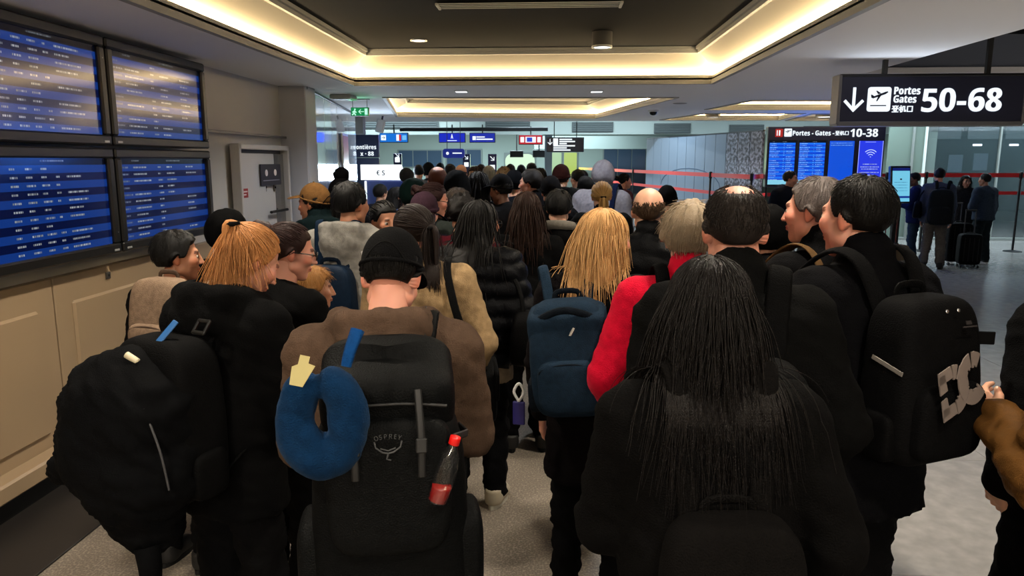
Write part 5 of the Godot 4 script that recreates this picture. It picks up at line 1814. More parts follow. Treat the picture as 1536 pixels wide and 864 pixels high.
	for q in pp.size() - 1:
		var nm: String = ["far left stretch towards the booths", "in front of the hoarding's left end", "across the middle of the hoarding", "across the map print", "behind the information board", "behind the kiosk", "behind the standing travellers", "at the far right edge"][q]
		var d: Vector3 = (pp[q + 1] - pp[q]).normalized() * 0.037
		for lv in 2:
			var y := hi_y if lv == 0 else lo_y
			var bar := oriented(pp[q] + d + Vector3(0, y, 0), pp[q + 1] - d + Vector3(0, y, 0), 0.004, 0.085 if lv == 0 else 0.07)
			var bo := obj("barrier_belt", bar[0], bm)
			bo.transform = bar[1]
			tag(bo, "%s red barrier belt, %s" % ["upper" if lv == 0 else "lower", nm], "barrier belt")

func far_hall() -> void:
	var lit := glow("sign_white", Color(0.93, 0.97, 1.0), 1.15)
	# back and side walls of the passport hall
	struct("wall_north", box(Vector3(21, 3.7, 0.2)), mat("hall_green", Color(0.50, 0.55, 0.52), 0.7), "pale green back wall of the passport hall", Vector3(-1.5, 1.75, -29.0))
	struct("wall_west", box(Vector3(0.2, 3.7, 18)), mat("hall_green", Color(0.50, 0.55, 0.52), 0.7), "pale side wall of the passport hall on the left", Vector3(-10.5, 1.75, -20.6))
	struct("wall_south", box(Vector3(7.6, 3.7, 0.2)), mat("hall_green", Color(0.50, 0.55, 0.52), 0.7), "wall behind the glossy panels closing the passport hall", Vector3(-7.2, 1.75, -12.0))
	struct("wall_east", box(Vector3(0.2, 3.7, 11)), mat("hall_green", Color(0.50, 0.55, 0.52), 0.7), "partition between passport hall and apron", Vector3(8.9, 1.75, -23.6))
	# bulkhead with grey vents
	var w := 19.5
	var a := P(540, 183, w)
	var b := P(1320, 204, w)
	var y0 := 2.52
	var bh := struct("trim_7", box(Vector3(b.x - a.x + 4.0, 3.55 - y0, 0.12)), mat("bulkhead", Color(0.56, 0.60, 0.58), 0.6), "pale bulkhead with grey vent panels across the hall", Vector3((a.x + b.x) * 0.5 - 1.0, (3.55 + y0) * 0.5, -w))
	for q in [[545, 658, 176, 193], [728, 795, 179, 196], [858, 920, 183, 198], [981, 1036, 185, 200], [1094, 1146, 187, 201], [1205, 1260, 189, 202]]:
		var r := rect(q[0], q[2], q[1], q[3], w - 0.08)
		var v := thing("bulkhead_vent", "grey louvred vent panel on the bulkhead, %s" % ["above the blue queue signs", "left of the centre sign", "right of the direction sign", "left above the hoarding", "right above the hoarding", "behind the information board"][[545, 728, 858, 981, 1094, 1205].find(q[0])], "vent", r[0])
		obj("frame", box(Vector3(r[1].x, r[1].y, 0.03), 0.006), mat("vent_grey", Color(0.26, 0.29, 0.29), 0.6), v)
		for i in 5:
			obj("slat", box(Vector3(r[1].x * 0.94, r[1].y * 0.10, 0.02), 0.004), mat("vent_slat", Color(0.32, 0.35, 0.35), 0.6), v, Vector3(0, r[1].y * (-0.36 + 0.18 * i), 0.02), Vector3(25, 0, 0))
	var bd := rect(600, 192, 822, 196, w - 1.4)
	struct("beam", box(Vector3(bd[1].x, 0.09, 0.12), 0.01), mat("beam_dark", Color(0.10, 0.11, 0.12), 0.5), "dark beam that carries the lit queue signs", bd[0])
	# lit queue signs hung from the beam
	var specs := [
		[570, 200, 611, 213, "multi", "blue and white lit queue sign at the left with a tricolour field", Color(0.06, 0.42, 0.80)],
		[659, 200, 697, 213, "tower", "plain blue lit sign with a white tower mark", Color(0.05, 0.14, 0.72)],
		[705, 200, 742, 213, "text", "blue lit sign with two lines, right of the tower sign", Color(0.06, 0.15, 0.62)],
		[779, 203, 813, 216, "red", "red lit queue sign with white and blue fields", Color(0.72, 0.10, 0.16)]]
	for q in specs:
		var r := rect(q[0], q[1], q[2], q[3], w - 1.5)
		var s := thing("queue_sign", q[5], "sign", r[0])
		var sx: float = r[1].x
		var sy: float = r[1].y
		obj("case", box(Vector3(sx + 0.03, sy + 0.03, 0.10), 0.008), mat("sign_dark", Color(0.06, 0.06, 0.08), 0.4), s, Vector3(0, 0, -0.06))
		obj("face", box(Vector3(sx, sy, 0.01)), glow("face" + q[4], q[6], 1.1), s)
		obj("hanger", box(Vector3(0.03, 0.22, 0.03)), mat("rail_dark", Color(0.12, 0.12, 0.13), 0.4), s, Vector3(0, sy * 0.5 + 0.10, -0.06))
		match q[4]:
			"multi":
				obj("white_field", box(Vector3(sx * 0.18, sy * 0.6, 0.008)), lit, s, Vector3(-sx * 0.37, 0, 0.006))
				obj("white_field", box(Vector3(sx * 0.10, sy * 0.72, 0.008)), lit, s, Vector3(sx * 0.15, 0, 0.006))
				obj("red_field", box(Vector3(sx * 0.07, sy * 0.72, 0.008)), glow("faceredf", Color(0.8, 0.1, 0.12), 1.0), s, Vector3(sx * 0.235, 0, 0.006))
				obj("white_field", box(Vector3(sx * 0.15, sy * 0.55, 0.008)), glow("pale_blue", Color(0.45, 0.75, 0.95), 1.0), s, Vector3(sx * 0.39, 0, 0.006))
				obj("arrow", arrow_mesh(sy * 0.35, 0.004, PI / 2), mat("sign_navy", Color(0.17, 0.18, 0.26), 0.3), s, Vector3(-sx * 0.37, 0, 0.012))
			"tower":
				obj("tower_mark", joined([[prism(PackedVector2Array([Vector2(-0.13, -0.2), Vector2(-0.07, -0.2), Vector2(0, 0.0), Vector2(0.07, -0.2), Vector2(0.13, -0.2), Vector2(0.02, 0.32), Vector2(-0.02, 0.32)]), 0.004), at3(Vector3.ZERO, Vector3.ZERO, Vector3(sy, sy, 1))]]), lit, s, Vector3(0, 0.02, 0.006))
				obj("text_bar", box(Vector3(sx * 0.38, sy * 0.07, 0.004)), lit, s, Vector3(0, -sy * 0.34, 0.007))
			"text":
				obj("white_field", box(Vector3(sx * 0.13, sy * 0.45, 0.004)), lit, s, Vector3(-sx * 0.33, -sy * 0.05, 0.007))
				obj("text_bar", box(Vector3(sx * 0.34, sy * 0.13, 0.004)), lit, s, Vector3(-sx * 0.07, sy * 0.08, 0.007))
				obj("text_bar", box(Vector3(sx * 0.66, sy * 0.15, 0.004)), lit, s, Vector3(sx * 0.09, -sy * 0.18, 0.007))
			"red":
				obj("white_field", box(Vector3(sx * 0.16, sy * 0.62, 0.004)), lit, s, Vector3(-sx * 0.37, 0, 0.007))
				obj("white_field", box(Vector3(sx * 0.46, sy * 0.66, 0.003)), lit, s, Vector3(sx * 0.0, 0, 0.006))
				obj("blue_field", box(Vector3(sx * 0.24, sy * 0.5, 0.004)), glow("blue_field", Color(0.15, 0.25, 0.75), 1.0), s, Vector3(-sx * 0.05, 0, 0.009))
				obj("white_field", box(Vector3(sx * 0.15, sy * 0.62, 0.004)), lit, s, Vector3(sx * 0.37, 0, 0.007))
		area_light("sign_light", s, Vector3(0, 0, 0.02), Vector3(0, 0, 1), Vector2(sx, sy), q[6], 0.3)
	# dark direction sign with arrow and lines
	var r := rect(820, 206, 876, 228, w - 3.0)
	var ds := hanging_sign("direction_sign", "dark blue direction sign with arrow and rows of small white text", r, 0.10, Color(0.13, 0.17, 0.27))
	var sx: float = r[1].x
	var sy: float = r[1].y
	obj("arrow", arrow_mesh(sy * 0.36, 0.005), lit, ds, Vector3(-sx * 0.41, sy * 0.18, 0.0))
	obj("pictogram", prism(rounded(sx * 0.13, sy * 0.46, 0.01), 0.005), lit, ds, Vector3(-sx * 0.26, sy * 0.20, 0.0))
	for i in 6:
		obj("text_bar", box(Vector3(sx * [0.34, 0.42, 0.2, 0.58, 0.36, 0.46][i], sy * 0.09, 0.004)), lit, ds, Vector3((-0.16 if i < 3 else -0.32) * sx + sx * [0.34, 0.42, 0.2, 0.58, 0.36, 0.46][i] * 0.5, sy * (0.36 - 0.145 * i), 0.003))
	for e in [-0.3, 0.3]:
		obj("hanger", box(Vector3(0.02, 1.2, 0.02)), mat("rail_dark", Color(0.12, 0.12, 0.13), 0.4), ds, Vector3(sx * e, sy * 0.5 + 0.6, -0.05))
	# big sign for the borders, partly behind the glossy panels
	r = rect(528, 202, 568, 236, 13.6)
	var bs := hanging_sign("border_sign", "tall dark blue sign panel for the borders beside the glossy wall", r, 0.08, Color(0.13, 0.17, 0.32))
	obj("lower_panel", box(Vector3(r[1].x, 0.9, 0.08), 0.006), mat("sign_board_low", Color(0.16, 0.20, 0.34), 0.35), bs, Vector3(0, -r[1].y * 0.5 - 0.46, -0.04))
	obj("hanger", box(Vector3(0.05, 3.53 - r[0].y - r[1].y * 0.5, 0.05)), mat("rail_dark", Color(0.12, 0.12, 0.13), 0.4), bs, Vector3(-0.1, (3.53 - r[0].y + r[1].y * 0.5) * 0.5, -0.04))
	var fm := word("Frontières", 0.075, 0.006)
	obj("lettering", fm, lit, bs, Vector3(-0.03, -0.02, 0.002)).scale = Vector3(0.9, 1, 1)
	obj("lettering", word("x · 88", 0.075, 0.006), lit, bs, Vector3(0.03, -0.14, 0.002))
	var mk := obj("arrow_plate", box(Vector3(0.19, 0.19, 0.01), 0.002), mat("sign_navy2", Color(0.10, 0.13, 0.32), 0.35), bs, Vector3(0.10, -0.42, 0.006))
	obj("arrow", arrow_mesh(0.10, 0.004, PI / 4), lit, mk, Vector3(0.02, 0, 0.005))
	# white speaker column and tilted speaker by the border sign
	r = rect(533, 175, 547, 202, 13.2)
	var sb := thing("wall_speaker", "pale box speaker on the wall beside the exit sign", "speaker", r[0])
	obj("case", box(Vector3(r[1].x, r[1].y, 0.14), 0.01), mat("speaker_pale", Color(0.55, 0.58, 0.62), 0.5), sb)
	obj("grille", box(Vector3(r[1].x * 0.8, r[1].y * 0.9, 0.01), 0.003), mat("grille", Color(0.50, 0.50, 0.50), 0.6), sb, Vector3(0, 0, 0.07))
	r = rect(565, 179, 576, 199, 13.2)
	sb = thing("tilted_speaker", "slim white speaker tilted on its bracket below the bulkhead", "speaker", r[0])
	sb.rotation.z = deg_to_rad(-12)
	obj("case", box(Vector3(r[1].x, r[1].y, 0.12), 0.015), mat("speaker_white", Color(0.68, 0.70, 0.72), 0.5), sb)
	obj("bracket", box(Vector3(0.03, 0.5, 0.03), 0.004), mat("rail_dark", Color(0.12, 0.12, 0.13), 0.4), sb, Vector3(0, r[1].y * 0.5 + 0.2, -0.05))
	# exchange desk with a white light box
	w = 12.9
	r = rect(541, 247, 608, 270, w)
	var xd := thing("exchange_desk", "blue exchange counter under a glowing white light box marked with currency signs", "counter", Vector3(r[0].x, 0, -w))
	sx = r[1].x
	sy = r[1].y
	var cy: float = r[0].y
	var poly := PackedVector2Array([Vector2(-sx * 0.5, -sy * 0.5), Vector2(sx * 0.5, -sy * 0.5), Vector2(sx * 0.38, sy * 0.5), Vector2(-sx * 0.5, sy * 0.5)])
	var lb := obj("light_box", prism(poly, 0.16), glow("box_white", Color(0.95, 0.98, 1.0), 1.6), xd, Vector3(0, cy, -0.16))
	obj("lettering", word("€ S", 0.085, 0.006), mat("letter_grey", Color(0.25, 0.27, 0.30), 0.5), lb, Vector3(-0.04, -0.01, 0.162))
	area_light("box_light", xd, Vector3(0, cy, 0.02), Vector3(0, cy, 1), Vector2(sx, sy), Color(0.85, 0.93, 1.0), 2.0)
	obj("counter", box(Vector3(sx * 0.96, cy - sy * 0.5 - 0.02, 0.5), 0.02), mat("desk_blue", Color(0.06, 0.14, 0.38), 0.35), xd, Vector3(0, (cy - sy * 0.5) * 0.5, -0.35))
	var lx: float = P(547, 290, w).x - r[0].x
	obj("light_bar", box(Vector3(0.035, 0.8, 0.035), 0.008), glow("bar_white", Color(0.9, 0.96, 1.0), 1.5), xd, Vector3(lx + 0.01, cy - sy * 0.5 - 0.42, -0.05))
	# hanging blue panel and hall fittings
	r = rect(664, 223, 697, 237, 17.0)
	var hb := thing("hanging_banner", "small blue hanging panel with rounded lower corners below the tower sign", "sign", r[0])
	obj("panel", prism(rounded(r[1].x, r[1].y, r[1].y * 0.3), 0.04), glow("banner_blue", Color(0.07, 0.15, 0.52), 0.8), hb, Vector3(0, 0, -0.04))
	obj("mark", disc(r[1].y * 0.16, 0.006, 12), lit, hb, Vector3(-r[1].x * 0.28, 0, 0.002), Vector3(90, 0, 0))
	obj("text_bar", box(Vector3(r[1].x * 0.42, r[1].y * 0.12, 0.004)), lit, hb, Vector3(r[1].x * 0.16, r[1].y * 0.02, 0.002))
	for e in [-0.3, 0.3]:
		obj("rod", tube([Vector3(r[1].x * e, r[1].y * 0.5, -0.02), Vector3(r[1].x * e, 3.53 - r[0].y, -0.02)], 0.008, 0.008, 6), mat("rail_dark", Color(0.12, 0.12, 0.13), 0.4), hb)
	for q in [[694, 705, 231, 252, "left"], [732, 745, 231, 258, "right"], [590, 602, 230, 243, "far left"]]:
		r = rect(q[0], q[2], q[1], q[3], 18.2)
		var s := thing("queue_totem", "narrow dark blue totem with white arrow squares, %s of three" % q[4], "sign", Vector3(r[0].x, 0, -18.2))
		obj("column", box(Vector3(r[1].x, r[0].y + r[1].y * 0.5, 0.10), 0.008), mat("sign_navy2", Color(0.10, 0.13, 0.32), 0.35), s, Vector3(0, (r[0].y + r[1].y * 0.5) * 0.5, -0.05))
		for i in 2:
			obj("arrow", arrow_mesh(r[1].x * 0.6, 0.006, PI / 4), lit, s, Vector3(0, r[0].y + r[1].y * (0.25 - 0.5 * i), 0.002)) if i == 0 else obj("pictogram", prism(rounded(r[1].x * 0.6, r[1].x * 0.6, 0.01), 0.006), lit, s, Vector3(0, r[0].y - r[1].y * 0.25, 0.0))
	# control booths: dark glazing, bright lit openings
	var zw := 28.86
	var dk := mat("booth_dark", Color(0.20, 0.26, 0.32), 0.15)
	var i2 := 0
	for q in [[598, 663, 226, 250], [670, 696, 226, 250], [700, 722, 225, 248], [905, 968, 222, 290]]:
		r = rect(q[0], q[2], q[1], q[3], zw)
		var s := thing("booth_window", "dark booth window at the back, %s" % ["wide one at the left", "second from the left", "third, with a pale hanging wedge", "tall one left of the hoarding"][i2], "window", r[0])
		obj("frame", box(Vector3(r[1].x + 0.08, r[1].y + 0.08, 0.06), 0.008), mat("booth_frame", Color(0.36, 0.40, 0.38), 0.5), s, Vector3(0, 0, -0.02))
		var pn := 3 if i2 == 0 or i2 == 3 else 1
		for i in pn:
			obj("pane", box(Vector3(r[1].x / pn - 0.03, r[1].y, 0.02), 0.003), dk, s, Vector3(-r[1].x * 0.5 + (i + 0.5) * r[1].x / pn, 0, 0.02))
		i2 += 1
	for q in [[758, 802, 231, 255, Color(0.80, 0.92, 0.78), "rounded bright lit opening behind the red queue sign", 1.1], [826, 842, 229, 264, Color(0.68, 0.82, 0.62), "pale lit doorway below the direction sign", 0.9], [846, 865, 229, 264, Color(0.70, 0.80, 0.36), "yellow-green lit doorway below the direction sign", 0.9]]:
		r = rect(q[0], q[2], q[1], q[3], zw)
		var s := thing("lit_opening", q[5], "doorway", r[0])
		obj("frame", box(Vector3(r[1].x + 0.10, r[1].y + 0.10, 0.10), 0.01), mat("booth_frame", Color(0.36, 0.40, 0.38), 0.5), s, Vector3(0, 0, -0.04))
		obj("lit_face", prism(rounded(r[1].x, r[1].y, 0.25 if q[0] == 758 else 0.03), 0.03), glow("open" + str(q[0]), q[4], q[6]), s, Vector3(0, 0, 0.0))
		area_light("opening_light", s, Vector3(0, 0, 0.05), Vector3(0, 0, 1), r[1], q[4], 1.5)
	for q in [[765, 785, 226, 236, "left"], [799, 818, 225, 236, "right"]]:
		r = rect(q[0], q[2], q[1], q[3], 24.0)
		var s := thing("hanging_monitor", "black monitor hanging before the bright opening, %s of two" % q[4], "monitor", r[0])
		obj("case", box(Vector3(r[1].x, r[1].y, 0.06), 0.01), mat("tv_frame", Color(0.05, 0.05, 0.052), 0.4), s)
		obj("pole", tube([Vector3(0, r[1].y * 0.5, 0), Vector3(0, 3.53 - r[0].y, 0)], 0.02, 0.02, 8), mat("rail_dark", Color(0.12, 0.12, 0.13), 0.4), s)
	# white pier beside the doorways
	r = rect(817, 228, 828, 270, 22.0)
	struct("pillar_1", box(Vector3(r[1].x, 3.5, 0.3), 0.01), mat("pier_blue", Color(0.55, 0.62, 0.68), 0.5), "pale blue pier beside the lit doorways", Vector3(r[0].x, 1.75, -22.0))
	r = rect(888, 210, 972, 218, 26.0)
	struct("trim_8", box(Vector3(r[1].x + 4.0, 0.45, 0.3), 0.01), mat("booth_frame", Color(0.36, 0.40, 0.38), 0.5), "grey-green box beam over the booths at the back", Vector3(r[0].x, r[0].y, -26.0))

# ------------------------------------------------------------------ the crowd
const BLACK := Color(0.025, 0.025, 0.028)
func crowd() -> void:
	var dark_hair := Color(0.035, 0.028, 0.025)
	var brown_hair := Color(0.12, 0.065, 0.045)
	var puffer := {"c": Color(0.03, 0.032, 0.04), "t": 0.035, "puff": 0.022, "hem": 0.78, "folds": 0.012, "gloss": 0.55, "collar": 0.03}
	var black_top := {"c": BLACK, "t": 0.02, "hem": 0.76}
	# ---- the nearest row
	var near_woman := person({"label": "nearest woman with very long dark hair and black coat, seen from behind", "px": 1062, "top": 385, "w": 1.55, "fem": true, "yaw": 4, "hair": "long", "hair_c": Color(0.05, 0.036, 0.031), "len": 2.7, "hair_w": 0.036, "n_str": 2000, "strand_r": 0.0016, "drop": 0.03, "messy": 0.05, "vary": 0.12, "bump": 0.06, "nod": 12, "topwear": {"c": Color(0.022, 0.020, 0.020), "t": 0.018, "hem": 0.45, "name": "coat"}, "arm_l": "phone", "arm_r": "pocket", "skin": "fair"})
	backpack(near_woman, "faded dark daypack on the back of the nearest long haired woman", {"size": Vector3(0.29, 0.40, 0.15), "c": Color(0.035, 0.03, 0.028), "up": -0.02, "gloss": 0.9})
	var bald := person({"label": "man with a bald crown, cropped dark hair and black jacket beyond the nearest woman", "px": 1102, "top": 280, "w": 2.05, "hair": "receding", "hair_c": Color(0.13, 0.11, 0.10), "yaw": -4, "nod": 8, "skin": "rosy", "bump": 0.0, "topwear": {"c": Color(0.03, 0.03, 0.03), "t": 0.025, "hem": 0.78, "collar": 0.05}, "arm_r": "pocket"})
	backpack(bald, "black backpack with wide straps on the bald crowned man", {"size": Vector3(0.31, 0.47, 0.19), "c": Color(0.032, 0.032, 0.034), "strap_r": 0.034, "up": 0.06})
	var profile := person({"label": "dark haired man turned left, wearing the rucksack with a big pale print", "px": 1284, "top": 262, "w": 2.3, "yaw": 24, "look": 11, "tuft": 0.08, "hair": "short", "hair_c": Color(0.035, 0.027, 0.024), "thick": 0.022, "wob": 0.01, "skin": "rosy", "eyes": true, "fat": 0.012, "topwear": {"c": Color(0.028, 0.028, 0.038), "t": 0.028, "hem": 0.76, "collar": 0.06}, "arm_r": "pocket", "arm_l": "phone"})
	logo_pack(profile)
	var grey_man := person({"label": "grey haired man in profile with a tan shoulder strap over a black jacket", "px": 1220, "top": 266, "w": 2.85, "yaw": 34, "look": 18, "hair": "short", "hair_c": Color(0.33, 0.30, 0.29), "thick": 0.05, "skin": "rosy", "eyes": true, "topwear": {"c": Color(0.03, 0.03, 0.035), "t": 0.025, "hem": 0.78, "collar": 0.06}})
	sling(grey_man, "tan shoulder bag on a broad strap across the grey haired man", Color(0.36, 0.27, 0.17), 0.034, -1.0, 0.16)
	person({"label": "person in dark ribbed puffer with a black hood, left of the grey haired man", "px": 1150, "top": 312, "w": 3.6, "yaw": 15, "hat": {"kind": "hood", "c": BLACK}, "hair": "none", "bump": 0.14, "topwear": puffer})
	var red := person({"label": "person with short greying blond hair and bright red fleece jacket", "px": 1034, "top": 303, "w": 2.6, "yaw": -6, "nod": 4, "fem": true, "hair": "short", "thick": 0.10, "tuft": 0.26, "wob": 0.05, "hair_c": Color(0.52, 0.46, 0.38), "bump": 0.06, "skin": "rosy", "topwear": {"c": Color(0.72, 0.04, 0.16), "t": 0.03, "hem": 0.80, "collar": 0.06, "sheen": 0.3, "folds": 0.006}, "arm_l": "pocket"})
	backpack(red, "small black backpack on the person in the red fleece", {"size": Vector3(0.26, 0.38, 0.14), "c": BLACK, "up": 0.05})
	var blonde := person({"label": "woman with golden blonde shoulder-length hair wearing the blue-grey backpack", "px": 909, "top": 312, "w": 2.9, "fem": true, "yaw": -6, "look": -60, "hair": "bob", "len": 0.72, "hair_c": Color(0.75, 0.58, 0.38), "messy": 0.05, "bump": 0.06, "skin": "rosy", "eyes": true, "topwear": {"c": Color(0.045, 0.032, 0.038), "t": 0.022, "hem": 0.60, "name": "coat"}, "arm_r": "phone"})
	blue_pack(blonde)
	var cap_man := person({"label": "man with head bowed in a black baseball cap and brown hoodie", "px": 588, "top": 358, "w": 2.0, "yaw": 12, "look": -13, "nod": 34, "size": 0.972, "hair": "short", "hair_c": Color(0.05, 0.038, 0.03), "thick": 0.03, "skin": "rosy", "bump": 0.06, "wide": 1.10, "hat": {"kind": "cap", "c": Color(0.05, 0.05, 0.055), "mark": true}, "topwear": {"c": Color(0.30, 0.235, 0.19), "t": 0.024, "hem": 0.80, "hood": true, "name": "hoodie"}, "legs": Color(0.16, 0.15, 0.12), "flare": 0.02, "arm_l": "phone", "arm_r": "phone"})
	big_pack(cap_man)
	var ginger := person({"label": "woman with messy orange-blonde tied hair and black hoodie, head bowed", "px": 376, "top": 336, "w": 2.35, "fem": true, "yaw": -22, "look": -24, "nod": 30, "hair": "tail", "tie": Vector3(0.02, 0.36, 0.46), "len": 1.15, "hair_c": Color(0.68, 0.46, 0.27), "messy": 0.10, "bump": 0.05, "skin": "rosy", "topwear": {"c": Color(0.022, 0.022, 0.024), "t": 0.026, "hem": 0.74, "hood": true, "name": "hoodie"}, "arm_l": "phone", "arm_r": "phone"})
	draped_pack(ginger)
	var bun := person({"label": "woman with dark red-brown hair in a bun and glasses, black top", "px": 437, "top": 334, "w": 2.85, "fem": true, "yaw": -30, "look": -32, "nod": 10, "hair": "bun", "tie": Vector3(-0.06, 0.30, 0.50), "hair_c": Color(0.13, 0.06, 0.05), "messy": 0.03, "bump": 0.04, "glasses": true, "eyes": true, "skin": "rosy", "topwear": {"c": Color(0.025, 0.025, 0.027), "t": 0.02, "hem": 0.76}, "arm_r": "phone", "arm_l": "phone"})
	phone(bun, "lit phone held by the woman with the bun", "r")
	var boy := person({"label": "boy with short black hair and black top by the screens", "px": 268, "top": 345, "w": 3.1, "yaw": -14, "look": -48, "hair": "short", "hair_c": Color(0.025, 0.022, 0.022), "thick": 0.08, "wob": 0.05, "bump": 0.06, "skin": "tan", "eyes": true, "topwear": black_top})
	backpack(boy, "beige backpack worn by the boy beside the left wall", {"size": Vector3(0.30, 0.42, 0.17), "c": Color(0.50, 0.42, 0.35), "c2": Color(0.30, 0.24, 0.20), "up": 0.28, "dx": 0.12, "gloss": 0.7})
	person({"label": "person in a black hood beside the lit screen, behind the orange haired woman", "px": 345, "top": 318, "w": 3.75, "yaw": -20, "hat": {"kind": "hood", "c": Color(0.018, 0.018, 0.02)}, "hair": "none", "bump": 0.13, "topwear": {"c": Color(0.02, 0.02, 0.022), "t": 0.03, "hem": 0.6, "name": "coat"}})
	var tail := person({"label": "woman with a low brown ponytail and tan sweater, bag strap over her shoulder", "px": 617, "top": 307, "w": 3.15, "fem": true, "yaw": 8, "look": 48, "nod": 6, "hair": "tail", "tie": Vector3(0.0, 0.05, 0.50), "len": 1.6, "hair_c": Color(0.10, 0.065, 0.05), "bump": 0.04, "skin": "rosy", "eyes": true, "topwear": {"c": Color(0.58, 0.48, 0.35), "t": 0.024, "hem": 0.78, "name": "sweater", "collar": 0.03}, "arm_l": "phone", "arm_r": "pocket"})
	sling(tail, "black shoulder bag of the woman in the tan sweater", BLACK, 0.018, 1.0, 0.20)
	var long_hair := person({"label": "woman with very long dark hair and dark quilted puffer jacket, face turned right", "px": 722, "top": 300, "w": 3.8, "fem": true, "yaw": -8, "look": -44, "hair": "long", "len": 3.1, "hair_c": Color(0.04, 0.032, 0.03), "bump": 0.06, "skin": "tan", "eyes": true, "glasses": true, "topwear": {"c": Color(0.028, 0.03, 0.042), "t": 0.042, "puff": 0.028, "pitch": 0.095, "hem": 0.83, "folds": 0.012, "gloss": 0.45, "collar": 0.02}, "shoes": Color(0.62, 0.58, 0.50), "sole": Color(0.7, 0.68, 0.62), "arm_r": "pocket"})
	hip_bag(long_hair, "black handbag with silver fittings at the side of the woman in the quilted puffer", Color(0.022, 0.022, 0.024), 1.0)
	var shirt := field_mesh([[Vector3(-0.07, 0.86, 0.01), Vector3(0.07, 0.86, 0.01), 0.132, 0.132, 0.05], [Vector3(-0.07, 0.76, 0.012), Vector3(0.07, 0.76, 0.012), 0.142, 0.142, 0.05]], 0.018, 0.745, 0.95)
	obj("shirt_hem", mesh_of(shirt[0], shirt[1], shirt[2]), cloth("shirt_hem", Color(0.52, 0.46, 0.38)), long_hair.root)
	person({"label": "man with dark hair in a black puffer jacket with a grey hood lining", "px": 838, "top": 284, "w": 4.85, "yaw": -4, "hair": "short", "hair_c": Color(0.028, 0.025, 0.024), "thick": 0.07, "wob": 0.06, "bump": 0.05, "skin": "fair", "topwear": {"c": Color(0.022, 0.022, 0.024), "t": 0.045, "hem": 0.70, "hood": true}, "flare": 0.03, "fat": 0.01})
	var collar_man: Node3D = get_child(get_child_count() - 1)
	obj("hood_lining", tube(spline([Vector3(-0.10, 1.47, 0.02), Vector3(-0.09, 1.495, 0.09), Vector3(0, 1.505, 0.125), Vector3(0.09, 1.495, 0.09), Vector3(0.10, 1.47, 0.02)], 5), 0.035, 0.035, 10), cloth("lining_grey", Color(0.42, 0.40, 0.37)), collar_man)
	person({"label": "woman with chin-length reddish brown hair and bare nape above a black top", "px": 790, "top": 287, "w": 4.6, "fem": true, "yaw": 6, "hair": "bob", "len": 0.85, "hair_c": Color(0.14, 0.075, 0.045), "bump": 0.06, "skin": "rosy", "topwear": {"c": Color(0.03, 0.03, 0.032), "t": 0.012, "hem": 0.76, "collar": -0.06, "name": "top"}})
	person({"label": "bald man with a fringe of pale hair in a black puffer with high collar", "px": 972, "top": 282, "w": 3.75, "yaw": -6, "look": 4, "hair": "bald", "hair_c": Color(0.26, 0.20, 0.15), "skin": "fair", "bump": 0.0, "topwear": {"c": Color(0.025, 0.027, 0.036), "t": 0.04, "puff": 0.018, "pitch": 0.10, "hem": 0.72, "collar": 0.05, "gloss": 0.5}})
	# ---- the middle of the queue
	var hoodie := person({"label": "man with dark hair in a pale grey hoodie wearing a slate blue backpack", "px": 527, "top": 272, "w": 4.05, "yaw": -6, "look": -26, "hair": "short", "hair_c": Color(0.03, 0.03, 0.035), "thick": 0.06, "skin": "tan", "bump": 0.05, "topwear": {"c": Color(0.50, 0.49, 0.47), "t": 0.03, "hem": 0.80, "hood": true, "name": "hoodie"}, "wide": 1.06})
	backpack(hoodie, "slate blue backpack with a white tag on the man in the grey hoodie", {"size": Vector3(0.31, 0.48, 0.17), "c": Color(0.06, 0.12, 0.19), "c2": Color(0.04, 0.08, 0.13), "up": 0.04, "dx": -0.04, "gloss": 0.5})
	var pk: Node3D = get_child(get_child_count() - 1)
	obj("white_tag", box(Vector3(0.035, 0.07, 0.004), 0.001), mat("notice_white", Color(0.85, 0.80, 0.80), 0.5), pk, Vector3(0.0, 0.44, 0.075), Vector3(-12, 0, 22))
	hip_bag(hoodie, "black shoulder bag hanging beside the man in the grey hoodie", Color(0.02, 0.02, 0.022), 1.0)
	var cream := person({"label": "small tawny haired person in cream ribbed sweater beyond the woman with glasses", "px": 474, "top": 403, "w": 3.3, "fem": true, "yaw": -70, "hair": "short", "thick": 0.1, "tuft": 0.3, "hair_c": Color(0.55, 0.38, 0.20), "skin": "fair", "topwear": {"c": Color(0.62, 0.54, 0.42), "t": 0.03, "hem": 0.80, "puff": 0.004, "pitch": 0.02, "name": "sweater"}})
	var scarf := obj("scarf", tube(spline([Vector3(-0.10, 1.45, 0.0), Vector3(-0.06, 1.46, 0.09), Vector3(0.06, 1.46, 0.09), Vector3(0.11, 1.45, -0.02), Vector3(0.05, 1.43, -0.12), Vector3(-0.06, 1.42, -0.11), Vector3(-0.10, 1.45, 0.0)], 5), 0.045, 0.04, 8), cloth("scarf_tan", Color(0.50, 0.32, 0.14)), cream.root)
	person({"label": "person in a tan baseball cap and dark teal jacket, cap brim to the left", "px": 470, "top": 277, "w": 4.75, "yaw": 20, "look": 60, "hair": "short", "hair_c": dark_hair, "skin": "tan", "bump": 0.06, "hat": {"kind": "cap", "c": Color(0.42, 0.30, 0.17)}, "topwear": {"c": Color(0.035, 0.085, 0.095), "t": 0.035, "hem": 0.76, "collar": 0.10, "hood": true}})
	person({"label": "person in a black pompom beanie before the glossy panels", "px": 513, "top": 257, "w": 5.5, "fem": true, "yaw": -6, "hair": "bob", "len": 0.7, "hair_c": dark_hair, "bump": 0.34, "hat": {"kind": "beanie", "c": Color(0.02, 0.02, 0.03), "pom": true}, "topwear": {"c": Color(0.02, 0.022, 0.04), "t": 0.035, "hem": 0.72}})
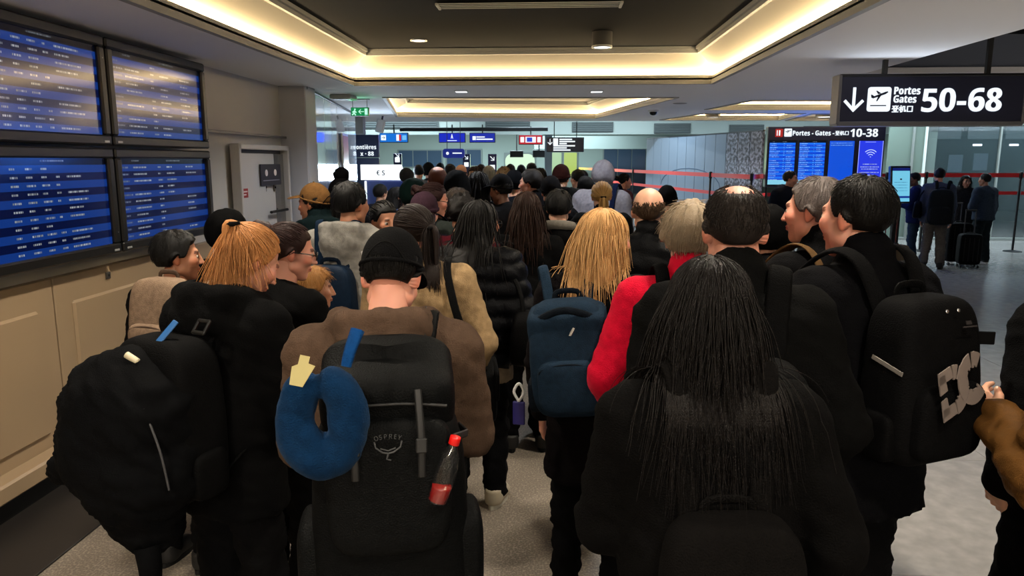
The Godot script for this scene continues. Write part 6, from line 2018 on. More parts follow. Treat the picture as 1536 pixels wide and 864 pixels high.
	person({"label": "dark haired woman facing back towards the camera in a black jacket", "px": 577, "top": 302, "w": 4.3, "fem": true, "yaw": -148, "look": 10, "nod": 6, "hair": "tail", "tie": Vector3(0, 0.15, 0.5), "len": 0.8, "hair_c": dark_hair, "bump": 0.04, "skin": "tan", "eyes": true, "topwear": {"c": Color(0.03, 0.032, 0.045), "t": 0.03, "hem": 0.76}})
	var aub := person({"label": "auburn haired woman with glasses in profile and a grey-green jacket", "px": 652, "top": 274, "w": 5.1, "fem": true, "yaw": -30, "look": -42, "nod": 8, "hair": "bun", "tie": Vector3(0, 0.2, 0.52), "hair_c": Color(0.13, 0.055, 0.05), "bump": 0.05, "glasses": true, "eyes": true, "skin": "rosy", "topwear": {"c": Color(0.17, 0.19, 0.18), "t": 0.025, "hem": 0.76}})
	backpack(aub, "navy backpack with pale green trim on the auburn haired woman", {"size": Vector3(0.31, 0.44, 0.17), "c": Color(0.03, 0.045, 0.09), "c2": Color(0.30, 0.36, 0.22), "up": 0.02})
	person({"label": "person with curly dark hair, teal collar and burgundy jacket", "px": 693, "top": 291, "w": 4.55, "yaw": -4, "look": 6, "nod": 6, "hair": "curly", "hair_c": Color(0.05, 0.035, 0.03), "bump": 0.10, "skin": "fair", "topwear": {"c": Color(0.24, 0.035, 0.075), "t": 0.028, "hem": 0.78}})
	var col: Node3D = get_child(get_child_count() - 1)
	var cf := field_mesh([[Vector3(0, 1.37, 0.0), Vector3(0, 1.475, 0.008), 0.084, 0.072, 0.03]], 0.014, 1.40, 1.475)
	obj("collar", mesh_of(cf[0], cf[1], cf[2]), cloth("collar_teal", Color(0.05, 0.22, 0.27)), col)
	person({"label": "grey haired man in a dark coat just behind the curly haired person", "px": 684, "top": 281, "w": 5.35, "yaw": 30, "look": 24, "hair": "short", "hair_c": Color(0.22, 0.19, 0.17), "bump": 0.05, "skin": "rosy", "topwear": {"c": Color(0.03, 0.032, 0.04), "t": 0.03, "hem": 0.6, "name": "coat"}})
	person({"label": "person in a dusty purple knit beanie and navy jacket", "px": 637, "top": 290, "w": 4.75, "yaw": -20, "nod": 10, "hair": "bob", "len": 0.6, "hair_c": brown_hair, "fem": true, "bump": 0.12, "hat": {"kind": "beanie", "c": Color(0.22, 0.15, 0.19)}, "topwear": {"c": Color(0.035, 0.04, 0.09), "t": 0.03, "hem": 0.74}})
	person({"label": "person in a dark green hood left of the reddish balding man", "px": 621, "top": 270, "w": 6.0, "yaw": -25, "nod": 8, "hair": "none", "bump": 0.14, "hat": {"kind": "hood", "c": Color(0.05, 0.12, 0.11)}, "topwear": {"c": Color(0.05, 0.12, 0.11), "t": 0.03, "hem": 0.74}})
	person({"label": "balding man with reddish hair and dark coat in the middle of the crowd", "px": 656, "top": 250, "w": 6.5, "yaw": 14, "look": 8, "hair": "receding", "hair_c": Color(0.30, 0.16, 0.11), "skin": "rosy", "bump": 0.01, "topwear": {"c": Color(0.03, 0.032, 0.045), "t": 0.03, "hem": 0.72, "collar": 0.04}})
	person({"label": "person in a large round black hat with a white ear pad", "px": 686, "top": 257, "w": 6.3, "yaw": -10, "hair": "none", "bump": 0.20, "hat": {"kind": "hood", "c": Color(0.02, 0.024, 0.035), "thick": 0.16}, "topwear": {"c": Color(0.02, 0.024, 0.035), "t": 0.03, "hem": 0.76}})
	obj("ear_pad", soft_box(Vector3(0.05, 0.06, 0.03), 0.8, null, 8, 12), mat("pad_white", Color(0.75, 0.75, 0.75), 0.5), get_child(get_child_count() - 1), Vector3(0.06, 1.50, 0.12))
	person({"label": "woman with straight black hair falling over her back in the crowd's middle", "px": 718, "top": 257, "w": 6.6, "fem": true, "yaw": -3, "hair": "long", "len": 2.0, "hair_c": Color(0.022, 0.022, 0.028), "bump": 0.06, "topwear": {"c": Color(0.05, 0.055, 0.08), "t": 0.03, "hem": 0.76}})
	person({"label": "person in a dark grey baseball cap turned left, below the queue totem", "px": 751, "top": 263, "w": 6.45, "yaw": 24, "look": 34, "nod": 8, "hair": "short", "hair_c": dark_hair, "skin": "brown", "bump": 0.06, "hat": {"kind": "cap", "c": Color(0.05, 0.05, 0.06)}, "topwear": {"c": Color(0.07, 0.07, 0.08), "t": 0.03, "hem": 0.76}})
	person({"label": "person in a black ribbed beanie and dark blue jacket", "px": 771, "top": 256, "w": 7.4, "yaw": 8, "hair": "short", "hair_c": dark_hair, "bump": 0.12, "hat": {"kind": "beanie", "c": Color(0.025, 0.03, 0.045)}, "topwear": {"c": Color(0.03, 0.045, 0.075), "t": 0.035, "hem": 0.74}})
	person({"label": "young man with dark brown hair in profile to the left, black bomber jacket", "px": 795, "top": 254, "w": 7.0, "yaw": 34, "look": 40, "hair": "short", "thick": 0.09, "hair_c": Color(0.045, 0.03, 0.025), "bump": 0.06, "skin": "rosy", "eyes": true, "topwear": {"c": Color(0.025, 0.028, 0.04), "t": 0.04, "hem": 0.78, "collar": 0.04}})
	person({"label": "broad person in a reddish brown hat with wide dark coat", "px": 842, "top": 246, "w": 8.2, "yaw": -12, "hair": "short", "hair_c": brown_hair, "bump": 0.16, "wide": 1.2, "fat": 0.03, "hat": {"kind": "beanie", "c": Color(0.19, 0.09, 0.08)}, "topwear": {"c": Color(0.03, 0.03, 0.03), "t": 0.05, "hem": 0.55, "name": "coat", "hood": true}})
	person({"label": "person in a smooth round dark cap in front of the broad coat", "px": 826, "top": 265, "w": 6.7, "yaw": 4, "hair": "short", "hair_c": dark_hair, "bump": 0.12, "hat": {"kind": "beanie", "c": Color(0.035, 0.03, 0.035)}, "topwear": {"c": Color(0.03, 0.03, 0.035), "t": 0.03, "hem": 0.74}})
	person({"label": "woman with a pale blonde ponytail and black jacket in front of the grey hood", "px": 902, "top": 272, "w": 6.1, "fem": true, "yaw": 4, "hair": "tail", "tie": Vector3(0, -0.02, 0.50), "len": 0.75, "hair_c": Color(0.60, 0.46, 0.27), "bump": 0.04, "skin": "fair", "topwear": {"c": Color(0.03, 0.032, 0.03), "t": 0.03, "hem": 0.74, "collar": 0.04}})
	var gh := person({"label": "tall person in a light grey hooded top with the hood up", "px": 906, "top": 243, "w": 7.8, "yaw": -16, "look": -18, "hair": "none", "bump": 0.15, "wide": 1.15, "fat": 0.02, "hat": {"kind": "hood", "c": Color(0.50, 0.49, 0.52), "thick": 0.14}, "topwear": {"c": Color(0.52, 0.51, 0.54), "t": 0.04, "hem": 0.74, "name": "hoodie"}})
	backpack(gh, "blue backpack on the person with the light grey hood", {"size": Vector3(0.34, 0.50, 0.19), "c": Color(0.07, 0.10, 0.20), "up": 0.04, "dx": 0.06})
	person({"label": "person in a black knit hat right of the bald man", "px": 1000, "top": 279, "w": 6.6, "yaw": -5, "hair": "short", "hair_c": dark_hair, "bump": 0.12, "hat": {"kind": "beanie", "c": BLACK}, "topwear": black_top})
	person({"label": "woman in a dusty pink coat far behind the barrier belt", "px": 938, "top": 260, "w": 11.5, "fem": true, "yaw": -70, "look": -10, "hair": "bun", "hair_c": dark_hair, "bump": 0.05, "skin": "rosy", "topwear": {"c": Color(0.36, 0.22, 0.24), "t": 0.03, "hem": 0.5, "name": "coat"}})
	# ---- the far end of the queue
	var far := [
		[572, 276, 8.6, "dark blue jacket and dark hair beside the exchange desk", Color(0.03, 0.05, 0.12), "short", dark_hair, -40],
		[597, 281, 8.0, "pale blue jacket standing under the white light box", Color(0.16, 0.22, 0.36), "bob", dark_hair, -70],
		[611, 252, 9.4, "teal jacket at the light box's right end", Color(0.12, 0.24, 0.25), "short", dark_hair, -20],
		[628, 247, 12.5, "white scarf and dark hair, leftmost of the far row", Color(0.35, 0.37, 0.40), "short", dark_hair, 10],
		[643, 245, 13.2, "black jacket and hood below the left totem", Color(0.03, 0.03, 0.04), "hood", BLACK, 0],
		[675, 246, 11.2, "short black hair and blue jacket, right of the reddish balding man", Color(0.04, 0.06, 0.13), "short", dark_hair, 16],
		[692, 246, 10.4, "bald pinkish head and grey jacket behind the round black hat", Color(0.15, 0.16, 0.18), "bald", Color(0.2, 0.15, 0.12), -12],
		[711, 250, 10.8, "brown hair and pale top facing the camera", Color(0.30, 0.30, 0.33), "bob", brown_hair, 165],
		[733, 249, 11.6, "white hair and light jacket beside the right totem", Color(0.34, 0.37, 0.42), "bob", Color(0.55, 0.54, 0.52), 12],
		[756, 252, 9.6, "fair curly hair and white top", Color(0.55, 0.55, 0.52), "curly", Color(0.48, 0.36, 0.22), 8],
		[766, 246, 13.4, "dark hair under the left hanging monitor", Color(0.05, 0.05, 0.06), "short", dark_hair, -8],
		[797, 244, 13.0, "dark hair under the right hanging monitor", Color(0.10, 0.11, 0.12), "short", dark_hair, 20],
		[811, 252, 11.0, "dark hair and striped grey jacket", Color(0.20, 0.21, 0.24), "bob", dark_hair, -30],
		[866, 254, 10.0, "white shirt beyond the broad dark coat", Color(0.62, 0.64, 0.62), "short", dark_hair, 40],
		[874, 255, 11.2, "black hair and black jacket under the lit doorway", Color(0.03, 0.03, 0.035), "short", dark_hair, -35],
		[878, 266, 8.6, "black hood between the broad coat and the grey hood", Color(0.03, 0.03, 0.035), "hood", BLACK, 10],
		[782, 247, 14.6, "dark beanie at the back of the queue", Color(0.06, 0.06, 0.08), "short", dark_hair, 0],
		[660, 244, 14.8, "dark hair at the very back, between the totems", Color(0.05, 0.06, 0.09), "short", dark_hair, 10],
		[722, 246, 14.2, "brown hair before the third booth window", Color(0.12, 0.12, 0.14), "short", brown_hair, -15]]
	for q in far:
		q[4] = (q[4] as Color).lightened(0.10)  # haze of the far hall put into jacket and hair colours
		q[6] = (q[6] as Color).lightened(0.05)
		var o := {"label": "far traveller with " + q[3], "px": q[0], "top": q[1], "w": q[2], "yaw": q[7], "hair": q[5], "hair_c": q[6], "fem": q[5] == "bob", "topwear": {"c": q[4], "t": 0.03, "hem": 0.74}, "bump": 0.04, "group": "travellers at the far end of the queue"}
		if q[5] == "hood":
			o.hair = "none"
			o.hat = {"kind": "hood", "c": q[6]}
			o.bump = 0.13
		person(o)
	standing_travellers()
	# ---- cut by the right edge of the picture
	person({"label": "person in a tan quilted puffer jacket at the right edge, face out of view", "px": 1725, "top": 330, "w": 1.80, "yaw": 26, "hair": "short", "hair_c": dark_hair, "wide": 1.08, "size": 0.99, "arm_l": "phone", "arm_r": "pocket", "topwear": {"c": Color(0.36, 0.24, 0.11), "t": 0.05, "puff": 0.014, "pitch": 0.09, "hem": 0.62, "folds": 0.012, "gloss": 0.55}, "legs": Color(0.20, 0.15, 0.09)})
	person({"label": "person in a black coat at the right edge behind the tan puffer", "px": 1652, "top": 345, "w": 2.15, "yaw": 12, "hair": "short", "hair_c": dark_hair, "arm_l": "pocket", "size": 1.0, "topwear": {"c": BLACK, "t": 0.04, "hem": 0.5, "name": "coat"}})

func standing_travellers() -> void:
	# the people and cases in the open area on the right
	var a := person({"label": "man in a dark hooded coat standing before the information board, holding a suitcase handle", "px": 1186, "top": 256, "w": 11.3, "yaw": 205, "look": 40, "hair": "short", "hair_c": Color(0.06, 0.05, 0.045), "bump": 0.04, "skin": "rosy", "topwear": {"c": Color(0.08, 0.10, 0.16), "t": 0.045, "hem": 0.66, "hood": true, "name": "coat"}, "arm_l": "out", "arm_r": "out", "legs": Color(0.06, 0.07, 0.08)})
	suitcase("white hard-shell suitcase with a long handle before the information board", P(1173, 330, 10.9), Vector3(0.40, 0.56, 0.24), Color(0.62, 0.64, 0.68), 0.42, 0.0, true)
	person({"label": "man in a navy jacket and jeans using the touch kiosk", "px": 1371, "top": 259, "w": 13.4, "yaw": 62, "look": 20, "nod": 10, "hair": "short", "hair_c": dark_h(), "skin": "brown", "topwear": {"c": Color(0.09, 0.13, 0.30), "t": 0.035, "hem": 0.80}, "legs": Color(0.16, 0.23, 0.31), "arm_l": "phone", "arm_r": "down", "bump": 0.03, "sole": Color(0.6, 0.6, 0.6)})
	suitcase("beige cabin suitcase with dark corner straps and red handle", P(1343, 340, 11.6), Vector3(0.42, 0.52, 0.26), Color(0.42, 0.36, 0.28), 0.50, 0.2, false, Color(0.35, 0.06, 0.07))
	var b := person({"label": "man in a grey jacket and grey-brown trousers with a big dark backpack, back turned", "px": 1409, "top": 252, "w": 13.1, "yaw": -28, "look": 20, "hair": "short", "hair_c": Color(0.05, 0.04, 0.035), "skin": "fair", "topwear": {"c": Color(0.30, 0.33, 0.40), "t": 0.03, "hem": 0.80}, "legs": Color(0.38, 0.36, 0.34), "flare": 0.02, "stride": 0.03, "stance": 1.15, "bump": 0.04})
	backpack(b, "big black and grey backpack on the man in the open area", {"size": Vector3(0.40, 0.60, 0.30), "c": Color(0.11, 0.12, 0.13), "c2": Color(0.22, 0.23, 0.25), "up": 0.12, "dx": 0.06})
	hip_bag(b, "dark navy bag on the left side of the man with the big backpack", Color(0.03, 0.04, 0.075), -1.0)
	var c := person({"label": "woman in a dark jacket facing the camera beside black suitcases", "px": 1449, "top": 263, "w": 14.2, "fem": true, "yaw": 172, "hair": "bob", "len": 0.9, "hair_c": Color(0.06, 0.03, 0.03), "bump": 0.05, "skin": "fair", "eyes": true, "topwear": {"c": Color(0.16, 0.16, 0.17), "t": 0.03, "hem": 0.76, "hood": true}, "legs": Color(0.03, 0.03, 0.035)})
	suitcase("tall black suitcase between the two standing men", P(1438, 330, 13.6), Vector3(0.46, 0.70, 0.28), Color(0.025, 0.025, 0.03), 0.34, 0.1, false)
	suitcase("smaller black suitcase beside the man in the grey sweater", P(1457, 340, 13.2), Vector3(0.36, 0.54, 0.24), Color(0.03, 0.03, 0.038), 0.40, -0.2, false)
	person({"label": "man in a dark grey sweater and wide dark trousers, seen from behind", "px": 1477, "top": 260, "w": 13.8, "yaw": 22, "look": 14, "hair": "short", "hair_c": Color(0.04, 0.035, 0.035), "skin": "tan", "wide": 1.1, "fat": 0.01, "topwear": {"c": Color(0.22, 0.26, 0.31), "t": 0.03, "hem": 0.84, "name": "sweater"}, "legs": Color(0.14, 0.17, 0.18), "flare": 0.035, "stance": 1.2, "arm_l": "fold", "arm_r": "down", "bump": 0.03, "sole": Color(0.65, 0.65, 0.65)})

func dark_h() -> Color:
	return Color(0.03, 0.026, 0.025)

# ------------------------------------------------------------------ things the travellers carry
func suitcase(label: String, at: Vector3, size: Vector3, c: Color, handle: float, turn: float, shiny: bool, hc := Color(0.30, 0.30, 0.32)) -> void:
	var t := thing("suitcase", label, "suitcase", Vector3(at.x, 0, at.z), turn)
	var m := mat("case" + str(c), c, 0.3 if shiny else 0.7)
	var hy := size.y * 0.5 + 0.055
	obj("shell", soft_box(size, 0.28, null, 14, 24), m, t, Vector3(0, hy, 0))
	for k in 4:
		obj("rib", box(Vector3(0.012, size.y * 0.76, 0.008), 0.003), mat("case_rib" + str(c), c.darkened(0.25), 0.4), t, Vector3(size.x * (-0.30 + 0.2 * k), hy, size.z * 0.5))
	obj("zip_band", box(Vector3(size.x * 0.985, 0.008, size.z * 0.985), 0.002), mat("black", Color(0.01, 0.01, 0.01), 0.9), t, Vector3(0, hy + 0.02, 0))
	for e in [-1.0, 1.0]:
		for f in [-1.0, 1.0]:
			obj("wheel", lathe([Vector2(0.001, -0.012), Vector2(0.026, -0.012), Vector2(0.028, 0), Vector2(0.026, 0.012), Vector2(0.001, 0.012)], 14), mat("wheel_black", Color(0.03, 0.03, 0.03), 0.5), t, Vector3(size.x * 0.38 * e, 0.029, size.z * 0.36 * f), Vector3(0, 0, 90))
		obj("handle_rod", tube([Vector3(size.x * 0.22 * e, hy + size.y * 0.48, -size.z * 0.35), Vector3(size.x * 0.22 * e, hy + size.y * 0.5 + handle, -size.z * 0.35)], 0.009, 0.009, 8), mat("rod" + str(hc), hc, 0.3, 0.6), t)
	obj("handle_grip", tube([Vector3(-size.x * 0.24, hy + size.y * 0.5 + handle, -size.z * 0.35), Vector3(size.x * 0.24, hy + size.y * 0.5 + handle, -size.z * 0.35)], 0.014, 0.014, 8), mat("wheel_black", Color(0.03, 0.03, 0.03), 0.5), t)
	obj("top_handle", tube(spline([Vector3(-0.07, hy + size.y * 0.49, 0.01), Vector3(-0.05, hy + size.y * 0.53, 0.01), Vector3(0.05, hy + size.y * 0.53, 0.01), Vector3(0.07, hy + size.y * 0.49, 0.01)], 4), 0.010, 0.010, 8), mat("wheel_black", Color(0.03, 0.03, 0.03), 0.5), t)

func phone(who: Dictionary, label: String, side: String) -> void:
	var j: Dictionary = who.j
	var d: Vector3 = (j["wr_" + side] - j["el_" + side]).normalized()
	var t := worn(who, "phone", label, j["wr_" + side] + d * 0.09 + Vector3(0, 0.035, 0))
	obj("case", box(Vector3(0.072, 0.145, 0.009), 0.003), mat("phone_black", Color(0.02, 0.02, 0.022), 0.25), t, Vector3.ZERO, Vector3(-55, 0, 0))
	obj("screen", box(Vector3(0.064, 0.132, 0.002)), glow("phone_glow", Color(0.75, 0.80, 0.85), 0.8), t, Vector3(0, 0.004, 0.005), Vector3(-55, 0, 0))

func sling(who: Dictionary, label: String, c: Color, r: float, side: float, size: float) -> void:
	# a bag at the hip on one strap that runs over the shoulder of the given side
	var j: Dictionary = who.j
	var tt: float = who.t
	var hip := Vector3(0.22 * side + 0.02 * side, 0.88, -0.05)
	var t := worn(who, "shoulder_bag", label, hip, "shoulder bag")
	var m := cloth("sling" + str(c), c, 0.7)
	obj("pouch", soft_box(Vector3(0.11, 0.26, 0.32), 0.4, null, 12, 20), m, t, Vector3(0.05 * side, -0.02, 0))
	obj("flap", soft_box(Vector3(0.03, 0.15, 0.31), 0.35, null, 10, 18), m, t, Vector3(0.098 * side, 0.03, 0))
	var n: Vector3 = j.neck - hip
	var ctrl := [Vector3(0.04 * side, 0.10, 0.13), Vector3(-0.06 * side + 0.0, n.y - 0.24, n.z + 0.14 + tt), Vector3(n.x + 0.125 * side, n.y - 0.03, n.z + 0.075 + tt), Vector3(n.x + 0.13 * side, n.y + 0.025 + tt * 0.9, n.z), Vector3(n.x + 0.13 * side, n.y - 0.06, n.z - 0.11 - tt), Vector3(0.0, n.y - 0.26, n.z - 0.14 - tt), Vector3(0.04 * side, 0.10, -0.13)]
	obj("strap", tube(spline(ctrl, 7), r, r, 8, 0.18, Vector3.RIGHT), m, t)
	obj("buckle", box(Vector3(r * 2.2, 0.03, 0.012), 0.003), mat("buckle_metal", Color(0.45, 0.45, 0.45), 0.3, 0.8), t, ctrl[1] + Vector3(0, 0, 0.006))

func hip_bag(who: Dictionary, label: String, c: Color, side: float) -> void:
	var j: Dictionary = who.j
	var tt: float = who.t
	var at := Vector3(0.255 * side + tt * side, 1.02, 0.06)
	var t := worn(who, "handbag", label, at, "handbag")
	var m := cloth("hand" + str(c), c, 0.55)
	obj("body", soft_box(Vector3(0.14, 0.30, 0.34), 0.45, func(p: Vector3) -> Vector3: return Vector3(p.x * (1.0 - p.y * 1.2), p.y, p.z * (1.0 - p.y * 0.5)), 14, 22), m, t)
	var sh: Vector3 = j["sh_" + ("r" if side > 0 else "l")] - at
	for e in [-1.0, 1.0]:
		obj("strap", tube(spline([Vector3(0, 0.12, 0.10 * e), Vector3(-0.03 * side, 0.25, 0.09 * e + sh.z * 0.5), Vector3(sh.x - 0.03 * side, sh.y + 0.05 + tt, sh.z + 0.03 * e)], 6), 0.012, 0.012, 6, 0.4), m, t)
		obj("ring", lathe([Vector2(0.010, -0.003), Vector2(0.017, 0), Vector2(0.010, 0.003)], 12), mat("ring_silver", Color(0.75, 0.75, 0.75), 0.2, 0.9), t, Vector3(0.055 * side, 0.11, 0.10 * e), Vector3(0, 0, 90))

func blue_pack(who: Dictionary) -> void:
	backpack(who, "blue-grey backpack with a top handle on the blonde woman", {"size": Vector3(0.31, 0.46, 0.20), "c": Color(0.10, 0.16, 0.22), "c2": Color(0.045, 0.07, 0.10), "up": 0.14, "dx": -0.07, "strap_r": 0.022, "roll": 5.0, "gloss": 0.8})
	var t: Node3D = get_child(get_child_count() - 1)
	obj("zip_pull", box(Vector3(0.012, 0.05, 0.006), 0.002), mat("ring_silver", Color(0.75, 0.75, 0.75), 0.2, 0.9), t, Vector3(0.02, 0.345, 0.085), Vector3(0, 0, -30))
	var h := []
	for k in 11:
		var a := PI * k / 10.0
		h.append(Vector3(-0.10 + cos(a) * -0.0 + k * 0.020 - 0.0, 0.40 + sin(a) * 0.035, 0.075 + sin(a) * 0.02))
	obj("carry_handle", tube(h, 0.014, 0.014, 8, 0.5), cloth("bag2" + str(Color(0.045, 0.07, 0.10)), Color(0.045, 0.07, 0.10), 0.7), t)
	var flap := soft_box(Vector3(0.31, 0.15, 0.18), 0.4, null, 12, 24)
	obj("top_flap", flap, cloth("bag_flap", Color(0.10, 0.16, 0.22), 0.8), t, Vector3(0, 0.36, -0.005), Vector3(12, 0, 0))
	var key := worn(who, "luggage_tag", "violet tag with a white loop hanging beside the blonde woman", Vector3(-0.30, 0.96, 0.16), "luggage tag")
	obj("tag", box(Vector3(0.05, 0.10, 0.012), 0.004), mat("tag_violet", Color(0.09, 0.06, 0.35), 0.5), key, Vector3(0, -0.05, 0))
	obj("loop", tube(spline([Vector3(0, 0, 0), Vector3(-0.02, 0.04, 0), Vector3(0.0, 0.075, 0), Vector3(0.02, 0.04, 0), Vector3(0, 0, 0)], 5), 0.006, 0.006, 6), mat("pad_white", Color(0.75, 0.75, 0.75), 0.5), key)

func logo_pack(who: Dictionary) -> void:
	# the black rucksack with two interlocked pale letters
	var t := backpack(who, "black rucksack with a large distressed pale DC print on its front", {"size": Vector3(0.29, 0.45, 0.18), "c": Color(0.03, 0.03, 0.034), "c2": Color(0.02, 0.02, 0.022), "up": 0.16, "dx": -0.01, "strap_r": 0.032, "gloss": 0.8})
	var pale := mat("logo_pale", Color(0.42, 0.38, 0.36), 0.8)
	# D: a slab with an angular counter, C: an open ring; both with torn gaps
	var parts := []
	var ring := func(cx: float, cy: float, r0: float, r1: float, a0: float, a1: float, n: int, tilt: float) -> void:
		for k in n:
			if (k * 7 + int(a0)) % 11 == 3: continue
			var p := deg_to_rad(lerpf(a0, a1, float(k) / n))
			var q := deg_to_rad(lerpf(a0, a1, (k + 1.02) / n))
			var jag := 0.004 * sin(k * 2.3)
			parts.append([prism(PackedVector2Array([Vector2(cos(p) * (r0 + jag), sin(p) * (r0 + jag)), Vector2(cos(p) * r1, sin(p) * r1), Vector2(cos(q) * r1, sin(q) * r1), Vector2(cos(q) * (r0 + jag), sin(q) * (r0 + jag))]), 0.003), at3(Vector3(cx, cy, tilt))])
	ring.call(-0.045, 0.0, 0.030, 0.072, -88.0, 88.0, 16, 0.0)
	for q in [[-0.115, -0.072, -0.045, -0.034], [-0.115, 0.034, -0.045, 0.072], [-0.115, -0.060, -0.080, -0.008], [-0.115, 0.006, -0.078, 0.060]]:
		parts.append([prism(PackedVector2Array([Vector2(q[0], q[1]), Vector2(q[2], q[1] + 0.004), Vector2(q[2] - 0.006, q[3]), Vector2(q[0] + 0.002, q[3] - 0.003)]), 0.003), Transform3D()])
	ring.call(0.050, 0.004, 0.034, 0.076, 48.0, 312.0, 22, 0.0015)
	obj("logo_print", joined(parts), pale, t, Vector3(-0.012, 0.245, 0.130), Vector3(-4, 6, 14)).scale = Vector3(0.78, 0.92, 1.0)
	obj("stripe", box(Vector3(0.004, 0.012, 0.10), 0.001), mat("stripe_grey", Color(0.42, 0.40, 0.38), 0.7), t, Vector3(-0.146, 0.28, 0.02), Vector3(14, 0, 0))
	obj("side_strap", box(Vector3(0.07, 0.035, 0.006), 0.002), mat("black", Color(0.01, 0.01, 0.01), 0.9), t, Vector3(0.145, 0.335, 0.05), Vector3(0, -30, 0))
	for e in [-0.02, 0.02]:
		obj("rivet", disc(0.005, 0.003, 10), mat("ring_silver", Color(0.75, 0.75, 0.75), 0.2, 0.9), t, Vector3(e - 0.01, 0.425, 0.082), Vector3(70, 0, 0))
	obj("small_print", joined([[box(Vector3(0.05, 0.004, 0.002)), at3(Vector3(0, -0.01, 0))], [box(Vector3(0.018, 0.010, 0.002)), at3(Vector3.ZERO)]]), mat("print_dim", Color(0.16, 0.15, 0.15), 0.7), t, Vector3(0.03, 0.395, 0.098), Vector3(-25, 0, 0))

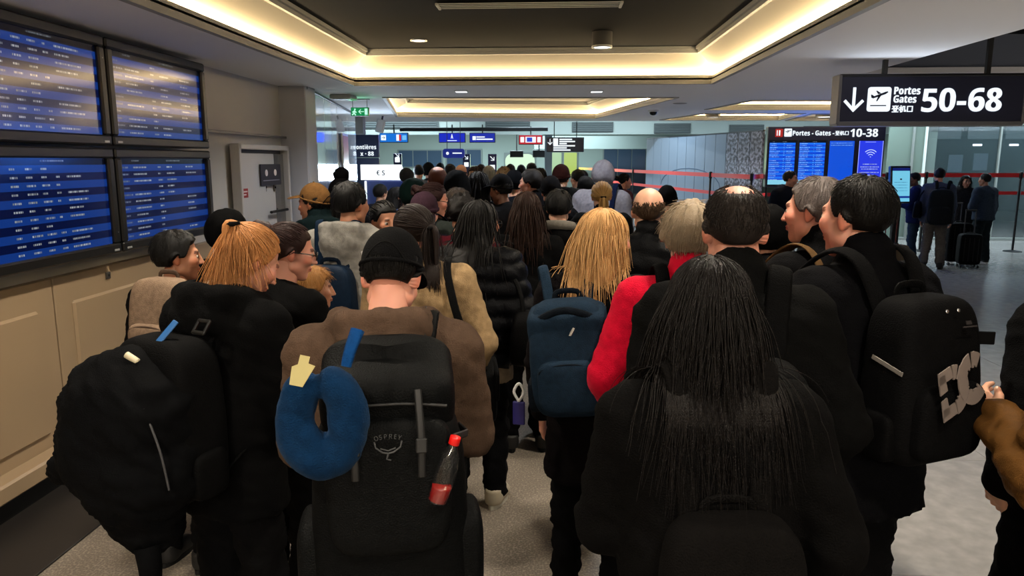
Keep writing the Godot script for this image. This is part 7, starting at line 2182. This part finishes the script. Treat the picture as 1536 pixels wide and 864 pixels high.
func big_pack(who: Dictionary) -> void:
	# the tall black trekking pack, with a travel pillow and a bottle
	var j: Dictionary = who.j
	var sz := Vector3(0.38, 0.68, 0.24)
	var bp := Vector3(0.01, 0.765, j.chest.z + 0.10 + who.t + sz.z * 0.5)
	var t := worn(who, "trekking_backpack", "tall black trekking backpack on the man in the brown hoodie", bp, "backpack")
	var black := cloth("pack_black", Color(0.026, 0.029, 0.031), 0.7)
	var black2 := cloth("pack_black2", Color(0.04, 0.044, 0.046), 0.6)
	var trim := mat("pack_trim", Color(0.012, 0.012, 0.013), 0.6)
	obj("main_body", soft_box(Vector3(sz.x, sz.y * 0.82, sz.z), 0.42, func(p: Vector3) -> Vector3: return Vector3(p.x * (1.0 - 0.20 * p.y), p.y, p.z + 0.008 * sin(p.x * 30.0) * cos(p.y * 9.0)), 24, 36), black, t, Vector3(0, sz.y * 0.41, 0))
	obj("lid", soft_box(Vector3(sz.x * 0.86, 0.17, sz.z * 1.02), 0.5, func(p: Vector3) -> Vector3: return Vector3(p.x, p.y + (0.012 if p.z < 0.0 else -0.02) + 0.01 * cos(p.x * 9.0), p.z), 16, 30), black2, t, Vector3(0, sz.y * 0.87, 0.0), Vector3(10, 0, 0))
	var lid_seam := []
	for k in 13:
		var x := (float(k) / 12.0 - 0.5) * sz.x * 0.72
		lid_seam.append(Vector3(x, sz.y * 0.845 + 0.012 * cos(x * 12.0), 0.128 - absf(x) * 0.06))
	obj("zipper", tube(lid_seam, 0.004, 0.004, 6), trim, t)
	var pocket := obj("front_pocket", soft_box(Vector3(sz.x * 0.78, 0.34, 0.10), 0.42, func(p: Vector3) -> Vector3: return Vector3(p.x * (1.0 + 0.25 * p.y), p.y, p.z), 16, 28), black2, t, Vector3(0.0, 0.38, sz.z * 0.42))
	for s in [-1.0, 1.0]:
		obj("compression_strap", tube([Vector3(0.15 * s, 0.50, 0.135), Vector3(0.192 * s, 0.47, 0.03), Vector3(0.18 * s, 0.45, -0.08)], 0.010, 0.010, 6, 0.3), trim, t)
		obj("lid_strap", tube([Vector3(0.07 * s, 0.62, 0.130), Vector3(0.075 * s, 0.52, 0.170), Vector3(0.075 * s, 0.42, 0.162)], 0.009, 0.009, 6, 0.3, Vector3.RIGHT), trim, t)
		obj("buckle", box(Vector3(0.026, 0.034, 0.010), 0.003), trim, t, Vector3(0.075 * s, 0.50, 0.172), Vector3(-8, 0, 0))
		obj("side_pocket", soft_box(Vector3(0.09, 0.24, 0.17), 0.5, null, 12, 18), black2, t, Vector3(0.185 * s, 0.16, 0.01))
		var q: Vector3 = j.neck - bp
		obj("shoulder_strap", tube(spline([Vector3(0.08 * s, 0.60, -0.09), Vector3(0.105 * s, q.y + 0.03, q.z + 0.07), Vector3(0.118 * s, q.y + 0.045, q.z), Vector3(0.128 * s, q.y - 0.06, q.z - 0.13), Vector3(0.14 * s, q.y - 0.26, q.z - 0.15), Vector3(0.20 * s, q.y - 0.40, q.z - 0.03), Vector3(0.17 * s, 0.12, -0.08)], 6), 0.032, 0.016, 8, 0.28, Vector3.RIGHT), black2, t)
		obj("load_strap", tube([Vector3(0.09 * s, 0.63, -0.02), Vector3(0.105 * s, q.y + 0.06, q.z + 0.03)], 0.010, 0.010, 6, 0.3), trim, t)
		obj("hip_strap", tube(spline([Vector3(0.17 * s, 0.06, -0.06), Vector3(0.215 * s, 0.05, -0.14), Vector3(0.23 * s, 0.02, -0.10), Vector3(0.235 * s, -0.10 if s > 0 else 0.0, -0.06)], 5), 0.018, 0.010, 8, 0.3), trim, t)
	obj("grab_handle", tube(spline([Vector3(-0.05, 0.63, -0.10), Vector3(-0.03, 0.68, -0.10), Vector3(0.03, 0.68, -0.10), Vector3(0.05, 0.63, -0.10)], 4), 0.012, 0.012, 8, 0.4), trim, t)
	# lettering in an arc over a winged emblem, as on the pack
	var dim := mat("pack_print", Color(0.15, 0.155, 0.16), 0.6)
	var em := obj("emblem", joined([[tube([Vector3(-0.05, 0.010, 0), Vector3(-0.045, -0.012, 0.003), Vector3(-0.02, -0.030, 0.004), Vector3(0, -0.034, 0.004), Vector3(0.02, -0.030, 0.004), Vector3(0.045, -0.012, 0.003), Vector3(0.05, 0.010, 0)], 0.0035, 0.0035, 6, 0.5), Transform3D()], [tube([Vector3(0, -0.034, 0.004), Vector3(-0.006, -0.055, 0.003), Vector3(0.010, -0.060, 0.003)], 0.0045, 0.003, 6, 0.5), Transform3D()], [tube([Vector3(-0.028, -0.015, 0.004), Vector3(0, -0.024, 0.005), Vector3(0.028, -0.015, 0.004)], 0.003, 0.003, 6, 0.5), Transform3D()]]), dim, t, Vector3(0.0, 0.505, 0.163), Vector3(-8, 0, 0))
	em.scale = Vector3.ONE * 0.62
	var letters := "OSPREY"
	for k in 6:
		var ang := (k - 2.5) * 0.30
		obj("lettering", word(letters[k], 0.017, 0.002, false), dim, em, Vector3(sin(ang) * 0.062, 0.018 + cos(ang) * 0.020 - 0.010, 0.003), Vector3(0, 0, -rad_to_deg(ang) * 0.45))
	obj("side_print", word("OSPREY", 0.013, 0.002, false), mat("print_pale", Color(0.55, 0.55, 0.55), 0.6), t, Vector3(-0.115, 0.49, 0.145), Vector3(0, -25, 72))
	# travel pillow hung from the left shoulder strap
	var pil := worn(who, "travel_pillow", "blue horseshoe travel pillow hanging on the trekking backpack", bp + Vector3(-0.145, 0.565, 0.150), "travel pillow")
	var teal := cloth("pillow_blue", Color(0.035, 0.15, 0.27), 0.95, 0.25)
	var prims := []
	for k in 28:
		var p := []
		for q in 2:
			var a := deg_to_rad(70.0 - 300.0 * (k + q) / 28.0)
			p.append(Vector3(cos(a) * 0.062, sin(a) * 0.100, 0.012 * sin(a)))
		prims.append([p[0], p[1], 0.036 + 0.009 * sin(PI * k / 28.0), 0.036 + 0.009 * sin(PI * (k + 1) / 28.0), 0.010])
	prims.append([Vector3(-0.012, -0.085, 0.005), Vector3(-0.028, -0.030, 0.012), 0.042, 0.032, 0.008])
	var pf := field_mesh(prims, 0.012)
	obj("cushion", creased(pf, 0.006), teal, pil, Vector3.ZERO, Vector3(0, -10, -6))
	obj("hang_loop", tube(spline([Vector3(0.06, 0.13, 0.03), Vector3(0.07, 0.165, 0.02), Vector3(0.085, 0.20, -0.02)], 4), 0.011, 0.016, 6, 0.3), cloth("loop_blue", Color(0.05, 0.22, 0.42)), pil)
	obj("care_tag", prism(PackedVector2Array([Vector2(-0.028, -0.05), Vector2(0.012, -0.05), Vector2(0.034, 0.02), Vector2(0.012, 0.024), Vector2(0.012, 0.045), Vector2(-0.018, 0.045), Vector2(-0.018, 0.015), Vector2(-0.034, 0.005)]), 0.004), mat("tag_cream", Color(0.62, 0.58, 0.40), 0.7), pil, Vector3(-0.030, 0.130, 0.045), Vector3(-20, 0, -14)).scale = Vector3.ONE * 0.7
	# bottle in the side pocket
	var bo := worn(who, "drink_bottle", "clear bottle with a red cap and red drink in the backpack's right pocket", bp + Vector3(0.125, 0.405, 0.150), "bottle")
	bo.rotation.z = deg_to_rad(-16)
	bo.scale *= 0.70
	var gl := mat("bottle_clear", Color(0.4, 0.4, 0.4, 0.04), 0.05)
	gl.transparency = BaseMaterial3D.TRANSPARENCY_ALPHA
	obj("shell", lathe([Vector2(0.001, -0.08), Vector2(0.034, -0.078), Vector2(0.036, 0.0), Vector2(0.036, 0.05), Vector2(0.030, 0.085), Vector2(0.016, 0.118), Vector2(0.014, 0.13)], 24), gl, bo)
	obj("drink", lathe([Vector2(0.001, -0.076), Vector2(0.031, -0.075), Vector2(0.0335, -0.03), Vector2(0.0335, -0.02), Vector2(0.001, -0.02)], 24), mat("drink_red", Color(0.45, 0.03, 0.03), 0.1), bo)
	obj("cap", lathe([Vector2(0.001, 0.156), Vector2(0.0175, 0.154), Vector2(0.0185, 0.15), Vector2(0.0185, 0.127), Vector2(0.001, 0.127)], 24), mat("cap_red", Color(0.78, 0.06, 0.05), 0.4), bo)

func draped_pack(who: Dictionary) -> void:
	# a black backpack with a dark jacket hung over it
	var t := backpack(who, "black backpack with a blue loop on the orange haired woman", {"size": Vector3(0.34, 0.52, 0.22), "c": Color(0.024, 0.024, 0.026), "up": 0.12, "dx": -0.02, "strap_r": 0.03})
	obj("blue_loop", box(Vector3(0.026, 0.10, 0.006), 0.002), mat("loop_bright", Color(0.06, 0.30, 0.52), 0.6), t, Vector3(0.04, 0.535, 0.02), Vector3(-40, 0, -18))
	obj("buckle", joined([[box(Vector3(0.05, 0.012, 0.010), 0.003), at3(Vector3(0, 0.02, 0))], [box(Vector3(0.05, 0.012, 0.010), 0.003), at3(Vector3(0, -0.02, 0))], [box(Vector3(0.010, 0.05, 0.010), 0.003), at3(Vector3(-0.022, 0, 0))], [box(Vector3(0.010, 0.05, 0.010), 0.003), at3(Vector3(0.022, 0, 0))]]), mat("buckle_black", Color(0.05, 0.05, 0.05), 0.3), t, Vector3(0.15, 0.56, -0.02), Vector3(-40, 0, 0))
	var j: Dictionary = who.j
	var bp := Vector3(-0.06, 0.93, j.chest.z + 0.34)
	var d := worn(who, "draped_jacket", "dark jacket bundled over the orange haired woman's backpack, one corner sticking out to the left", bp, "jacket")
	var a := field_mesh([[Vector3(-0.04, 0.30, 0), Vector3(0.08, 0.28, 0.0), 0.19, 0.17, 0.08], [Vector3(-0.06, 0.12, 0.0), Vector3(0.06, 0.06, 0.0), 0.20, 0.19, 0.10], [Vector3(-0.12, 0.20, 0.02), Vector3(-0.30, 0.03, 0.06), 0.12, 0.055, 0.08], [Vector3(-0.30, 0.03, 0.06), Vector3(-0.43, -0.02, 0.06), 0.055, 0.012, 0.03], [Vector3(-0.02, -0.05, 0), Vector3(0.05, -0.16, 0), 0.15, 0.10, 0.08], [Vector3(0.02, 0.38, -0.02), Vector3(0.12, 0.40, -0.16), 0.11, 0.08, 0.06]], 0.017)
	d.scale *= 0.86
	obj("cloth", creased(a, 0.020), cloth("drape_black", Color(0.022, 0.024, 0.030), 0.85), d)
	obj("drawcord", tube(spline([Vector3(0.20, 0.34, 0.10), Vector3(0.245, 0.20, 0.09), Vector3(0.25, 0.05, 0.07)], 5), 0.004, 0.004, 6), mat("cord_grey", Color(0.20, 0.20, 0.21), 0.6), d)
	obj("toggle", lathe([Vector2(0.001, 0), Vector2(0.011, 0.002), Vector2(0.012, 0.05), Vector2(0.001, 0.054)], 12), mat("toggle_pale", Color(0.70, 0.66, 0.55), 0.5), d, Vector3(0.10, 0.47, 0.03), Vector3(20, 0, 62))
	obj("cuff", tube(spline([Vector3(0.10, -0.20, 0.06), Vector3(0.12, -0.27, 0.07), Vector3(0.115, -0.33, 0.07)], 4), 0.045, 0.035, 10), cloth("drape_black", Color(0.022, 0.024, 0.030), 0.85), d)
